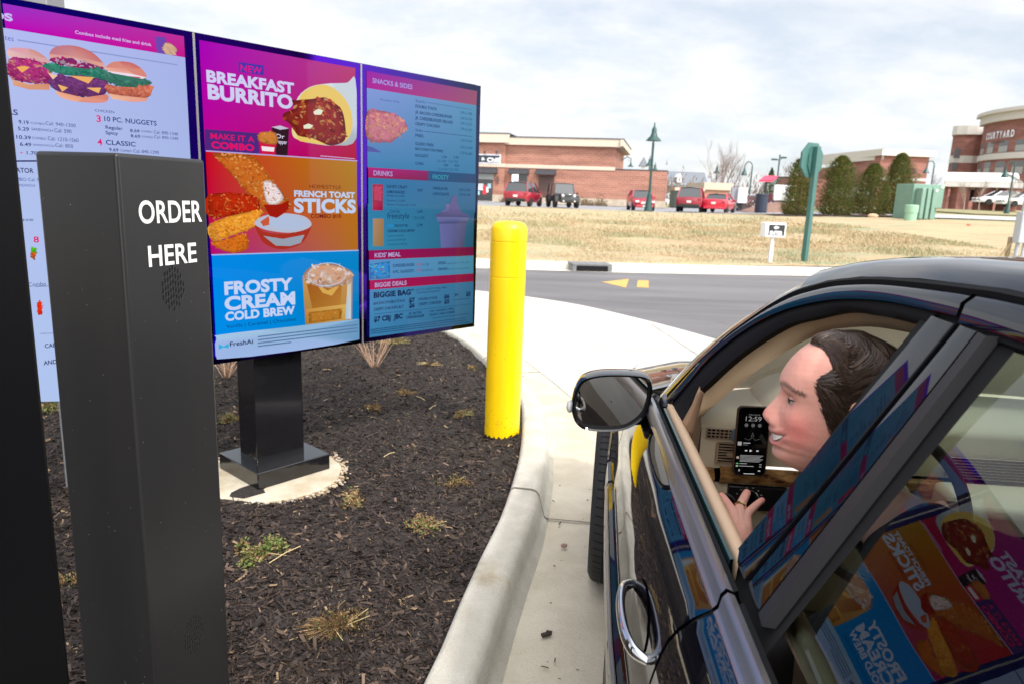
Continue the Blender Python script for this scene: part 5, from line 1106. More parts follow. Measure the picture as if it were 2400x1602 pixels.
lathe_lamp('pale crook lamp left of the hotel, above the transformer', zc(1470, 860), zc(1510, 640), 96, 'crook')
# ---- white house with grey roof
def boxthing(name, label, cat, u0, v0, u1, v1, y, dz, m, part='wall', zbase=None, depth=6):
    a = at(u0, v1, y); b_ = at(u1, v0, y); zz = hf((a.x+b_.x)/2, y) if zbase is None else zbase
    t = thing(name, label, cat, ((a.x+b_.x)/2, y, zz)); w_ = b_.x-a.x; mb = MB(); mb.b2((-w_/2, 0, 0), (w_/2, depth, b_.z-zz)); mb.build(part, m, t); return t, w_, b_.z-zz
roofm = mat('slate_roof', (.15, .165, .19), rough=.8, noise=.15, nscale=2)
yh = 230
t, w_, h_ = boxthing('white_house', 'white building with steep grey roof and a dormer, behind the lower brick wing', 'building', *zb(450, 715), *zb(985, 900), yh, 0, mat('pale_siding', (.66, .64, .60), rough=.8), depth=12)
def rel(t, u, v, y): p = at(u, v, y); return p.x-t.location.x, p.z-t.location.z
x0, z0 = rel(t, *zb(445, 720), yh-1); x1, z1 = rel(t, *zb(990, 585), yh+5)
mb = MB(); mb.prism([(x0-.5, -1, z0), (x0-.5, 6, z1), (x0-.5, 13, z0)], (x1-x0+.8, 0, 0)); mb.build('roof', roofm, t)
(xa, za_), (xb, zb_) = rel(t, *zb(690, 695), yh-.6), rel(t, *zb(742, 640), yh-.6); mb = MB(); mb.b2((xa, -.6, za_), (xb, 5, zb_)); mb.prism([(xa-.3, -.8, zb_), ((xa+xb)/2, -.8, zb_+1.2), (xb+.3, -.8, zb_)], (0, 5, 0)); dm = mb.build('dormer', white, t)
mb = MB(); mb.b2((xa+.9, -.66, za_+.5), (xb-.9, -.605, zb_-.4)); mb.build('window', win, dm)
(xa, za_), (xb, zb_) = rel(t, *zb(570, 800), yh-.2), rel(t, *zb(700, 745), yh-.2); mb = MB(); mb.b2((xa, -.1, za_), (xb, -.01, zb_)); mb.build('window', win, t)
(xa, za_), (xb, zb_) = rel(t, *zb(298, 600), yh+6), rel(t, *zb(338, 520), yh+6); mb = MB(); mb.b2((xa, 6, za_-4), (xb, 6+xb-xa, zb_)); mb.build('cupola', white, t)
ex = .9; c_ = ((xa+xb)/2, 6+(xb-xa)/2); mb = MB(); mb.add([(xa-ex, 6-ex, zb_), (xb+ex, 6-ex, zb_), (xb+ex, 6+xb-xa+ex, zb_), (xa-ex, 6+xb-xa+ex, zb_), (c_[0], c_[1], zb_+3.2)], [(0, 1, 4), (1, 2, 4), (2, 3, 4), (3, 0, 4), (3, 2, 1, 0)]); mb.build('cupola_roof', roofm, t)
t, w_, h_ = boxthing('refuse_screen', 'dark green panelled refuse enclosure behind the dark red SUV', 'enclosure', *zb(663, 795), *zb(985, 905), 84, 0, green, 'panel', depth=3)
mb = MB(); mb.b2((-w_/2-.1, -.1, h_), (w_/2+.1, 3.1, h_+.35)); mb.build('capping', stucco, t)
t, w_, h_ = boxthing('low_brick_building', 'low tan brick building with cream fascia right of the green enclosure', 'building', *zb(985, 785), *zb(1275, 905), 92, 0, brick('tan_brick', (.50, .25, .17), (.45, .21, .14), (.5, .4, .33)), depth=8)
mb = MB(); mb.b2((-w_/2-.2, -.25, h_), (w_/2+.2, 8.2, h_+.9)); mb.build('fascia', mat('cream_stucco', (0, 0, 0)), t)
t, w_, h_ = boxthing('dark_building', 'low dark brick building right of the spruce, mostly hidden', 'building', *zb(1900, 660), *zb(2340, 905), 120, 0, brH)
# grey/white sign panel, white pylon, bin, red canopy, mound
t, w_, h_ = boxthing('grey_sign_panel', 'grey back of a tall sign panel, white-edged, right of the bright red saloon', 'sign', *zb(1272, 752), *zb(1362, 1000), 63, 0, mat('sign_back_grey', (.25, .25, .29), rough=.6), 'panel', depth=.25)
mb = MB(); mb.b2((w_/2-.001, -.35, h_*.38), (w_/2+.75, .2, h_*.995)); mb.build('white_edge', white, t)
t = None
a = at(*zb(1848, 990), 66); t = thing('white_pylon_sign', 'white rounded pylon sign on a dark foot, left of the evergreens', 'sign', (a.x, 66, hf(a.x, 66)))
zt_ = at(*zb(1850, 725), 66).z-t.location.z; zb_ = at(*zb(1850, 900), 66).z-t.location.z
mb = MB(); mb.b2((-.95, -.12, zb_), (.95, .12, zt_)); mb.build('panel', white, t, bevel=.2); mb = MB(); mb.b2((-.5, -.08, 0), (.5, .08, zb_-.002)); mb.build('foot', frame_m, t)
mb = MB(); 
for i in range(26): q = random.Random(i); mb.col = q.choice([(.2, .25, .27), (.3, .3, .34), (.08, .1, .12)]); x_ = q.uniform(-.2, .8); z_ = q.uniform(zb_+.1, zt_-.3); mb.b2((x_, -.128, z_), (x_+q.uniform(.05, .3), -.121, z_+q.uniform(.03, .15)))
mb.build('picture', vmat('pylon_vc', .5), t)
a = at(*zb(1610, 1005), 58); mb = MB(); mb.lathe([(.42, 0), (.48, .1), (.48, 1.35), (.52, 1.4), (.5, 1.5), (.1, 1.52)], (0, 0, 0), 16); o = mb.build('litter_bin', mat('bin_navy', (.02, .028, .05), rough=.5)); o.location = (a.x, 58, hf(a.x, 58)); tag(o, 'dark navy round litter bin beneath the red canopy', 'bin')
a = at(*zb(1665, 930), 74); cz = hf(a.x, 74); t = thing('red_canopy', 'bright red slanted order canopy on a single black post', 'canopy', (a.x, 74, cz))
q0 = at(*zb(1590, 688), 74); q1 = at(*zb(1740, 688), 74); q2 = at(*zb(1800, 640), 77); q3 = at(*zb(1660, 636), 77)
mb = MB(); mb.prism([(q.x-a.x, q.y-74, q.z-cz) for q in (q0, q1, q2, q3)], (0, 0, .16)); mb.build('roof', mat('red_fabric', (.62, .035, .09), rough=.5), t)
mb = MB(); mb.tube([(0, .5, 0), (0, .5, q0.z-cz)], .13, 8); mb.build('post', frame_m, t); mb = MB(); mb.tube([(q2.x-a.x, 3, q2.z-cz), (q2.x-a.x+2.8, 3, q2.z-cz+.1)], .1, 6); mb.build('arm', frame_m, t)
mb = MB(); a = at(*zb(1795, 1030), 62); mb.lathe([(3.2, 0), (2.3, .35), (1.0, .75), (.05, .9)], (0, 0, 0), 20); o = mb.build('mulch_mound', mat('red_mulch', (.22, .13, .10), rough=1, noise=.2)); o.location = (a.x, 62, hf(a.x, 62)-.05); tag(o, 'reddish brown mulch mound at the foot of the white pylon sign', 'mound')
# red hedge & clutter bushes
for i, (u, v, y, wd, h, c, lab) in enumerate([(1740, 985, 72, 3.2, 1.5, (.13, .04, .05), 'dark reddish hedge in front of the purple blue car'), (1500, 1000, 66, 2.4, 1.3, (.14, .09, .08), 'brown shrub between the grey sign panel and the bin'), (1310, 1000, 64, 1.8, 1.4, (.08, .07, .09), 'dark shrub under the grey sign panel')]):
    p = at(*zb(u, v), y); mb = MB(); rr = random.Random(i+50)
    for k in range(420):
        q = Vector((rr.uniform(-wd/2, wd/2), rr.uniform(-.5, .5), h*rr.random()**.8)); mb.col = tuple(x*rr.uniform(.6, 1.7) for x in c); mb.add([q, q+Vector((.1, 0, .18)), q+Vector((.16, .02, -.02))], [(0, 1, 2)])
    o = mb.build('hedge', vmat('shrub_vc', .9, .1)); o.location = (p.x, y, hf(p.x, y)); tag(o, lab, 'hedge', 'hedges round the far lot')
# parked van-like clutter: silver car between hedges
p = gpt(*zb(1560, 905), 79); bgcar('silver car partly hidden between the sign panel and the bin', 'car', p, PI*.08, 4.5, 1.8, 1.5, (.45, .46, .50), 'sedan')
# accessible parking sign
a = at(*za(500, 760), 71); t = thing('parking_sign', 'small blue and white accessible parking sign behind the red rear-facing SUV', 'sign', (a.x, 71, hf(a.x, 71)))
zt_ = at(*za(500, 612), 71).z-t.location.z; mb = MB(); mb.tube([(0, 0, 0), (0, 0, zt_)], .035, 6); mb.build('post', mat('galvanised', (.35, .36, .37), rough=.5), t); mb = MB(); mb.b2((-.32, -.05, zt_-.9), (.32, -.036, zt_+.05)); mb.build('plate', white, t)
mb = MB(); mb.ball((0, -.055, zt_-.3), (.06, .01, .06), 5); mb.tube([(0, -.056, zt_-.38), (0, -.056, zt_-.58), (.12, -.056, zt_-.6), (.16, -.056, zt_-.72)], .03, 5); mb.tube([(.1*math.cos(a_)-.03, -.056, zt_-.62+.11*math.sin(a_)) for a_ in [2.2+.35*k for k in range(12)]], .02, 5); mb.build('wheelchair_symbol', mat('sign_blue', (.02, .12, .45), rough=.5), t)
# ---- bare trees
def bare_tree(label, u, v, vtop, y, seed, spread=.32, col=(.24, .18, .16)):
    p = at(u, v, y); zz = hf(p.x, y); H_ = at(u, vtop, y).z-zz; rr = random.Random(seed)
    t = thing('bare_tree', label, 'tree', (p.x, y, zz), 0, 'leafless trees behind the far lots'); tk = MB(); cr = MB()
    def br(mb, a, d, l, r, dep):
        pts = [a]; q = Vector(a); dd = Vector(d)
        for i in range(4): dd = (dd+Vector((rr.gauss(0, .09), rr.gauss(0, .09), .05))).normalized(); q = q+dd*l/4; pts.append(q.copy())
        mb.tube(pts, [lerp(r, r*.5, i/4) for i in range(5)], 5 if dep < 2 else 3, False)
        if dep >= 4: return
        n = 5 if dep == 0 else (4 if dep < 3 else 3)
        for k in range(n):
            a_ = rr.uniform(0, 6.28); up_ = rr.uniform(.35, .8); nd = (dd*1.0+Vector((math.cos(a_), math.sin(a_), 0))*rr.uniform(.45, .95)*spread*2.2+Vector((0, 0, .1))).normalized()
            br(cr, pts[rr.randint(2, 4)] if dep else pts[rr.randint(2, 4)], nd, l*rr.uniform(.55, .75), r*.45, dep+1)
    br(tk, Vector((0, 0, 0)), Vector((0, 0, 1)), H_*.42, H_*.014, 0)
    m_ = mat('bark_%d' % int(col[0]*100), col, rough=.95)
    tk.build('trunk', m_, t); cr.build('crown', m_, t)
bare_tree('tallest leafless tree, first of the pale clump behind the low tan building', *zb(1065, 905), zb(0, 190)[1], 98, 1)
bare_tree('leafless tree in the pale clump, second from the left', *zb(1150, 905), zb(0, 230)[1], 100, 2, .25)
bare_tree('leafless tree in the pale clump, right one before the darker tree', *zb(1200, 905), zb(0, 240)[1], 103, 3, .25)
bare_tree('darker leafless tree with a thick trunk right of the pale clump', *zb(1295, 905), zb(0, 370)[1], 96, 4, .28, (.16, .12, .13))
bare_tree('low leafless tree left of the crook lamp', *zb(1440, 890), zb(0, 540)[1], 108, 5, .35)
bare_tree('leafless tree behind the twin-head lamp', *zb(1920, 880), zb(0, 380)[1], 110, 6, .32, (.2, .16, .17))
bare_tree('small leafless tree left of the spruce', *zb(1600, 880), zb(0, 560)[1], 116, 7, .32, (.2, .15, .16))
bare_tree('small leafless tree in front of the hotel canopy, left one', *zf(1150, 560), zf(0, 60)[1], 70, 8, .3, (.33, .27, .22))
bare_tree('small leafless tree before the hotel canopy, middle one', *zf(1400, 560), zf(0, 20)[1], 72, 9, .3, (.33, .27, .22))
bare_tree('leafless tree before the hotel canopy, nearest the right edge', *zf(1900, 600), zf(0, -60)[1], 68, 10, .3, (.33, .27, .22))
bare_tree('leafless tree left of the hotel, in front of its canopy end', *zf(600, 560), zf(0, -40)[1], 88, 12, .45, (.30, .26, .24))
bare_tree('leafless shrub-like tree above the transformer', *zf(300, 560), zf(0, 60)[1], 90, 11, .45, (.33, .28, .26))
# ---- evergreens
def evergreen(label, u, v, vtop, wpx, y, seed, cols, shape=2.1, n=12000, grp='clipped evergreens in a row', name='evergreen'):
    p = at(u, v, y); zz = hf(p.x, y); H_ = at(u, vtop, y).z-zz; R_ = wpx/2/FPX*y*1.0; rr = random.Random(seed)
    t = thing(name, label, 'tree', (p.x, y, zz), 0, grp)
    mb = MB(); mb.lathe([(.12, 0), (.06, H_*.6)], (0, 0, 0), 8); mb.build('trunk', mat('bark_dark', (.07, .05, .04), rough=1), t)
    mb = MB()
    lobes = [(rr.uniform(0, 6.28), rr.uniform(.05, .9), rr.uniform(.05, .30)) for _ in range(30)]
    for i in range(n):
        h = rr.random()**1.15; a = rr.uniform(0, 6.28)
        rad = R_*(max(0, 1-h**1.25)**(1/shape))*min(1, .78+h*2.2)*.93
        for (la, lh, lr) in lobes:
            d = abs((a-la+PI) % (2*PI)-PI)
            if d < .5 and abs(h-lh) < .13: rad *= 1+lr*(1-d/.5)
        k = rad*(1+rr.gauss(-.07, .15)); q = Vector((math.cos(a)*k, math.sin(a)*k, .08+h*H_)); s = H_*rr.uniform(.010, .024)
        out = Vector((math.cos(a), math.sin(a), .9)).normalized(); sd = Vector((-math.sin(a), math.cos(a), rr.uniform(-.5, .5)))
        mb.col = tuple(c*rr.uniform(.7, 1.3) for c in rr.choice(cols))
        mb.add([q-sd*s*.5, q+sd*s*.5, q+out*s*1.9+sd*s*rr.uniform(-.4, .4)], [(0, 1, 2)])
    mb.build('crown', vmat('evergreen_vc', .85, .15), t)
EG = [(.14, .17, .045), (.19, .20, .06), (.25, .22, .085), (.10, .13, .035), (.08, .105, .03), (.16, .18, .06)]
evergreen('bushy evergreen furthest left, beside the green octagonal sign back', *zc(195, 1150), zc(0, 625)[1], 74, 47, 1, EG)
evergreen('second evergreen, just right of the sign post', *zc(560, 1160), zc(0, 605)[1], 84, 47, 2, EG)
evergreen('third and shortest evergreen of the row', *zc(870, 1160), zc(0, 675)[1], 82, 47.5, 3, EG)
evergreen('tallest evergreen, at the right end next to the transformer', *zc(1115, 1160), zc(0, 580)[1], 72, 48, 4, EG)
evergreen('green spruce rising behind the red canopy', *zb(1700, 880), zb(0, 545)[1], 52, 84, 5, [(.07, .12, .05), (.10, .15, .06), (.05, .09, .04)], 1.0, 3500, 'spruces beyond the lot', 'spruce_tree')
# ---- transformer cabinet and pedestal
c_ = mat('cabinet_green', (.16, .28, .22), rough=.5, noise=.05, nscale=2)
a = at(*zc(1460, 1165), 39.5); t = thing('transformer_cabinet', 'large pale green transformer cabinet with ribbed cooling fins, right of the evergreens', 'electrical cabinet', (a.x, 39.5, hf(a.x, 39.5)+.02), .12)
def rr_(u, v): p = at(*zc(u, v), 39.5); return p.x-a.x, p.z-hf(a.x, 39.5)
x0, z0 = rr_(1285, 1165); x1, z1 = rr_(1650, 870); x2, _ = rr_(1515, 900); _, z3 = rr_(1515, 905); x3, z4_ = rr_(1610, 1095)
mb = MB(); mb.b2((x0, .3, 0), (x2, 1.8, z1)); mb.b2((x2, .3, z4_), (x1, 1.8, z1)); mb.b2((x2, .5, 0), (x1-.15, 1.7, z4_)); mb.build('cabinet', c_, t, bevel=.03)
for k in range(3): mb = MB(); xa = lerp(x0+.12, x2, k/3)+.03; mb.b2((xa, -.25, .02), (xa+(x2-x0-.12)/3-.09, .298, z3)); mb.build('cooling_fin', c_, t, bevel=.03)
mb = MB(); mb.b2((x1-.2, .28, z1-.18), (x1-.06, .298, z1-.06)); mb.b2((x2-.17, -.27, z3-.16), (x2-.06, -.252, z3-.06)); mb.build('white_label', white, t)
a = at(*zc(1272, 1165), 38.5); zz = hf(a.x, 38.5); mb = MB(); mb.lathe([(.30, 0), (.30, .42), (.33, .43), (.33, .8), (.29, .83), (.05, .84)], (0, 0, 0), 20); o = mb.build('utility_pedestal', mat('mint_plastic', (.27, .46, .32), rough=.5)); o.location = (a.x, 38.5, zz); tag(o, 'short round mint green utility pedestal left of the transformer cabinet', 'pedestal')
# ---- octagonal sign seen from behind
a = at(1846*S, 586*S, 16.9); bz = hf(a.x, 16.9); t = thing('octagonal_sign', 'green backed octagonal road sign on a thick square green post, seen from behind', 'road sign', (a.x, 16.9, bz))
sgm = mat('sign_back_green', (.045, .135, .118), rough=.45, noise=.06, nscale=3)
top = at(1884*S, 400*S, 16.9); hgt = at(1877*S, 328*S, 16.9).z-bz; lo = at(1877*S, 408*S, 16.9).z-bz
mb = MB(); mb.box((0, 0, (hgt*.97)/2-.1), (.115, .115, hgt*.97+.2), .5); mb.build('post', sgm, t, bevel=.01)
R_ = (hgt-lo)/2; cz = (hgt+lo)/2; yaw = math.radians(33)
mb = MB(); oc = [(R_*1.08*math.cos(PI/8+PI/4*k), R_*1.08*math.sin(PI/8+PI/4*k)) for k in range(8)]
def rotp(x, y, z): return (x*math.cos(yaw)-y*math.sin(yaw), x*math.sin(yaw)+y*math.cos(yaw), z)
mb.prism([rotp(x, .10, cz+z) for x, z in oc], Vector(rotp(0, .05, 0))); mb.build('octagon', sgm, t)
mb = MB(); mb.prism([rotp(x*.45, .07, cz+z*.8) for x, z in oc], Vector(rotp(0, .029, 0))); mb.build('bracket', sgm, t)
# ---- ENTER sign
a = at(1764*S, 592*S, 16.4); bz = hf(a.x, 16.4); t = thing('enter_sign', 'small white boxed ENTER sign with an arrow, on a slim white post', 'sign', (a.x, 16.4, bz), .12)
q0 = at(1747*S, 543*S, 16.4); q1 = at(1800*S, 512*S, 16.4); w_ = q1.x-q0.x; z0 = q0.z-bz; z1 = q1.z-bz; xo = q0.x-a.x
mb = MB(); mb.box((.03, 0, z0/2-.05), (.07, .07, z0+.1)); mb.build('post', white, t)
mb = MB(); mb.b2((xo, -.13, z0), (xo+w_, .13, z1)); pn_ = mb.build('cabinet', white, t, bevel=.012)
mb = MB(); mb.b2((xo+w_*.16, -.136, z0+.04), (xo+w_*.93, -.1305, z1-.045)); mb.build('face', mat('sign_black', (.02, .02, .024), rough=.5), pn_)
mb = MB(); put_text(mb, 'ENTER', (xo+w_*.22, -.138, z0+.055), (1, 0, 0), (0, 0, 1), w_*.62, .085, 2)
cx_ = xo+w_*.52; cz_ = z1-.105; mb.add([(cx_-.07, -.138, cz_), (cx_+.0, -.138, cz_+.05), (cx_, -.138, cz_-.05)], [(0, 1, 2)]); mb.add([(cx_, -.138, cz_-.02), (cx_+.06, -.138, cz_-.02), (cx_+.06, -.138, cz_+.02), (cx_, -.138, cz_+.02)], [(0, 1, 2, 3)]); mb.build('lettering', white, pn_)
# ---- right edge: utility post with brace, white plate with red mark, small grey box
a = at(2323*S, 570*S, 17.2); bz = hf(a.x, 17.2); t = thing('utility_post', 'grey meter post with a leaning wooden brace at the right frame edge', 'utility post', (a.x, 17.2, bz)); galv = mat('galvanised', (.35, .36, .37), rough=.5)
mb = MB(); mb.tube([(.10, 0, -.1), (.10, 0, 1.9)], .045, 8); mb.tube([(.25, 0, -.1), (.25, 0, 1.9)], .03, 8); mb.build('conduit', galv, t)
mb = MB(); mb.b2((.02, -.12, .62), (.4, .12, 1.35)); mb.build('meter_box', mat('meter_grey', (.42, .44, .46), rough=.5), t, bevel=.02)
mb = MB(); mb.tube([(-.42, .1, -.05), (.02, .1, .62)], .03, 5); mb.b2((-.02, .13, -.1), (.05, .2, .75)); mb.build('wooden_brace', mat('weathered_wood', (.33, .24, .14), rough=.9), t)
mb = MB(); mb.b2((.0, -.2, -.03), (.34, -.17, .18)); pt = mb.build('white_plate', white, t); mb = MB(); mb.lathe([(.05, 0), (.05, .006)], (.13, -.201, .09), 16, None); mb = MB(); mb.ball((.14, -.2, .09), (.045, .01, .045), 8); mb.build('red_mark', mat('red_mark', (.7, .03, .03), rough=.5), pt)
a = at(2256*S, 582*S, 15.9); mb = MB(); mb.box((0, 0, .05), (.26, .14, .12), .2, ); o = mb.build('grey_box', mat('galv_light', (.40, .44, .48), rough=.5, metal=.2), bevel=.01); o.location = (a.x, 15.95, hf(a.x, 16)+.02); tag(o, 'small pale grey metal box in the grass just above the car roof', 'box')
a = at(*zf(1220, 848), 34); mb = MB(); mb.ball((0, 0, .06), (.10, .06, .07), 6); o = mb.build('marker_flag', mat('marker_orange', (.75, .1, .05), rough=.6)); o.location = (a.x, 34, hf(a.x, 34)+.03); tag(o, 'tiny orange red survey marker in the dry field', 'marker')
a = at(*zc(915, 1155), 45); mb = MB(); mb.ball((0, 0, .05), (.35, .2, .16), 6); o = mb.build('field_stone', mat('tan_stone', (.5, .33, .22), rough=.9)); o.location = (a.x, 45, hf(a.x, 45)); tag(o, 'tan stone at the foot of the third evergreen', 'stone')
# evergreen bed
mb = MB(); q0 = at(*zc(60, 1160), 46); q1 = at(*zc(1230, 1170), 46)
mb.grid([[(lerp(q0.x, q1.x, i/12), y, hf(lerp(q0.x, q1.x, i/12), y)+.05) for i in range(13)] for y in (45.2, 49.5)]); mb.build('tree_bed', mat('bed_mulch', (.10, .055, .04), rough=1))['kind'] = 'structure'
# ---- hotel: rear wing and main curved front
def wallpoly(mb, pts_top, y_list, zbase, depth=10):
    pass
# far wing (straight, three setbacks)
yW = 150
a = at(*zc(1455, 1000), yW); b_ = at(*zc(935, 1000), yW); zz = hf(a.x, yW)
t = thing('hotel_wing', 'long red brick hotel wing with pale cornice behind the evergreens', 'hotel', (b_.x, yW, zz))
def rw(u, v, y=yW): p = at(*zc(u, v), y); return p.x-b_.x, p.z-zz
x1, zt1 = rw(1455, 585); _, zb1 = rw(1455, 545); mb = MB(); mb.b2((0, 0, -2), (x1, 18, zt1))
x2, zt2 = rw(500, 640, yW+22)
mb.prism([(0, 0.01, -2), (x2, 22, -2), (x2, 34, -2), (0, 18, -2)], (0, 0, zt1)); mb.build('wall', brH, t)
pale = mat('pale_cornice', (.60, .57, .53), rough=.8)
mb = MB(); mb.b2((-.3, -.9, zt1-.4), (x1+.9, 18, zb1)); mb.prism([(0.2, -.9, zt1-1.2), (x2, 21.2, zt1-1.2), (x2, 33, zt1-1.2), (.2, 17, zt1-1.2)], (0, 0, 2.2)); mb.b2((0, -.1, zt1-5.2), (x1+.05, -.001, zt1-4.7)); mb.build('cornice', pale, t)
mb = MB(); mb.b2((x1*.36, -.2, zt1-3.9), (x1*.78, -.12, zt1-2.6)); put_text(mb, 'COURTYARD', (x1*.3, -.25, zt1-3.9), (1, 0, 0), (0, 0, 1), x1*.5, 1.2, 2) if False else None; mb.v = []; mb.f = []; mb.c = []; mb.mi = []
put_text(mb, 'COURTYARD Marriott', (x1*.25, -.12, zt1-3.7), (1, 0, 0), (0, 0, 1), x1*.52, 1.25, 1); mb.build('lettering', mat('sign_maroon', (.10, .04, .06), rough=.5), t)
for (u, v0, v1) in [(1195, 640, 715), (1195, 730, 780)]:
    (xa, za_), (xb, zb_) = rw(u-32, v1), rw(u+32, v0); mb = MB(); mb.b2((xa, -.15, za_), (xb, -.02, zb_)); mb.build('window', mat('pale_window', (.40, .44, .43), rough=.2), t)
n_dir = Vector((x2, 22, 0)).normalized()
for k in range(9):
    for z_ in (zt1-9, zt1-13, zt1-17):
        c = Vector((x2, 22, 0))*(.08+k*.1)+Vector((-.0, -.25, 0)); nn = Vector((n_dir.y, -n_dir.x, 0)); nn = nn if nn.y < 0 else -nn
        p0 = Vector((x2, 22, 0))*(.07+k*.1)+nn*.06; p1 = p0+n_dir*1.6; mb = MB(); mb.prism([(p0.x, p0.y, z_), (p1.x, p1.y, z_), (p1.x, p1.y, z_+2.2), (p0.x, p0.y, z_+2.2)], nn*.08); mb.build('window', mat('pale_window', (0, 0, 0)), t)
# main curved block (seen end-on at its left, curving round towards us)
yH = 185
cA = at(*zc(1870, 900), yH); zz = hf(cA.x, yH)-2
t = thing('hotel', 'curved red brick hotel front with pale bands and white COURTYARD lettering at the right edge', 'hotel', (cA.x, yH, zz))
RH = 26.0; AL = math.radians(-29)
def hc(s, off=0, z=0):
    """point on the curved front: arc length s, off metres proud of the wall"""
    f = s/RH; rr = RH+off; x = RH-rr*math.cos(f); y = -rr*math.sin(f)
    return Vector((x*math.cos(AL)-y*math.sin(AL), x*math.sin(AL)+y*math.cos(AL), z))
SE = 58.0
ztop = at(*zc(1870, 300), yH).z-zz
def hband(mb, z0, z1, off, s0=0, s1=SE, n=40):
    outer = [hc(lerp(s0, s1, i/n), off) for i in range(n+1)]; inn = [hc(lerp(s0, s1, i/n), -1) for i in range(n+1)]
    for i in range(n): mb.prism([(*outer[i].xy, z0), (*outer[i+1].xy, z0), (*inn[i+1].xy, z0), (*inn[i].xy, z0)], (0, 0, z1-z0))
def zpx(dpx, y=168): return dpx/4.05*y/FPX
mb = MB(); P = [hc(SE*i/48) for i in range(49)]; back = [Vector((P[-1].x+8, P[-1].y+30, 0)), Vector((34, 30, 0))]; mb.prism([(p.x, p.y, -3) for p in P+back], (0, 0, ztop+3)); mb.build('wall', brH, t)
mb = MB(); hband(mb, ztop-.2, ztop+1.6, .9, -1); hband(mb, ztop+1.6, ztop+2.4, 1.8, -1); hband(mb, ztop-zpx(355), ztop-zpx(300), .35, 0); mb.build('cornice', pale, t)
mb = MB()
for i, ch in enumerate('COURTYARD'):
    s = 6.4+i*1.22; d = (hc(s+.1)-hc(s)).normalized(); put_text(mb, ch, hc(s, .25, ztop-zpx(158)), d, (0, 0, 1), .98, 1.5, 2)
mb.build('lettering', mat('sign_white_letters', (.80, .82, .88), rough=.5), t)
mb = MB()
for i, ch in enumerate('Marriott'):
    s = 9.5+i*.62; d = (hc(s+.1)-hc(s)).normalized(); put_text(mb, ch, hc(s, .2, ztop-zpx(205)), d, (0, 0, 1), .5, .6, 1)
mb.build('small_lettering', mat('sign_maroon', (0, 0, 0)), t)
for row, (za0, zb0) in enumerate([(zpx(300)-.1, zpx(190)), (zpx(500), zpx(375))]):
    for k in range(9):
        s = 2.4+k*5.1; mb = MB(); wd = 3.1; q = [hc(s+wd*i/4, .05) for i in range(5)]; q2 = [hc(s+wd*i/4, -.05) for i in range(5)]
        for i in range(4): mb.prism([(*q[i].xy, ztop-za0), (*q[i+1].xy, ztop-za0), (*q2[i+1].xy, ztop-za0), (*q2[i].xy, ztop-za0)], (0, 0, za0-zb0))
        wo = mb.build('window', mat('curtained_window', (.14, .145, .15), rough=.25, spec=.6), t)
        mb = MB(); q = [hc(s+.15+(wd-.3)*i/4, .09) for i in range(5)]; q2 = [hc(s+.15+(wd-.3)*i/4, .055) for i in range(5)]
        for i in range(4): mb.prism([(*q[i].xy, ztop-za0+.15), (*q[i+1].xy, ztop-za0+.15), (*q2[i+1].xy, ztop-za0+.15), (*q2[i].xy, ztop-za0+.15)], (0, 0, (za0-zb0)*.5))
        mb.build('sill_panel', mat('sill_panel', (.34, .34, .33), rough=.5), wo)
# left, lower round pavilion
yP = 192; zp = at(*zc(1740, 395), yP).z-zz; q0 = at(*zc(1600, 900), yP).x-cA.x; q1x = at(*zc(1868, 900), yP).x-cA.x
pav = [(q0+1.2, 9), (q0+.3, 7.6), (q0+.5, 6), (q0+2, 4.6), (q0+4, 4.0), (q1x-.3, 4.2), (q1x+.6, 5.5), (q1x+12, 24), (q0+11, 24)]
def scl(P, f): c = (sum(p[0] for p in P)/len(P), sum(p[1] for p in P)/len(P)); return [(c[0]+(x-c[0])*f, c[1]+(y-c[1])*f) for x, y in P]
mb = MB(); mb.prism([(x, y, -3) for x, y in pav], (0, 0, zp+3)); mb.build('side_wall', brH, t)
mb = MB(); mb.prism([(x, y, zp) for x, y in scl(pav, 1.09)], (0, 0, 2.2)); z_ = at(*zc(1700, 660), yP).z-zz; mb.prism([(x, y, z_) for x, y in scl(pav, 1.02)], (0, 0, 1.8)); mb.build('side_cornice', pale, t)
for (u0, v0, u1, v1) in [(1678, 520, 1752, 612), (1655, 655, 1722, 725)]:
    p0 = at(*zc(u0, v1), yH+3.9); p1 = at(*zc(u1, v0), yH+3.9); mb = MB(); mb.b2((p0.x-cA.x, 3.9, p0.z-zz), (p1.x-cA.x, 4.1, p1.z-zz)); mb.build('window', mat('curtained_window', (0, 0, 0)), t)
# barrel roofed porte-cochere
yc_ = 82; p0 = at(*zc(1560, 860), yc_); p1 = at(*zc(2300, 860), yc_-4); zz2 = hf(p0.x, yc_)
t = thing('entrance_canopy', 'white barrel-roofed hotel entrance canopy with pale fascia', 'canopy', (p0.x, yc_, zz2)); Lc = p1.x-p0.x; zr0 = at(*zc(1560, 830), yc_).z-zz2; zr1 = at(*zc(1560, 730), yc_).z-zz2
mb = MB(); mb.grid([[(x*Lc, -4*x+3.5-4.2*math.cos(a_), zr0+(zr1-zr0)*math.sin(a_)) for x in (0, .25, .5, .75, .94, 1)] for a_ in [PI*k/12 for k in range(13)]]); mb.v = [(x+.58*(y+.7+4*x/Lc)+(0 if abs(x-Lc) > .1 else -2.0*max(0, (z-zr0)/(zr1-zr0))), y, z) for x, y, z in mb.v]; mb.build('roof', mat('white_metal_roof', (.72, .72, .70), rough=.5), t, smooth=True)
zf0 = at(*zc(1560, 855), yc_).z-zz2; mb = MB(); mb.prism([(0, -.75, zf0-.3), (Lc, -4.75, zf0-.3), (Lc+4.8, 3.4, zf0-.3), (4.8, 7.4, zf0-.3)], (0, 0, zr0-zf0+.25)); mb.build('fascia', pale, t)
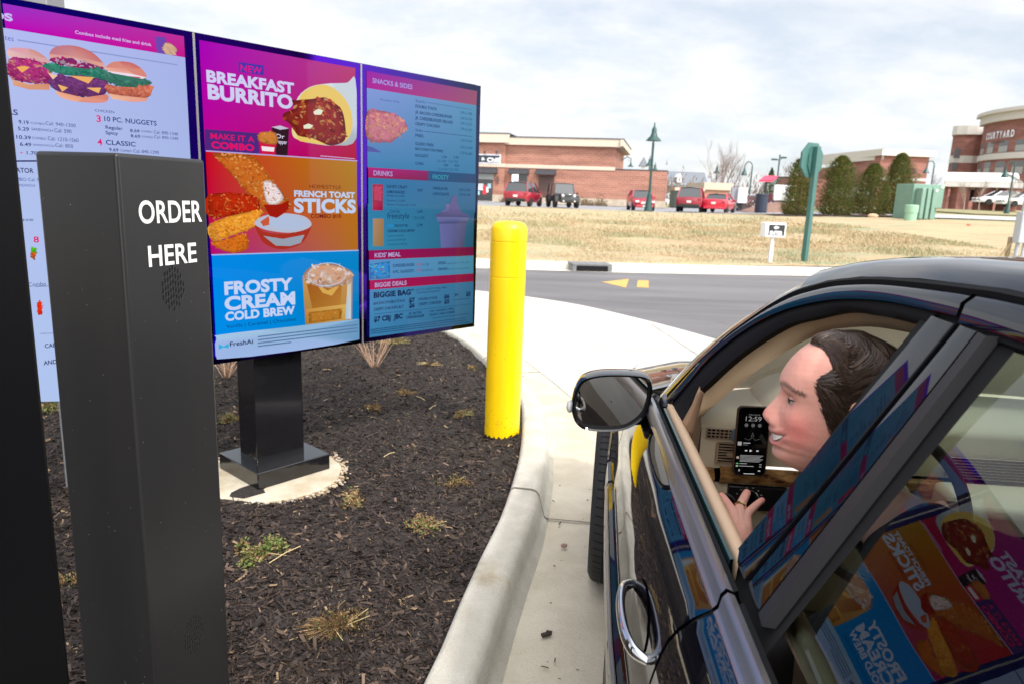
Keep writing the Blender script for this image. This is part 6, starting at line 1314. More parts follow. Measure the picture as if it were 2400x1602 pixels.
for x in (.04, .34, .66, .96): mb = MB(); mb.b2((x*Lc-.7, -4*x+.2, -1), (x*Lc+.7, -4*x+1.6, zf0-.302)); mb.build('pillar', brH, t)
mb = MB(); mb.b2((-2, 9, -2), (Lc+8, 9.5, zf0-.3)); mb.build('rear_wall', brH, t)
strip('hotel_forecourt', 38, 75, lambda x: 60, lambda x: 80, grass_far, lift=.05)
# ================================================================== the restaurant itself, right of the lane (out of frame; shades the lane, seen in reflections)
t = thing('restaurant', 'dark panelled restaurant building beside the drive-through lane, seen only in reflections', 'restaurant', (2.95, .05, 0))
mb = MB(); mb.b2((0, -16, 0), (10, 0, 4.6)); mb.build('wall', mat('restaurant_panel', (.36, .30, .27), rough=.6, noise=.15, nscale=1), t)
mb = MB(); mb.b2((-.12, -16.1, 4.3), (10.1, .12, 4.8)); mb.build('parapet', mat('restaurant_parapet', (.30, .30, .31), rough=.5), t)
mb = MB(); mb.b2((-.06, -6.0, 1.0), (-.003, -4.2, 2.3)); mb.build('window', win, t)
# ================================================================== THE BLACK CAR (local frame: x forward, y to its left, z up; origin under the front axle)
HD = math.radians(90-4.2)
car = thing('black_car', 'glossy black saloon stopped at the menu board with its driver window open', 'car', (1.307, 2.589, .0), HD)
paint = mat('black_car_paint', (.0035, .0035, .006), rough=.03, spec=.5, coat=.25)
gloss = mat('black_gloss_trim', (.004, .004, .006), rough=.03, spec=.4, coat=0)
rubber = mat('black_rubber', (.005, .005, .006), rough=.7, spec=.15)
alu = mat('satin_aluminium', (.42, .41, .44), rough=.28, metal=.9)
chrome = mat('chrome_bright', (.75, .75, .76), rough=.08, metal=1)
tanl = mat('tan_leather', (.50, .35, .235), rough=.55, bump=.15, bscale=500, spec=.35)
cream = mat('cream_vinyl', (.82, .69, .49), rough=.6, bump=.12, bscale=400, spec=.35)
tand = mat('tan_pillar_cloth', (.42, .29, .17), rough=.8)
gap_m = mat('void_black', (0, 0, 0))
Wx = [-.82, -.75, -.6, -.4, -.2, .335, .8, 1.11, 1.35, 2.5, 3.2, 3.7, 3.95]; Wy = [.40, .62, .78, .86, .905, .935, .953, .965, .973, .975, .94, .86, .6]
Iz = [.2, .3, .38, .45, .56, .66, .78, .86, .91, .95, .97]; Iv = [.07, .03, .008, 0, 0, .006, .02, .036, .055, .085, .11]
def Wd(x): return interp(-x, Wx, Wy)
def shz(x): return interp(-x, [-.82, -.75, -.4, 0, .4, .8, 1.06, 1.8, 2.6, 3.3, 3.8, 3.95], [.60, .68, .78, .855, .90, .93, .942, .950, .955, .95, .90, .8])
def lat(x, z):
    k = shz(x)/.95; return Wd(x)-interp(z/k, Iz, Iv)
def latG(z): return .85-(z-.96)*.568
_sz = np.linspace(.1, 1.1, 501); _sv = np.interp(_sz, [.2, .45, .70, .776, .827, .877, .928, .951, 1.0], [-1.60, -1.68, -1.705, -1.706, -1.711, -1.729, -1.759, -1.781, -1.81]); _k = np.exp(-(np.arange(-30, 31)/14)**2); _sv = np.convolve(np.pad(_sv, 30, mode='edge'), _k/_k.sum(), mode='valid')
def seam(z): return float(np.interp(z, _sz, _sv))
def side_panel(s, fa, fb, z0f, z1f, nx, nz, m, name, parent, gap=.0035):
    """body side skin between two seams"""
    mb = MB(); rows = []
    for j in range(nz+1):
        t = j/nz; r = []
        for i in range(nx+1):
            u = i/nx; za_ = None
            # iterate height with x
            x = lerp(fa(.6), fb(.6), u); z = lerp(z0f(x), z1f(x), t); x = lerp(fa(z)+(-gap if fa is not fb else 0), fb(z)+gap, u); z = lerp(z0f(x), z1f(x), t)
            inset = .014 if (i == 0 or i == nx) else 0
            r.append((x, s*(lat(x, z)-inset), z))
        # rolled edge columns
        rows.append([r[0]]+[(lerp(r[0][0], r[1][0], .04), s*lat(lerp(r[0][0], r[1][0], .04), r[0][2]), r[0][2])]+r[1:-1]+[(lerp(r[-1][0], r[-2][0], .04), s*lat(lerp(r[-1][0], r[-2][0], .04), r[-1][2]), r[-1][2])]+[r[-1]])
    mb.grid(rows); return mb.build(name, m, parent, smooth=True, sharp=60)
def arch(x, c, r=.355): d = abs(x-c); return .31+math.sqrt(max(0, r*r-d*d)) if d < r else .0
RA = -2.854
body_sill = lambda x: max(.20, arch(x, 0), arch(x, RA))
for s in (1, -1):
    front_end = lambda z: .0
    # front wing (dense near the arch)
    mb = MB(); rows = []
    xsn = [.81, .79, .76, .70, .62, .52, .44]+[.36*math.cos(PI*k/22) for k in range(23)]+[-.40, -.45, -.50, -.545]
    for x in xsn:
        zlo = body_sill(x); zt = shz(x); rows.append([(x, s*lat(x, lerp(zlo, zt, j/14)), lerp(zlo, zt, j/14)) for j in range(15)])
    mb.grid(rows); mb.build('front_wing', paint, car, smooth=True, sharp=60)
    mb = MB(); rows = []
    xsn = [-2.27, -2.35, -2.42]+[RA+.36*math.cos(PI*k/22) for k in range(23)]+[-3.3, -3.4, -3.5, -3.6, -3.7, -3.8, -3.88, -3.93]
    for x in xsn:
        zlo = body_sill(x); zt = shz(x); rows.append([(x, s*lat(x, lerp(zlo, zt, j/14)), lerp(zlo, zt, j/14)) for j in range(15)])
    mb.grid(rows); mb.build('rear_quarter', paint, car, smooth=True, sharp=60)
    mb = MB(); mb.grid([[(x, s*(Wd(x)-.10), .13), (x, s*(Wd(x)-.045), .15), (x, s*(lat(x, .21)), .205)] for x in [lerp(-.40, -2.45, k/20) for k in range(21)]]); mb.build('sill', paint, car, smooth=True)
for s in (1, -1):
    for xa, xb in ((-.375, -.540), (-2.275, -2.48), (.375, .72)):
        mb = MB(); mb.grid([[(x, s*(lat(x, z)+o), z) for z, o in [(.485, .0), (.492, .012), (.54, .016), (.60, .014), (.622, .010), (.626, .0)]] for x in [lerp(xa, xb, k/8) for k in range(9)]]); mb.build('side_moulding', gloss, car, smooth=True)
    for xc_ in (0, -2.854):
        ar_ = [PI*k/30 for k in range(31)]; mb = MB(); P_ = lambda a, r_: (xc_+r_*math.cos(a), .31+r_*math.sin(a))
        mb.grid([[(P_(a, r_)[0], s*(lat(*P_(a, r_))+o), P_(a, r_)[1]) for r_, o in ((.354, -.02), (.353, .004), (.362, .007), (.375, .001))] for a in ar_]); mb.build('wheel_arch_lip', paint, car, smooth=True)
fdoor = {}; rdoor = {}
for s in (1, -1):
    fdoor[s] = side_panel(s, lambda z: -.548-.02*(1-z), seam, lambda x: .215, lambda x: shz(x), 26, 26, paint, 'front_door', car)
    rdoor[s] = side_panel(s, seam, lambda z: -2.262+.12*max(0, .55-z), lambda x: .215, lambda x: shz(x), 18, 26, paint, 'rear_door', car)
    # protective side moulding
    for par, xa, xb in ((fdoor[s], -.56, -1.685), (rdoor[s], -1.70, -2.25)):
        mb = MB(); prf = [(.485, .0), (.492, .012), (.54, .016), (.60, .014), (.622, .010), (.626, .0)]
        mb.grid([[(x, s*(lat(x, z)+o), z) for z, o in prf] for x in [lerp(xa, xb, k/18) for k in range(19)]]); mb.build('side_moulding', gloss, par, smooth=True)
        mb = MB(); mb.grid([[(x, s*(lat(x, z)+o), z) for z, o in ((.606, .016), (.613, .020), (.620, .015))] for x in [lerp(xa, xb, k/18) for k in range(19)]]); mb.build('moulding_chrome', alu, par, smooth=True)
    # belt line: aluminium strip, rubber lip
    for par, xa, xb in ((fdoor[s], -.80, -1.768), (rdoor[s], -1.778, -2.62)):
        mb = MB(); mb.grid([[(x, s*(lat(x, shz(x))-.000), shz(x)-.001), (x, s*(.882), shz(x)+.006), (x, s*.879, .972), (x, s*.872, .981), (x, s*.862, .977)] for x in [lerp(xa, xb, k/14) for k in range(15)]]); mb.build('belt_trim', alu, par, smooth=True, sharp=50)
        mb = MB(); mb.grid([[(x, s*.8615, .976), (x, s*.855, .979), (x, s*.852, .955)] for x in [lerp(xa-.02, xb, k/14) for k in range(15)]]); mb.build('belt_seal', rubber, par)
# door glass edge in the open front window
mb = MB(); mb.grid([[(x, .850, .94), (x, .850, .984), (x, .845, .985), (x, .845, .94)] for x in (-.92, -1.3, -1.69)]); mb.build('lowered_glass', mat('glass_edge_green', (.02, .05, .05), rough=.1, spec=.5), fdoor[1])
# handle
for s in (1, -1):
    for par, xc_ in ((fdoor[s], -1.53), (rdoor[s], -2.32)):
        z = .775; la = lat(xc_, z)
        mb = MB(); pts = catmull([(xc_+.118, s*(la-.004), z), (xc_+.094, s*(la+.020), z+.002), (xc_+.03, s*(la+.031), z+.004), (xc_-.05, s*(la+.030), z+.004), (xc_-.10, s*(la+.018), z+.002), (xc_-.122, s*(la-.006), z)], 6)
        n = len(pts); vs = []
        for i, p in enumerate(pts):
            d = (pts[min(i+1, n-1)]-pts[max(i-1, 0)]).normalized(); o = Vector((-d.y, d.x, 0))*s; o = o if o.y*s > 0 else -o; hw = .0145*min(1, .45+2.2*min(i, n-1-i)/n)
            vs.append([p+Vector((0, 0, hw*math.cos(a)))+o*(.0085*math.sin(a)) for a in [2*PI*k/12 for k in range(12)]])
        mb.grid(vs, close=True); hd = mb.build('handle', chrome if par is fdoor[s] else gloss, par, smooth=True, sharp=80)
        mb = MB(); mb.v = []; rr_n = 24
        ring = lambda k, q: (xc_-.0+.098*q*math.cos(2*PI*k/rr_n), s*(lat(xc_+.098*q*math.cos(2*PI*k/rr_n), z+.048*q*math.sin(2*PI*k/rr_n))+.0015-.0), z+.004+.050*q*math.sin(2*PI*k/rr_n))
        mb.grid([[ring(k, q) for k in range(rr_n)] for q in (1, .93)], close=True); mb.build('handle_surround', gloss, hd)
        mb = MB(); mb.grid([[ring(k, q) for k in range(rr_n)] for q in (.93, .6, .3, .02)], close=True); mb.v = [(x, y, zz_) for x, y, zz_ in mb.v]; mb.build('handle_recess', mat('recess_gloss', (.002, .002, .003), rough=.08, spec=.5), hd)
# bonnet, windscreen cowl, boot, bumpers
mb = MB(); rows = []
for x in [.80, .74, .66, .5, .3, .1, -.1, -.3, -.46]:
    zs = shz(x); w_ = lat(x, zs); cr = interp(-x, [-.8, -.6, 0, .46], [.02, .055, .075, .085]); r = []
    for k in range(-10, 11):
        u = k/10; hump = .016*math.exp(-((abs(u)-.80)/.13)**2); r.append((x-(.02*(abs(u)**3) if x < -.4 else -.0), u*w_, zs+cr*(1-abs(u)**2.4)+hump*(1-abs(u)**8)))
    rows.append(r)
mb.grid(rows); mb.build('bonnet', paint, car, smooth=True, sharp=60)
mb = MB(); rows = []
for x in [-3.12, -3.3, -3.5, -3.7, -3.86, -3.93]:
    zs = shz(x); w_ = lat(x, zs); rows.append([(x, k/8*w_, zs+.06*(1-abs(k/8)**2.4)) for k in range(-8, 9)])
mb.grid(rows); mb.build('boot_lid', paint, car, smooth=True)
for nm, x0_, sg_ in (('front_bumper', .81, 1), ('rear_bumper', -3.93, -1)):
    mb = MB(); rows = []
    for z in (.18, .3, .42, .52, .62, .70):
        w_ = lat(x0_, min(z, .59)); rows.append([(x0_+sg_*.10*(1-(k/8)**2)*(1 if z < .55 else .6)+.0, k/8*w_, z) for k in range(-8, 9)])
    mb.grid(rows); mb.build(nm, paint, car, smooth=True)
for s in (1, -1):
    mb = MB(); mb.ball((.70, s*.66, .66), (.14, .13, .075), 10, Matrix.Rotation(s*-.5, 3, 'Z')); mb.build('headlight', mat('head_lamp_clear', (.62, .62, .6), rough=.15, coat=.5), car, smooth=True)
    mb = MB(); mb.ball((-3.88, s*.66, .80), (.10, .17, .09), 8); mb.build('taillight', mat('tail_lamp_red', (.30, .01, .015), rough=.2, coat=.5), car, smooth=True)
# ---- greenhouse: matched curves, (x, z)
NS = 44
gut = [(-.82, .96), (-.88, 1.08), (-.95, 1.17), (-1.01, 1.225), (-1.07, 1.27), (-1.11, 1.295), (-1.18, 1.33), (-1.25, 1.352), (-1.32, 1.37), (-1.39, 1.382), (-1.48, 1.394), (-1.59, 1.403), (-1.72, 1.411), (-1.83, 1.415), (-2.1, 1.412), (-2.5, 1.385), (-2.85, 1.32), (-3.1, 1.22), (-3.3, 1.06), (-3.36, .97)]
blk = [(-.89, .97), (-.915, 1.03), (-.94, 1.11), (-.99, 1.17), (-1.07, 1.23), (-1.17, 1.28), (-1.26, 1.31), (-1.36, 1.335), (-1.45, 1.35), (-1.56, 1.362), (-1.69, 1.368)]
tan_ = [(-1.03, .975), (-.98, 1.03), (-1.0, 1.07), (-1.06, 1.15), (-1.13, 1.21), (-1.21, 1.26), (-1.30, 1.29), (-1.40, 1.32), (-1.48, 1.33), (-1.58, 1.338), (-1.68, 1.342)]
wsc = [(-.66, .805, .962), (-.71, .745, 1.07), (-.77, .685, 1.162), (-.85, .65, 1.22), (-.94, .62, 1.27), (-1.02, .595, 1.315), (-1.107, .568, 1.352), (-1.195, .545, 1.384)]
def G(x, z, out=0): return (x, latG(z)+out, z)
def cut(c, xlim): return [p for p in c if p[0] >= xlim]
gutc = catmull([G(x, z-.007, .002) for x, z in gut], 5)
for s in (1, -1):
    ms = lambda pts: [(p[0], s*p[1], p[2]) for p in pts]
    # front door painted frame
    a = resample([p for p in gutc if p[0] > -1.745]+[G(-1.745, 1.4045, .002)], NS); a = [Vector((p[0], p[1]+.000, p[2]-.004)) for p in a]
    b_ = resample(catmull([G(x, z, .0) for x, z in blk]+[G(-1.745, 1.370)], 5), NS)
    mid = [p.lerp(q, .5)+Vector((0, .006, .002)) for p, q in zip(a, b_)]
    mb = MB(); mb.grid([ms([p+Vector((0, -.012, 0)) for p in a]), ms(a), ms(mid), ms(b_), ms([p+Vector((0, -.02, -.003)) for p in b_])]); mb.build('window_frame', paint, fdoor[s], smooth=True, sharp=70)
    # rubber seal, stepping inward to the interior trim line
    b2_ = resample(catmull([G(x, z, -.008) for x, z in blk], 5), NS); t2 = resample(catmull([G(x, z, -.02) for x, z in tan_], 5), NS)
    md = [p.lerp(q, .5)+Vector((0, .006, 0)) for p, q in zip(b2_, t2)]
    mb = MB(); mb.grid([ms(b2_), ms(md), ms(t2), ms([p+Vector((.015, -.02, -.004)) for p in t2])]); mb.build('window_seal', rubber, fdoor[s], smooth=True, sharp=60)
    # interior pillar lining behind the seal, reaching inward to the windscreen
    t3 = [Vector((p[0]+.015, p[1]-.02, p[2]-.002)) for p in t2]
    w3 = resample(catmull([(-.945, .775, .955), (-.965, .755, .99), (-1.0, .73, 1.035), (-1.046, .70, 1.09), (-1.109, .675, 1.144), (-1.156, .64, 1.193), (-1.207, .61, 1.235), (-1.243, .585, 1.26), (-1.293, .56, 1.28), (-1.377, .54, 1.296), (-1.458, .52, 1.305), (-1.56, .50, 1.312), (-1.69, .48, 1.318)], 5), NS)
    md3 = [p.lerp(q, .5)+Vector((0, .004, -.014)) for p, q in zip(t3, w3)]
    mb = MB(); mb.grid([ms(t3), ms([p.lerp(q, .2)+Vector((0, .0, -.008)) for p, q in zip(t3, w3)]), ms(md3), ms(w3)]); mb.build('pillar_lining', tand, car, smooth=True, sharp=80)
    # dark gutter seam
    mb = MB(); gs = [Vector((p[0], s*p[1], p[2])) for p in gutc]; mb.grid([[p+Vector((0, s*.002, -.007)) for p in gs], [p+Vector((0, s*.003, .0)) for p in gs], [p+Vector((0, -s*.006, .006)) for p in gs]]); mb.build('roof_gutter', rubber, car, smooth=True)
    # A pillar skin between gutter and windscreen edge
    ga = resample([p for p in gutc if p[0] > -1.25], 24); wa = resample(catmull(wsc, 5), 24)
    ga = [p+Vector((0, -.003, .005)) for p in ga]; md = [p.lerp(q, .45)+Vector((0, .004*(1-i/23), .013*(1-i/23))) for i, (p, q) in enumerate(zip(ga, wa))]
    mb = MB(); mb.grid([ms(ga), ms([p.lerp(q, .12)+Vector((0, .002, .002+.006*(1-i/23))) for i, (p, q) in enumerate(zip(ga, wa))]), ms(md), ms(wa), ms([p+Vector((0, -.01, -.012)) for p in wa])]); mb.build('windscreen_pillar', paint, car, smooth=True, sharp=80)
    mb = MB(); mb.grid([[(xx, s*(latG(z)-.012), z) for xx in (-1.655, -1.75, -1.87)] for z in (.95, 1.1, 1.25, 1.40)]); mb.build('door_pillar', gap_m, car)
    # B pillar covers
    def strip4(xt0, xb0, xt1, xb1, m, nm, par, out=.004, zt0=1.362, zb0=.982, bulge=.0, tw=.0035):
        mb = MB(); rows = []
        for j in range(13):
            t = j/12; z = lerp(zb0, zt0, t); xa = lerp(xb0, xt0, t); xb_ = lerp(xb1, xt1, t)
            rows.append([(xa, s*(latG(z)+out-.016), z), (xa-.003, s*(latG(z)+out-tw), z), ((xa+xb_)/2, s*(latG(z)+out+bulge-tw/2), z), (xb_+.003, s*(latG(z)+out), z), (xb_, s*(latG(z)+out-.016), z)])
        mb.grid(rows); return mb.build(nm, m, par, smooth=True, sharp=40)
    strip4(-1.692, -1.662, -1.760, -1.745, gloss, 'pillar_cover', fdoor[s], bulge=.001)
    strip4(-1.764, -1.749, -1.812, -1.822, gloss, 'pillar_cover', rdoor[s], bulge=.001)
    strip4(-1.812, -1.822, -1.842, -1.858, mat('grey_satin_trim', (.022, .021, .024), rough=.5, spec=.22), 'glass_channel', rdoor[s], out=.009)
    # rear door painted frame above the glass + gap
    ar = resample([p for p in gutc if -1.755 > p[0] > -2.75], 24); br_ = [Vector((p[0]+.0, 0, p[2]-lerp(.042, .05, i/23))) for i, p in enumerate(ar)]; br_ = [Vector((p.x, latG(p.z), p.z)) for p in br_]
    mb = MB(); mb.grid([ms([p+Vector((0, -.012, -.004)) for p in ar]), ms([p+Vector((0, 0, -.004)) for p in ar]), ms([p.lerp(q, .5)+Vector((0, .006, .002)) for p, q in zip(ar, br_)]), ms(br_), ms([p+Vector((0, -.016, -.002)) for p in br_])]); mb.build('window_frame', paint, rdoor[s], smooth=True, sharp=70)
    br2 = [p+Vector((0, -.004, 0)) for p in br_]; br3 = [p+Vector((0, -.008, -.016)) for p in br_]
    mb = MB(); mb.grid([ms(br2), ms([p.lerp(q, .5)+Vector((0, .006, 0)) for p, q in zip(br2, br3)]), ms(br3)]); mb.build('window_seal', rubber, rdoor[s], smooth=True)
    # rear side glass
    gx = [lerp(-1.848, -2.72, k/18) for k in range(19)]
    def ztop(x): return interp(-x, [1.83, 2.1, 2.5, 2.72], [1.360, 1.358, 1.325, 1.27])
    mb = MB(); mb.grid([[(x, s*(latG(z)-.004+.010*math.sin(PI*(z-.97)/.40)+interp(-x, [1.84, 2.0, 2.2, 2.5, 2.75], [-.024, -.0155, -.008, -.002, 0])), z) for z in [lerp(.975, ztop(x), j/12) for j in range(13)]] for x in gx]); mb.build('window_glass', glass('side_glass', (.60, .74, .70), .80, 1.66), rdoor[s], smooth=True, sharp=0)
    if s < 0:
        def zt2(x): return interp(-x, [.93, .99, 1.07, 1.17, 1.26, 1.36, 1.45, 1.69], [1.05, 1.16, 1.22, 1.27, 1.30, 1.325, 1.34, 1.36])
        mb = MB(); mb.grid([[(x, s*(latG(z)-.004), z) for z in [lerp(.975, zt2(x), j/8) for j in range(9)]] for x in [lerp(-.93, -1.69, k/16) for k in range(17)]]); mb.build('window_glass', glass('side_glass'), fdoor[s], smooth=True, sharp=0)
    # quarter panel/C pillar skin
    ac = resample([p for p in gutc if p[0] < -2.72], 16); cc = [Vector((lerp(-2.74, -3.30, i/15), lat(-3, .95)-.02, lerp(.96, .955, i/15))) for i in range(16)]
    mb = MB(); mb.grid([ms(ac), ms([p.lerp(q, .5)+Vector((0, .02, 0)) for p, q in zip(ac, cc)]), ms(cc)]); mb.build('rear_pillar', paint, car, smooth=True)
# roof
mb = MB(); rows = []
xr = [-1.195, -1.30, -1.42, -1.6, -1.8, -2.05, -2.3, -2.55, -2.75]
for x in xr:
    zg = interp(-x, [-p[0] for p in gut], [p[1] for p in gut])-.001; rt = interp(-x, [1.195, 1.3, 1.45, 1.65, 2.2, 2.6, 2.75], [1.390, 1.412, 1.434, 1.447, 1.450, 1.425, 1.395]); r = []
    lg = latG(zg)+.001
    for u in [-1, -.97, -.93, -.86, -.76, -.6, -.4, -.2, 0, .2, .4, .6, .76, .86, .93, .97, 1]:
        zz_ = lerp(rt, zg, interp(abs(u), [0, .6, .76, .86, .93, .97, 1], [0, .03, .09, .17, .33, .58, 1])); bow = .16*(1-abs(u)**2)*(1 if x > -1.5 else 0)*interp(-x, [1.195, 1.5], [1, 0])
        r.append((x+bow, u*lg, zz_))
    rows.append(r)
mb.grid(rows); mb.build('roof', paint, car, smooth=True, sharp=0)
# headliner
mb = MB(); mb.grid([[(x, u*.50, 1.385-.01*abs(u)) for u in (-1, -.5, 0, .5, 1)] for x in (-1.2, -1.6, -2.1, -2.6)]); mb.build('headliner', mat('headliner_cloth', (.42, .36, .27), rough=.9), car)
# windscreen
mb = MB(); wl = resample(catmull(wsc, 5), 14)
mb.grid([[(p[0]+(.14+.02*(1-i/13))*(1-(u)**2), u*(p[1]-.004), p[2]-.006+.012*(1-u*u)) for u in [k/8 for k in range(-8, 9)]] for i, p in enumerate(wl)]); mb.build('windscreen', glass('windscreen_glass', (.91, .95, .93), 1.0, 1.5), car, smooth=True, sharp=0)
mb = MB(); mb.grid([[(-2.74-.01, u*.52, 1.37) for u in (-1, 0, 1)], [(-3.22, u*.68, .99) for u in (-1, 0, 1)]]); mb.build('rear_window', glass('side_glass'), car, smooth=True)
# ---- wheels
def wheel(x, s, steer, nm='wheel'):
    t = thing(nm, None, None, (x, s*.845, .325)); del_ = t; t.parent = car; t.rotation_euler = (0, 0, steer)
    M = Matrix.Rotation(PI/2, 3, 'X'); pr = [(.215, -.10), (.235, -.112), (.290, -.117), (.313, -.105), (.322, -.088), (.325, -.05), (.326, 0), (.325, .05), (.322, .088), (.313, .105), (.290, .117), (.235, .112), (.215, .10)]
    mb = MB(); mb.lathe(pr, (0, 0, 0), 72, M, cap=False); mb.build('tyre', mat('car_tyre', (.016, .016, .017), rough=.75), t, smooth=True, sharp=50)
    mb = MB()
    for y in (-.062, -.022, .022, .062):
        mb.lathe([(.3262, y-.0035), (.3266, y-.0035), (.3266, y+.0035), (.3262, y+.0035)], (0, 0, 0), 72, M, cap=False)
    for k in range(64):
        a = 2*PI*k/64
        for y0, y1, sk in ((-.10, -.064, .02), (.064, .10, -.02), (-.058, -.026, -.03), (.026, .058, .03)):
            q = []
            for (aa, yy) in ((a, y0), (a+.012, y0), (a+.012+sk, y1), (a+sk, y1)): rr2 = .3268-max(0, abs(yy)-.07)*.2; q.append((rr2*math.cos(aa), yy, rr2*math.sin(aa)))
            mb.add(q, [(0, 1, 2, 3)])
    mb.build('tread_grooves', mat('void_black', (0, 0, 0)), t)
    mb = MB(); mb.lathe([(.02, .085*s), (.06, .088*s), (.06, .07*s)], (0, 0, 0), 24, M if True else None, cap=True)
    mb.lathe([(.216, .108*s), (.212, .095*s), (.203, .075*s), (.200, -.05*s)], (0, 0, 0), 48, M, cap=False)
    for k in range(10):
        a = 2*PI*k/10; d = Vector((math.cos(a), 0, math.sin(a))); p = Vector((-d.z, 0, d.x))
        ys = -.0
        pts = [d*.05+p*.014, d*.205+p*.020, d*.205-p*.020, d*.05-p*.014]; mb.prism([(q.x, -s*-1*(.070 if i in (0, 3) else .088), q.z) for i, q in enumerate(pts)], (0, s*.014, 0))
    mb.build('rim', mat('bright_alloy', (.55, .54, .53), rough=.22, metal=.9), t, smooth=True, sharp=40)
    mb = MB(); mb.lathe([(.01, -.02), (.165, -.02), (.165, .02), (.01, .02)], (0, 0, 0), 32, M); mb.build('brake_disc', mat('disc_steel', (.2, .2, .2), rough=.4, metal=.8), t)
wheel(0, 1, math.radians(-4)); wheel(0, -1, math.radians(-4)); wheel(RA, 1, 0); wheel(RA, -1, 0)
for s in (1, -1):
    for xc_ in (0, RA):
        mb = MB(); mb.grid([[(xc_+.37*math.cos(a), s*y, .31+.37*math.sin(a)) for a in [PI*k/12 for k in range(13)]] for y in (.52, .86)]); mb.build('wheel_arch_liner', rubber, car)
# floor pan / underbody
mb = MB(); mb.b2((-3.7, -.74, .17), (.6, .74, .21)); mb.build('underbody', rubber, car)
mb = MB(); mb.b2((-3.1, -.76, .26), (-.5, .76, .30)); mb.build('floor_carpet', mat('beige_carpet', (.2, .15, .1), rough=1), car)
# ---- interior door panels
for s in (1, -1):
    for par, xa, xb in ((fdoor[s], -.86, -1.70), (rdoor[s], -1.76, -2.6)):
        prf = [(.842, .955), (.840, .982), (.834, .990), (.825, .990), (.815, .980), (.806, .955), (.800, .90), (.798, .84), (.80, .80), (.755, .75), (.74, .72), (.75, .69), (.80, .66), (.80, .34)]
        mb = MB(); mb.grid([[(x, s*(l_-(.0 if par is fdoor[s] else .034)), z) for l_, z in prf] for i, x in enumerate([lerp(xa, xb, k/12) for k in range(13)])]); mb.build('inner_panel', tanl, par, smooth=True, sharp=60)
# mirror sail speaker cover (tan) on the driver's door
mb = MB(); tri = [(-1.028, .832, .956), (-1.085, .796, 1.083), (-1.07, .783, 1.07), (-1.045, .797, .948)]
mb.grid([[Vector(tri[0]).lerp(Vector(tri[1]), k/6) for k in range(7)], [Vector(tri[0]).lerp(Vector(tri[1]), k/6).lerp(Vector(tri[3]).lerp(Vector(tri[2]), k/6), .5)+Vector((-.004, .004, 0)) for k in range(7)], [Vector(tri[3]).lerp(Vector(tri[2]), k/6) for k in range(7)]])
mb.build('tweeter_cover', mat('perforated_tan', (.42, .26, .16), rough=.7, bump=.6, bscale=900), fdoor[1], smooth=True, solid=.012)
# exterior mirror
def door_mirror(s):
    t = thing('mirror', None, None, (0, 0, 0)); t.parent = fdoor[s]
    ol = [(1.083, .962), (1.078, 1.0), (1.062, 1.032), (1.03, 1.046), (.985, 1.052), (.92, 1.052), (.885, 1.045), (.873, 1.02), (.876, .975), (.890, .938), (.93, .905), (.98, .896), (1.04, .898), (1.068, .915), (1.08, .94)]
    olc = catmull([(0, a, b) for a, b in ol+[ol[0]]], 3)[:-1]; cen = Vector((0, .978, .974)); tilt = .10
    def rg(sc, x): return [(x+(p.y-cen.y)*tilt*-1, s*(cen.y+(p.y-cen.y)*sc), cen.z+(p.z-cen.z)*sc) for p in olc]
    mb = MB(); mb.grid([rg(.93, -.868), rg(.985, -.872), rg(1.0, -.862), rg(1.01, -.84), rg(.985, -.80), rg(.90, -.765), rg(.7, -.742), rg(.35, -.732), rg(.02, -.73)], close=True); mb.build('housing', paint, t, smooth=True, sharp=70)
    mb = MB(); mb.grid([rg(.93, -.868), rg(.90, -.862), rg(.895, -.850)], close=True); mb.build('glass_rim', rubber, t, smooth=True)
    # the mirror glass is turned towards the driver
    mb = MB(); th = math.radians(-13)
    def tg(sc, dx): return [(-.853-(p.y-cen.y)*sc*math.tan(-th)*.35+dx, s*(cen.y+(p.y-cen.y)*sc), cen.z+(p.z-cen.z)*sc) for p in olc]
    mb.grid([tg(.885, 0), tg(.02, 0)], close=True); mb.build('mirror_glass', mat('silvered_glass', (.42, .40, .38), rough=.0, metal=1), t)
    mb = MB(); mb.ball((-.845, s*1.086, .952), (.022, .010, .017), 8); mb.build('indicator', mat('head_lamp_clear', (0, 0, 0)), t, smooth=True)
    mb = MB(); mb.tube(catmull([(-.80, s*.93, .925), (-.80, s*.885, .93), (-.78, s*.84, .965)], 4), [.028]*4+[.026]*5, 10); mb.prism([(-.74, s*.862, .935), (-.90, s*.868, .952), (-.905, s*.848, .985), (-.84, s*.84, 1.0), (-.77, s*.845, .965)], (0, -s*.02, 0)); mb.build('mount', gloss, t, smooth=True, sharp=40)
door_mirror(1); door_mirror(-1)
# ---- dashboard
dash = thing('dashboard', None, None, (0, 0, 0)); dash.parent = car
mb = MB(); ys = [lerp(-.74, .735, k/24) for k in range(25)]
prf = [(-.40, .955), (-.60, .962), (-.78, .958), (-.83, .945), (-.845, .93), (-.848, .82)]
mb.grid([[(x, y, z-.02*max(0, (abs(y)-.55)/.2)) for y in ys] for x, z in prf]); mb.build('dash_top', cream, dash, smooth=True, sharp=50)
mb = MB(); mb.grid([[(x, y, z) for y in ys] for x, z in [(-.852, .768), (-.852, .70), (-.83, .60), (-.78, .45), (-.70, .32)]]); mb.build('lower_dash', cream, dash, smooth=True)
wood = mat('burr_walnut', (.66, .36, .12), rough=.12, coat=1, col2=(.10, .025, .01), nscale=22, aniso=(1, 1, 2.2))
mb = MB(); mb.grid([[(x, y, z) for y in [lerp(-.70, .680, k/20) for k in range(21)]] for x, z in [(-.85, .813), (-.866, .806), (-.872, .79), (-.866, .774), (-.85, .768)]]); mb.build('wood_trim', wood, dash, smooth=True)
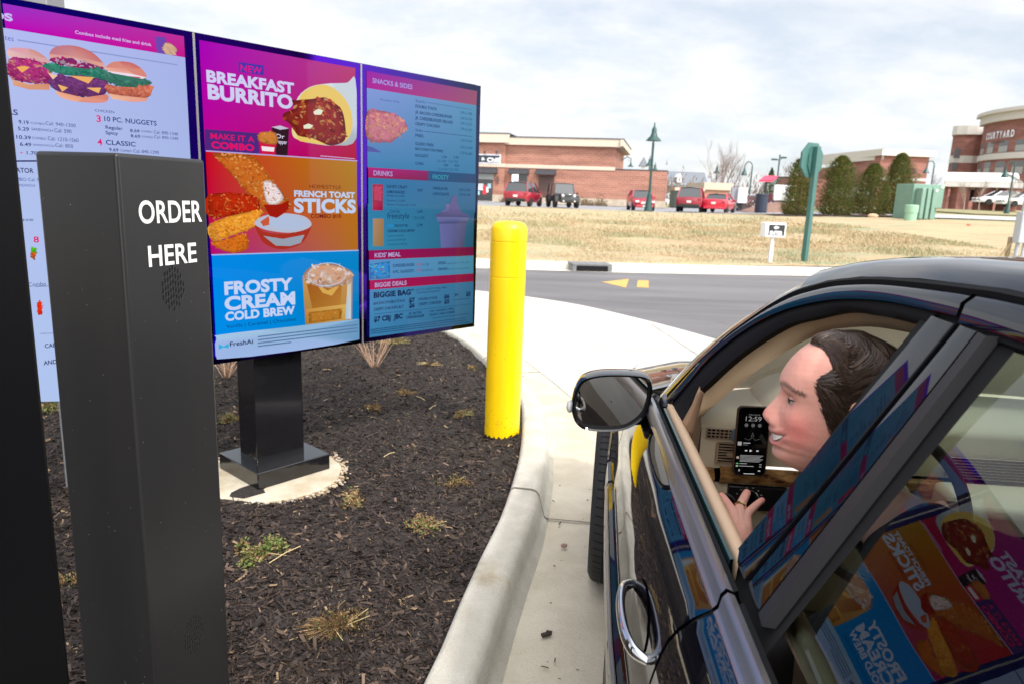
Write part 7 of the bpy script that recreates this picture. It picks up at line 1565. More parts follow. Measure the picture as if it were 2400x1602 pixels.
mb = MB(); mb.grid([[(x, y, z) for y in (.695, .71, .725, .735)] for x, z in [(-.85, .808), (-.872, .80), (-.878, .785), (-.868, .765), (-.85, .76)]]); mb.build('door_wood_trim', wood, dash, smooth=True)
# vents: side demist grid, louvre
def vent_frame(y0, y1, z0, z1, n, vert, nm, skew=0):
    mb = MB(); mb.b2((-.853, y0, z0), (-.8495, y1, z1)); vo = mb.build(nm, mat('void_black', (0, 0, 0)), dash)
    mb = MB()
    for k in range(n+1): z = lerp(z0, z1, k/n); mb.b2((-.860, y0-.003, z-.0008), (-.853, y1+.003, z+.0008))
    if vert:
        for k in range(vert+1): y = lerp(y0, y1, k/vert); mb.b2((-.859, y-.0009, z0), (-.8535, y+.0009, z1))
    else:
        mb.b2((-.864, y0-.005, z0), (-.853, y0, z1)); mb.b2((-.864, y1, z0), (-.853, y1+.005, z1))
    mb.build('vanes', tanl, vo)
    return vo
vent_frame(.655, .722, .892, .918, 3, 6, 'demister_vent'); v_ = vent_frame(.600, .690, .826, .880, 7, 0, 'air_vent')
mb = MB(); mb.b2((-.874, .645, .848), (-.862, .668, .855)); mb.build('vent_slider', mat('tan_bright', (.48, .33, .2), rough=.4), v_)
vent_frame(-.1, .1, .826, .880, 7, 0, 'air_vent'); vent_frame(-.70, -.60, .826, .880, 7, 0, 'air_vent')
mb = MB(); mb.b2((-.870, .50, .700), (-.852, .655, .7675)); sw = mb.build('light_switch_panel', mat('switch_black', (.008, .008, .009), rough=.35), dash, bevel=.004)
My = Matrix.Rotation(-PI/2, 3, 'Y')
mb = MB(); mb.lathe([(.026, .0), (.026, .006), (.0235, .008)], (-.870, .600, .735), 32, My, cap=False); mb.build('knob_ring', chrome, sw)
mb = MB(); mb.lathe([(.0235, 0), (.022, .016), (.018, .019), (.001, .019)], (-.870, .600, .735), 32, My); mb.build('knob', gloss, sw, smooth=True)
mb = MB()
for k in range(6): a = PI*(.12+.76*k/5); mb.b2((-.8712, .600+.034*math.cos(a)-.0022, .735+.031*math.sin(a)-.0012), (-.8704, .600+.034*math.cos(a)+.0022, .735+.031*math.sin(a)+.0012))
mb.build('switch_symbols', mat('symbol_white', (.6, .6, .6), rough=.5), sw)
mb = MB(); mb.grid([[(-.853, .752, z), (-.858, .745, z), (-.853, .738, z)] for z in (.70, .80, .93)]); mb.build('gap_strip', mat('brown_shadow_gap', (.05, .032, .02), rough=.8), dash)  # brown strip painted as the shade in the gap between dash and door
mb = MB(); cv = catmull([(-1.08, .812, 0), (-1.0, .806, 0), (-.94, .788, 0), (-.90, .766, 0), (-.872, .742, 0)], 4)
mb.grid([[(p.x+dx, p.y+dy, z) for p in cv] for z, dx, dy in ((.958, .0, .05), (.962, 0, .02), (.955, -.002, .004), (.93, 0, 0), (.86, .004, .002), (.80, .010, .004), (.72, .02, .006), (.60, .03, .01))]); mb.build('panel_front', tanl, fdoor[1], smooth=True, sharp=0)
# binnacle, steering wheel
mb = MB(); mb.grid([[(x, .37+.19*math.cos(a), z0+.085*math.sin(a)) for a in [PI*k/12 for k in range(13)]] for x, z0 in ((-.60, .95), (-.84, .94), (-.90, .935))]); mb.build('binnacle', cream, dash, smooth=True)
mb = MB(); mb.b2((-.8525, .20, .86), (-.849, .54, 1.0)); mb.build('instruments', mat('void_black', (0, 0, 0)), dash)
sw_ = thing('steering_wheel', None, None, (-1.10, .365, .84)); sw_.parent = car; sw_.rotation_euler = (0, math.radians(-64), 0)
mb = MB(); n = 40; rows = []
for k in range(n): a = 2*PI*k/n; rows.append([((.182+.014*math.cos(b_))*math.cos(a), (.182+.014*math.cos(b_))*math.sin(a), .014*math.sin(b_)) for b_ in [2*PI*j/10 for j in range(10)]])
rows.append(rows[0]); mb.grid(rows, close=True); mb.build('rim', mat('wheel_leather', (.05, .035, .025), rough=.5), sw_, smooth=True)
mb = MB(); mb.lathe([(.07, -.03), (.075, .0), (.06, .02), (.001, .024)], (0, 0, -.01), 20); mb.box((0, .11, -.01), (.035, .13, .015)); mb.box((0, -.11, -.01), (.035, .13, .015)); mb.box((-.11, 0, -.01), (.13, .035, .015)); mb.build('hub', tanl, sw_, smooth=True, sharp=40)
# console and centre screen
mb = MB(); mb.b2((-1.05, -.14, .32), (-.86, .14, .82)); mb.b2((-2.0, -.12, .32), (-1.05, .12, .58)); cs = mb.build('centre_console', cream, car, bevel=.02)
mb = MB(); mb.b2((-1.06, -.11, .62), (-1.0505, .11, .76)); mb.build('radio', gloss, cs); mb = MB(); mb.b2((-1.95, -.115, .5805), (-1.1, .115, .592)); mb.build('wood_lid', wood, cs, bevel=.004)
# seats
def seat(x, y, nm, w_=.50, back=True):
    t = thing(nm, None, None, (x, y, .30)); t.parent = car
    mb = MB(); rows = []
    for i in range(9):
        u = i/8; xx = lerp(.27, -.25, u); rows.append([(xx, k/6*w_/2, .20+.015*math.sin(PI*u)+.05*(abs(k/6)**3)-.05*(1 if i == 0 else 0)) for k in range(-6, 7)])
    mb.grid(rows); mb.b2((-.25, -w_/2+.01, 0), (.25, w_/2-.01, .19)); mb.build('cushion', cream, t, smooth=True, sharp=50)
    mb = MB(); rows = []
    for j in range(12):
        v = j/11; z = lerp(.16, .78, v); xx = -.22-.22*v; w2 = w_/2*(1-.28*v**3); th = lerp(.15, .09, v)
        rows.append([(xx+(.03*(abs(math.cos(a))**4 if math.sin(a) < 0 else 0))+th/2*(-math.sin(a)), w2*math.copysign(abs(math.cos(a))**.5, math.cos(a)), z) for a in [2*PI*k/24 for k in range(24)]])
    mb.grid(rows, close=True); mb.add(rows[-1], [tuple(range(24))]); mb.build('backrest', cream, t, smooth=True, sharp=60)
    mb = MB(); mb.ball((-.47, 0, .90), (.055, .135, .085), 10); mb.tube([(-.46, .05, .78), (-.47, .05, .86)], .007, 6); mb.tube([(-.46, -.05, .78), (-.47, -.05, .86)], .007, 6); mb.build('headrest', cream, t, smooth=True)
seat(-1.78, .37, 'driver_seat'); seat(-1.78, -.37, 'passenger_seat')
mb = MB(); mb.b2((-3.0, -.66, .3), (-2.55, .66, .52)); mb.prism([(-2.95, -.66, .5), (-2.80, -.66, .5), (-3.0, -.66, 1.0), (-3.12, -.66, 1.0)], (0, 1.32, 0)); mb.build('rear_bench', cream, car, bevel=.05)
# ---- the phone in its clip on the air vent
def cw(x, y, z): c_, s_ = math.cos(HD), math.sin(HD); return Vector((1.307+x*c_-y*s_, 2.589+x*s_+y*c_, z))
ph = thing('phone', 'black mobile phone in a brown case clipped to the air vent, screen showing 12:59', 'phone', tuple(cw(-.905, .618, .905)), HD)
ph.rotation_euler = (0, math.radians(3), HD+math.radians(4))
mb = MB(); w2, h2 = .0425, .092; rc = .013
def rrect(w, h, r, n=5): return [(sx*(w-r)+r*math.cos(a), sz*(h-r)+r*math.sin(a)) for sx, sz, a0 in ((1, 1, 0), (-1, 1, PI/2), (-1, -1, PI), (1, -1, 3*PI/2)) for a in [a0+PI/2*k/n for k in range(n+1)]]
mb.prism([(-.0, y, z) for y, z in rrect(w2, h2, rc)], (.010, 0, 0)); mb.build('case', mat('brown_case', (.10, .05, .03), rough=.5), ph, bevel=.0015)
mb = MB(); mb.prism([(-.0008, y, z) for y, z in rrect(w2-.003, h2-.003, rc-.002)], (.0007, 0, 0)); sc_ = mb.build('screen', mat('phone_glass', (.004, .004, .005), rough=.04, spec=.6), ph)
mb = MB(); UX = (0, -1, 0); UZ = (0, 0, 1)
def pt(txt, y, z, w, h, b=0): put_text(mb, txt, (-.0013, y, z), UX, UZ, w, h, b)
mb.col = lin('8c8c8c'); pt('12:59', .021, .054, .040, .0125, 0); mb.col = lin('909090'); pt('Friday, March 8', .014, .0695, .028, .0026)
for k in range(3):
    mb.col = lin('585858'); mb.lathe([(.0048, 0), (.0001, .0001)], (-.0012, .018-k*.017, .043), 12, Matrix.Rotation(-PI/2, 3, 'Y'), cap=False)
mb.col = lin('606060')
mb.tube([(-.0013, .0, .024), (-.0013, -.004, .013), (-.0013, 0, .016), (-.0013, .004, .013), (-.0013, 0, .024)], .0004, 4); mb.tube([(-.0013, .020, .008), (-.0013, .008, .004), (-.0013, .0, .012)], .0004, 4); mb.tube([(-.0013, -.020, .008), (-.0013, -.008, .004), (-.0013, 0, .012)], .0004, 4)
def bar(y0, y1, z, h, c): mb.col = lin(c); mb.b2((-.0014, y0, z-h/2), (-.0012, y1, z+h/2))
bar(.036, .026, -.006, .010, '989898'); bar(.022, .004, -.004, .0018, 'b0b0b0'); bar(.022, .010, -.009, .0012, '707070')
mb.col = lin('c8c8c8'); mb.add([(-.0013, .004, -.0205), (-.0013, .004, -.0275), (-.0013, -.003, -.024)], [(0, 1, 2)])
for y in (.016, -.013): mb.b2((-.0014, y, -.0255), (-.0012, y-.006, -.0225))
for k in range(6): bar(.027, -.032+.004*(k % 3), -.037-k*.0032, .0014, '909090')
bar(.036, .030, -.043, .006, 'a8988c'); bar(.027, .008, -.059, .0014, 'a0a0a0'); bar(.036, .030, -.059, .003, '58a060'); bar(.027, -.010, -.0655, .0014, 'a0a0a0'); bar(.036, .030, -.0655, .004, '90a890')
for z in (-.060, -.066): bar(-.024, -.030, z, .002, '909090')
bar(.028, .025, -.077, .005, 'b0b0b0'); bar(-.022, -.028, -.077, .003, 'b0b0b0'); bar(.014, -.014, -.0855, .0012, 'e0e0e0')
em_ph = bpy.data.materials.new('phone_pixels'); em_ph.use_nodes = True; nt_ = em_ph.node_tree; b_ = nt_.nodes['Principled BSDF']; a_ = nt_.nodes.new('ShaderNodeAttribute'); a_.attribute_name = 'Col'; nt_.links.new(a_.outputs['Color'], b_.inputs['Emission Color']); b_.inputs['Emission Strength'].default_value = EM; b_.inputs['Base Color'].default_value = (0, 0, 0, 1)
mb.build('screen_content', em_ph, sc_)
mb = MB(); mb.lathe([(.001, .012), (.019, .011), (.021, .004), (.019, 0)], (.012, .030, .010), 20, Matrix.Rotation(PI/2, 3, 'Y')); mb.tube([(.012, .0, -.01), (.055, .0, -.02)], .006, 8); mb.build('vent_clip', mat('clip_blue_grey', (.12, .16, .19), rough=.4), ph)
# ================================================================== THE DRIVER
per = thing('person', 'smiling driver with slicked-back dark hair, one palm raised, in the open car window', 'person', tuple(cw(-1.75, .40, .5)))
PO = Vector(per.location)
HC = Vector((.5535, 1.163, 1.1765))                      # head centre (eye level)
FD = Vector((-.965, .26, 0)).normalized(); FD = (FD+Vector((0, 0, .02))).normalized(); RT = FD.cross(Vector((0, 0, 1))).normalized(); UPV = RT.cross(FD)
HM = Matrix((RT, FD, UPV)).transposed()               # local: x right, y forward (face), z up
SCL = 1.02
def hw(p):
    p = Vector(p)
    if p.z > .04: p.z = .04+(p.z-.04)*.85
    return HC+HM @ (p*SCL)
Fz = [-.135, -.122, -.114, -.104, -.094, -.086, -.079, -.0735, -.068, -.062, -.054, -.046, -.036, -.022, -.010, .002, .012, .022, .034, .05, .068, .086, .101, .112, .120, .125]
Fv = [.022, .052, .074, .0875, .0890, .0850, .0915, .0885, .0925, .0970, .0935, .0905, .0900, .0885, .0860, .0835, .0870, .0905, .0905, .0850, .0770, .0660, .0530, .0400, .0250, .004]
Bz = [-.135, -.11, -.08, -.05, -.02, .02, .05, .08, .10, .115, .125]; Bv = [.03, .045, .06, .078, .094, .103, .101, .086, .064, .036, .004]
Sz = [-.135, -.125, -.112, -.10, -.085, -.065, -.04, -.01, .02, .05, .08, .10, .115, .125]; Sv = [.015, .026, .038, .047, .0555, .0625, .0675, .0700, .0735, .0750, .0660, .0500, .0290, .003]
_zz = np.linspace(-.16, .15, 621)
def _sm(xs, ys, sig):
    y = np.interp(_zz, xs, ys); k = np.exp(-(np.arange(-30, 31)*.0005/sig)**2); return np.convolve(np.pad(y, 30, mode='edge'), k/k.sum(), mode='valid')
_F = _sm(Fz, Fv, .0028); _B = _sm(Bz, Bv, .006); _S = _sm(Sz, Sv, .005)
def gs(x, m, s): return math.exp(-((x-m)/s)**2)
def head_r(th, z):
    """th = 0 is straight ahead; returns distance from the head's axis"""
    f = float(np.interp(z, _zz, _F)); b_ = float(np.interp(z, _zz, _B)); s_ = float(np.interp(z, _zz, _S))
    c, sn = math.cos(th), math.sin(th); a = f if c > 0 else b_; e = 2.25 if c > 0 else 2.1
    r = 1/((abs(c)/a)**e+(abs(sn)/s_)**e)**(1/e)
    t = abs(th)
    # nose: a narrow wedge, bridge to tip, with wings
    nb = interp(z, [-.058, -.051, -.045, -.038, -.030, -.014, .004, .014], [0, .0075, .0160, .0210, .0200, .0125, .005, 0])
    nw = interp(z, [-.058, -.046, -.036, -.02, .01], [.17, .19, .165, .12, .11])
    r += nb*math.exp(-(t/nw)**2.6)
    r += .006*gs(t, .21, .07)*gs(z, -.043, .009)                      # nostril wing
    r -= .0085*gs(t, .37, .16)*gs(z, .001, .012)                        # eye socket
    r -= .004*gs(t, .17, .09)*gs(z, .004, .012)
    r += .0045*gs(t, .40, .24)*gs(z, .021, .008)                       # brow ridge
    r += .0050*gs(t, .66, .24)*gs(z, -.030, .020)                      # smiling cheek
    r -= .0012*gs(t, .46+(-.045-z)*2.2, .08)*gs(z, -.056, .016)         # smile fold
    r += .0030*gs(t, .0, .34)*gs(z, -.080, .0045)-.0016*gs(t, 0, .3)*gs(z, -.090, .006)
    # open smiling mouth: hollow between the lips, corners pulled up
    zm = -.0712+.0105*(t/.42)**2
    r -= .0105*math.exp(-(t/.47)**6)*gs(z, zm, .0058*max(.25, 1-(t/.58)**2))
    r += .0025*math.exp(-(t/.46)**4)*(gs(z, zm+.0100, .004)+1.6*gs(z, zm-.0120, .0045))
    r += .002*gs(t, .9, .3)*gs(z, -.07, .03)
    return r
def hairline(th):
    t = abs(th); return interp(t, [0, .30, .60, .85, 1.05, 1.2, 1.32, 1.45, 1.55, 1.62, 1.75, 2.2, PI], [.103, .104, .104, .101, .093, .080, .058, .015, -.025, -.036, -.034, -.06, -.085])
def temple_front(z): return interp(z, [-.042, -.02, 0, .02, .036, .048, .058, .070, .080], [1.46, 1.30, 1.17, 1.06, 1.0, .985, 1.04, 1.18, 1.32])
# skin colour painter (lips, flush, brows, stubble; shade painted into mouth and nostrils)
SK = Vector(lin('dc9a8a')); 
def skin_col(p):
    c = skin_base(p); k = 1+.05*math.sin(p[0]*310+p[2]*170)*math.sin(p[2]*390-p[0]*120)+random.uniform(-.035, .035); return Vector((c.x*(1+.4*(k-1)), c.y*k, c.z*k))
def skin_base(p):
    x, y, z = p; th = math.atan2(x, y); t = abs(th); c = Vector((.74, .37, .29))
    c = c.lerp(Vector((.74, .19, .165)), .75*gs(t, .75, .38)*gs(z, -.045, .035))        # cheek flush
    c = c.lerp(Vector((.74, .27, .22)), .6*gs(t, .0, .2)*gs(z, -.036, .014))            # nose
    c = c.lerp(Vector((.74, .32, .26)), .35*gs(z, .075, .03))
    zm = -.0712+.0105*(t/.42)**2
    lip = math.exp(-(t/.47)**6)*(gs(z, zm+.0085, .0030)+gs(z, zm-.0108, .0044)); c = c.lerp(Vector((.55, .13, .13)), min(.9, lip))
    c = c.lerp(Vector((.10, .02, .02)), min(.9, math.exp(-(t/.45)**8)*gs(z, zm, .0050)))  # shade of the open mouth painted into the colour
    c = c.lerp(Vector((.30, .19, .15)), .22*(1 if -.125 < z < -.05 else 0)*min(1, gs(t, 0, .45)+gs(t, 1.1, .4)*(z < -.07)))
    bz = .0225+.005*math.sin(min(PI, max(0, (t-.12)/.5*PI)))-.010*max(0, t-.58); c = c.lerp(Vector((.09, .045, .03)), min(.85, 1.3*gs(z, bz+.0012*math.sin(th*90), .0036)*(1 if .14 < t < .78 else gs(t, .14 if t < .14 else .78, .05))))
    c = c.lerp(Vector((.08, .035, .03)), .65*gs(t, .37, .12)*(gs(z, .0068, .0018)+.5*gs(z, -.0045, .0015)))   # lash lines
    c = c.lerp(Vector((.42, .17, .14)), .35*gs(t, .37, .17)*gs(z, -.003, .010))
    c = c.lerp(Vector((.16, .04, .035)), .8*gs(t, .11, .035)*gs(z, -.0475, .003))       # nostril, its shade painted in
    hz = z-hairline(th)+.0020*math.sin(th*61)+.0014*math.sin(th*143+1); tz = (t-temple_front(z)+.025*math.sin(z*900)) if -.042 < z < .080 else -1; c = c.lerp(Vector((.05, .028, .020)), .9*max(smooth01((hz+.004)/.012), smooth01((tz+.03)/.11)))
    return c
NT, NZ = 150, 150
zs_ = [lerp(-.134, .1249, k/NZ) for k in range(NZ+1)]
def th_k(k): u = (k/NT)*2-1; return PI*math.copysign(abs(u)**1.35, u)
hv = []; hcol = []
for z in zs_:
    for k in range(NT):
        th = th_k(k); r = head_r(th, z); p = (r*math.sin(th), r*math.cos(th)-.0, z); hv.append(p); hcol.append(skin_col(p))
hfc = [(i*NT+k, i*NT+(k+1) % NT, (i+1)*NT+(k+1) % NT, (i+1)*NT+k) for i in range(NZ) for k in range(NT)]
hfc += [tuple(range(NZ*NT, NZ*NT+NT)), tuple(reversed(range(NT)))]
body_v = [tuple(hw(p)-PO) for p in hv]; body_f = hfc; body_c = [tuple(c) for c in hcol]
# ---- torso, neck, arms and hands grown from a skeleton with the Skin modifier, in world coordinates
def W(x, y, z): return cw(x, y, z)
sk_v = []; sk_e = []; sk_r = []
def J(p, r, par=None):
    sk_v.append(Vector(p)-PO); sk_r.append(r if isinstance(r, tuple) else (r, r)); i = len(sk_v)-1
    if par is not None: sk_e.append((par, i))
    return i
neck_top = hw((0, -.030, -.085)); 
pel = J(W(-1.82, .36, .62), (.13, .16)); sp = J(W(-1.86, .40, .78), (.12, .155), pel); ch = J(W(-1.80, .50, .94), (.12, .165), sp); nb_ = J(W(-1.70, .575, 1.02), (.062, .065), ch); nk = J(hw((0, -.038, -.14)), (.054, .054), nb_); J(neck_top, (.050, .050), nk)
shl = J(W(-1.76, .66, .93), .062, ch); ell = J(W(-1.60, .72, .70), .046, shl); wrl = J(W(-1.36, .725, .775), .030, ell)
shr = J(W(-1.70, .33, .96), .062, ch); elr = J(W(-1.50, .22, .74), .046, shr); wrr = J(W(-1.25, .26, .80), .029, elr)
hpl = J(W(-1.70, .44, .58), .092, pel); knl = J(W(-1.28, .46, .62), .065, hpl); anl = J(W(-1.02, .44, .34), .045, knl)
hpr = J(W(-1.70, .28, .58), .092, pel); knr = J(W(-1.28, .24, .62), .065, hpr); anr = J(W(-1.02, .26, .34), .045, knr)
# right hand resting on the wheel
hr = J(W(-1.17, .27, .83), (.026, .036), wrr); J(W(-1.11, .26, .85), (.012, .034), hr)
# left hand: palm open towards the photographer, fingers spread upward
def hp(u, v, y): p = at(1600+u/6.03, 1000+v/6.03, y); return p
Hy = 1.375
palm = J(hp(800, 1350, Hy), (.024, .028), wrl)
fingers = []
def finger(pts, rad):
    prev = J(pts[0].lerp(hp(800, 1400, Hy), .45), .0165, wrl)
    fingers.append((pts, rad)); rad = [r*1.17 for r in rad]
    for p, r in zip(pts, rad): prev = J(p, r, prev)
finger([hp(690, 1180, Hy+.035), hp(625, 1080, Hy+.055), hp(570, 1000, Hy+.075), hp(515, 935, Hy+.09)], [.0105, .0095, .0088, .0074])   # middle
finger([hp(800, 1150, Hy+.04), hp(840, 1060, Hy+.065), hp(880, 980, Hy+.085), hp(925, 895, Hy+.10)], [.0102, .0094, .0088, .0075])       # ring finger
finger([hp(915, 1220, Hy+.03), hp(985, 1150, Hy+.045), hp(1060, 1080, Hy+.055), hp(1150, 1010, Hy+.065)], [.0088, .0078, .0070, .0058])   # little finger
finger([hp(650, 1240, Hy+.055), hp(600, 1180, Hy+.095), hp(590, 1110, Hy+.125), hp(600, 1050, Hy+.145)], [.0100, .0092, .0084, .0072])     # index, behind
finger([hp(720, 1350, Hy+.035), hp(665, 1310, Hy+.075), hp(650, 1260, Hy+.105)], [.0125, .0110, .0090])                                        # thumb, folded behind
me = bpy.data.meshes.new('skel'); me.from_pydata([tuple(v) for v in sk_v], sk_e, []); sk = bpy.data.objects.new('skel', me); COL.objects.link(sk)
md = sk.modifiers.new('skin', 'SKIN'); md.use_smooth_shade = True; md.branch_smoothing = .4
for i, r in enumerate(sk_r): d = me.skin_vertices[0].data[i]; d.radius = r; d.use_root = (i == pel)
md = sk.modifiers.new('sub', 'SUBSURF'); md.levels = 2; md.render_levels = 2
dg = bpy.context.evaluated_depsgraph_get(); dg.update(); sm_ = bpy.data.meshes.new_from_object(sk.evaluated_get(dg))
o = len(body_v); body_v += [tuple(v.co) for v in sm_.vertices]; body_f += [tuple(i+o for i in p.vertices) for p in sm_.polygons]
bpy.data.objects.remove(sk); 
tips = [f[0][-1]-PO for f in fingers]
for v in sm_.vertices:
    c = Vector((.74, .38, .30)); dm = min((v.co-t).length for t in tips); c = c.lerp(Vector((.74, .22, .18)), .8*math.exp(-(dm/.016)**2)); body_c.append(tuple(c))
sverts = [v.co.copy() for v in sm_.vertices]; sfaces = [tuple(p.vertices) for p in sm_.polygons]
# ears
def ear(s):
    mb = MB(); rows = []
    for i in range(7):
        q = i/6; rows.append([(s*(.070+.018*math.sin(PI*min(1, q*1.3)*.5)*(.6+.4*math.sin(a*.5))), -.012+(.018*(1-q*.75))*math.cos(a)-.004*q, .002+(.031*(1-q*.72))*math.sin(a)+.002) for a in [2*PI*k/16 for k in range(16)]])
    mb.grid(rows, close=True); return mb
for s in (1, -1):
    e = ear(s); o = len(body_v); body_v += [tuple(hw(p)-PO) for p in e.v]; body_f += [tuple(i+o for i in f) for f in e.f]; body_c += [(.76, .38, .31)]*len(e.v)
me = bpy.data.meshes.new('body'); me.from_pydata(body_v, [], body_f); ca = me.color_attributes.new('Col', 'FLOAT_COLOR', 'POINT'); ca.data.foreach_set('color', [x for c in body_c for x in (*c, 1)])
me.polygons.foreach_set('use_smooth', [True]*len(me.polygons)); me.materials.append(vmat('skin', .45, .4, bump=.35, bscale=700, sub=.3)); bmx = bmesh.new(); bmx.from_mesh(me); bmesh.ops.recalc_face_normals(bmx, faces=bmx.faces); bmx.to_mesh(me); bmx.free()
link('body', me, per)
# teeth, eyes
mb = MB(); rows = []
for i in range(-9, 10):
    th = i/9*.47; t = abs(th); zm = -.0712+.0105*(t/.42)**2; r = head_r(th, zm+.008)-.0060; r2 = r-.0004*abs(math.sin(i*PI/2)); hh = .0115*(1-(t/.50)**3)
    rows.append([(r2*math.sin(th), r2*math.cos(th), zm+.0062), ((r2+.0012)*math.sin(th), (r2+.0012)*math.cos(th), zm+.001), (r2*math.sin(th), r2*math.cos(th), zm+.0062-hh*1.1)])
mb.grid([[tuple(hw(p)-PO) for p in r] for r in rows]); mb.build('teeth', mat('tooth_enamel', (.80, .76, .68), rough=.25), per, smooth=True)
for s in (1, -1):
    th = s*.40; r = head_r(th, .001); c = Vector(((r-.0060)*math.sin(th), (r-.0060)*math.cos(th), .0002))
    mb = MB(); mb.ball(tuple(hw(c)-PO), .0122, 12); eo = mb.build('eye', mat('eye_white', (.42, .34, .31), rough=.15), per, smooth=True)
    g = Vector((s*.10+.02, 1, -.02)).normalized(); mb = MB(); q = c+g*.0074; mb.ball(tuple(hw(q)-PO), .0062, 10); mb.build('iris', mat('iris_brown', (.05, .03, .02), rough=.1), eo, smooth=True)
    # upper eyelid
    mb = MB(); rows = []
    for j in range(5):
        e = .22+.85*j/4; rows.append([tuple(hw(c+(Matrix.Rotation(-th, 3, 'Z') @ Vector((.0131*math.cos(a)*math.cos(e*.9), .0131*math.sin(a)*math.cos(e*.9)*1.0, .0131*math.sin(e*.9)))))-PO) for a in [PI*k/10 for k in range(11)]])
    mb.grid(rows); ls = MB(); ls.tube([Vector(p) for p in rows[0]], [.0006]+[.0012]*9+[.0006], 5); ls.build('lashes', mat('lash_black', (.02, .012, .01), rough=.6), eo)
    mb.build('eyelid', mat('eyelid_skin', (.68, .36, .28), rough=.5), eo, smooth=True)
# hair: slicked back shell with strand relief
HL = []
if 0: hairline_unused = lambda t: interp(t, [0, .30, .60, .88, .98, 1.05, 1.15, 1.28, 1.42, 1.55, 1.75, 2.2, PI], [.106, .108, .111, .112, .096, .062, .035, .008, -.030, -.036, -.034, -.06, -.085])
mb = MB(); rows = []; NH = 120; NR = 34
rnd = random.Random(4); str_ = [rnd.gauss(0, 1) for _ in range(NH)]
for j in range(NR+1):
    v = j/NR; r_ = []
    for k in range(NH):
        th = (k/NH*2-1)*PI; hl = hairline(th); z = lerp(hl, .1248, v**.85); zc_ = min(z, .1245)
        b0 = head_r(th, zc_); th_k_ = .0; grow = min(1, v*4.5); thick = (.001+.0095*math.sin(min(1, max(0, v)*1.6)*PI/2))*grow*(1+.5*max(0, -math.cos(th)))
        groove_ = .0014*math.sin(th*34+4*math.sin(th*3)+v*2)*grow+.0007*str_[k]*grow
        rr_2 = b0+thick+groove_-(.0008 if j == 0 else 0); zz_ = z+thick*.75*v
        r_.append((rr_2*math.sin(th), rr_2*math.cos(th), zz_))
    rows.append(r_)
HV = [[tuple(hw(p)-PO) for p in r] for r in rows]; mb.grid(HV, close=True); mb.add(HV[-1], [tuple(range(NH))])
hm = bpy.data.materials.new('dark_hair'); hm.use_nodes = True; nt_ = hm.node_tree; b_ = nt_.nodes['Principled BSDF']; b_.inputs['Roughness'].default_value = .38; b_.inputs['Specular IOR Level'].default_value = .45; b_.inputs['Base Color'].default_value = (.034, .020, .014, 1)
hair_o = mb.build('hair', hm, per, smooth=True, sharp=0)
# side hair swept back from the temple over the ear
for s in (1, -1):
    tb = MB(); rows = []
    for j in range(31):
        z = lerp(-.040, .079, j/30); r_ = []
        for k in range(25):
            u = k/24; tf = temple_front(z)+.018*math.sin(z*700)+.012*math.sin(z*1900); th = s*lerp(tf, 1.95, u); lift = .0085*min(1, u*2.2)**.7*min(1, (j+1)/5)*min(1, (31-j)/4)+.0008*math.sin(z*1500+u*9)*min(1, u*4)
            rr_2 = head_r(th, z)+.0002+lift; r_.append(tuple(hw((rr_2*math.sin(th), rr_2*math.cos(th), z))-PO))
        rows.append(r_)
    tb.grid(rows); tb.build('side_hair', hm, hair_o, smooth=True, sharp=0)
    sb = MB()
    for i in range(420):
        z0 = rnd.uniform(-.040, .079); tf = temple_front(z0); pts = []; sl_ = rnd.uniform(-.05, .02); l_ = rnd.uniform(.2, .55); o_ = rnd.uniform(-.05, .5)
        for q in range(6):
            f = q/5; th_ = tf+o_+l_*f; z = z0+sl_*f; u = max(0, (th_-tf)/.9)
            if z < -.045 or th_ > 2.1: break
            rr_2 = head_r(s*th_, z)+.0008+.0085*min(1, u*2.2)**.7; pts.append(tuple(hw((rr_2*math.sin(s*th_), rr_2*math.cos(s*th_), z))-PO))
        if len(pts) > 2: sb.col = rnd.choice([(.030, .017, .012), (.045, .026, .018), (.018, .010, .008), (.07, .042, .03)]); sb.tube(pts, [.0003]+[.0008]*(len(pts)-2)+[.0003], 3, False)
    sb.build('side_strands', vmat('hair_vc', .35, .45), hair_o)
# individual strands combed back over the shell
mb = MB(); cols_h = [(.040, .024, .017), (.060, .037, .026), (.024, .014, .010), (.10, .062, .045)]
for i in range(2600):
    th0 = rnd.uniform(-2.6, 2.6); v0 = rnd.random()**1.9*.75-.012; L_ = rnd.uniform(.25, .6); pts = []
    for q in range(6):
        # direction of combing: from the face towards the crown/back
        f = q/5; th = th0+math.copysign(1, th0)*f*L_*(1.2 if abs(th0) > .5 else .3); v = v0+f*L_*(.55 if abs(th0) > .8 else .9)
        if v > .97 or abs(th) > 3.05: break
        hl = hairline(th); z = lerp(hl, .1248, max(0, v)**.85); b0 = head_r(th, min(z, .1245)); grow = min(1, v*4.5+.05); thick = (.001+.0095*math.sin(min(1, max(0, v)*1.6)*PI/2))*max(0, grow)*(1+.5*max(0, -math.cos(th)))
        rr_2 = b0+thick+.0009; pts.append(tuple(hw((rr_2*math.sin(th), rr_2*math.cos(th), z+thick*.75*v))-PO))
    if len(pts) > 2: mb.col = rnd.choice(cols_h); mb.tube(pts, [.0011]*(len(pts)-1)+[.0003], 3, False)
mb.build('hair_strands', vmat('hair_vc', .35, .45), hair_o)
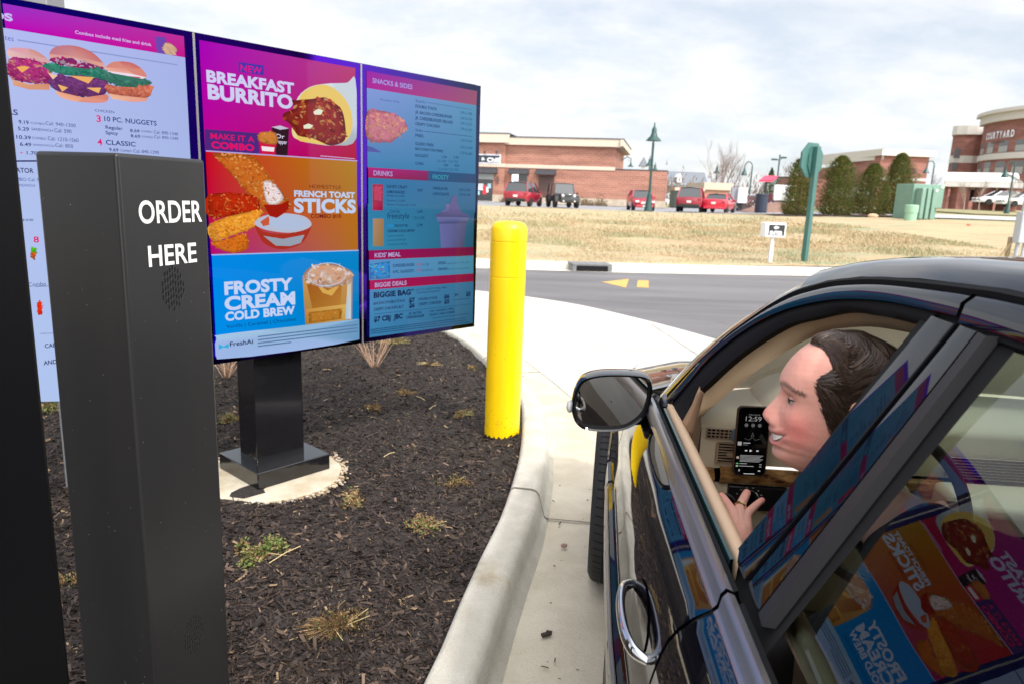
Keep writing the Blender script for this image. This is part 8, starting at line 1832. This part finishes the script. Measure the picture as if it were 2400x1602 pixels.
# jacket: offset shell of the torso and arms
cuts = [('neck', hw((0, -.03, -.175))-PO, None)]
jv = {}; 
neckp = hw((0, -.03, -.13))-PO; neck_ax = (hw((0, -.03, -.05))-hw((0, -.04, -.2))).normalized()
wl_ = sk_v[wrl]; wr_ = sk_v[wrr]; el_ = sk_v[ell]; er_ = sk_v[elr]
dl = (wl_-el_).normalized(); dr = (wr_-er_).normalized(); wl2 = wl_-dl*.055; wr2 = wr_-dr*.03; pelv = sk_v[pel]
def keep(p):
    if (p-neckp).dot(neck_ax) > -.042 and (p-neckp).length < .16: return False
    if (p-wl2).dot(dl) > 0 and (p-wl2).length < .28: return False
    if (p-wr2).dot(dr) > 0 and (p-wr2).length < .28: return False
    return p.z > pelv.z-.10 and (p-sk_v[knl]).length > .2 and (p-sk_v[knr]).length > .2
tmp = bpy.data.meshes.new('jk'); tmp.from_pydata([tuple(p) for p in sverts], [], sfaces); bmx = bmesh.new(); bmx.from_mesh(tmp); bmesh.ops.recalc_face_normals(bmx, faces=bmx.faces); bmx.normal_update()
dele = [f for f in bmx.faces if not all(keep(v.co) for v in f.verts)]; bmesh.ops.delete(bmx, geom=dele, context='FACES')
for v in bmx.verts: v.co += v.normal*(.014+.004*math.sin(v.co.x*45+v.co.z*38)+.003*math.sin(v.co.y*70-v.co.z*50))
for f in bmx.faces: f.smooth = True
bmx.to_mesh(tmp); bmx.free(); tmp.materials.append(mat('black_jacket', (.013, .013, .014), rough=.9, noise=.3, nscale=300)); jo = link('jacket', tmp, per); md = jo.modifiers.new('s', 'SOLIDIFY'); md.thickness = .004; md = jo.modifiers.new('sub', 'SUBSURF'); md.levels = 1; md.render_levels = 1
tmp = bpy.data.meshes.new('tr'); tmp.from_pydata([tuple(p) for p in sverts], [], sfaces); bmx = bmesh.new(); bmx.from_mesh(tmp); bmesh.ops.recalc_face_normals(bmx, faces=bmx.faces); bmx.normal_update()
dele = [f for f in bmx.faces if not all((v.co.z < pelv.z+.02 and (v.co-wl_).length > .2 and (v.co-el_).length > .1 and (v.co-er_).length > .1) for v in f.verts)]; bmesh.ops.delete(bmx, geom=dele, context='FACES')
for v in bmx.verts: v.co += v.normal*.010
for f in bmx.faces: f.smooth = True
bmx.to_mesh(tmp); bmx.free(); tmp.materials.append(mat('dark_trousers', (.02, .022, .03), rough=.9)); link('trousers', tmp, per)
# shirt collar
mb = MB(); rows = []
for q, (rad, dz) in enumerate([(.066, -.185), (.060, -.15), (.0585, -.128), (.062, -.126), (.066, -.150)]):
    rows.append([tuple(hw((rad*math.cos(a), -.034+rad*math.sin(a), dz-.02*math.sin(a)))-PO) for a in [2*PI*k/24 for k in range(24)]])
mb.grid(rows, close=True); mb.build('collar', mat('black_jacket', (0, 0, 0)), per, smooth=True, sharp=0)
# ring on the ring finger
a = fingers[1][0][0]; b_ = fingers[1][0][1]; d = (b_-a).normalized(); c = a.lerp(b_, .22); u = d.orthogonal().normalized(); v = d.cross(u); mb = MB(); rows = []
for k in range(25):
    an = 2*PI*k/24; n_ = u*math.cos(an)+v*math.sin(an); rows.append([tuple(c+n_*(.0124+dr_)+d*dz-PO) for dr_, dz in ((0, -.0032), (.0013, -.0027), (.0013, .0027), (0, .0032))])
mb.grid(rows); mb.build('ring', mat('gold', (.83, .58, .22), rough=.18, metal=1), per, smooth=True, sharp=50)
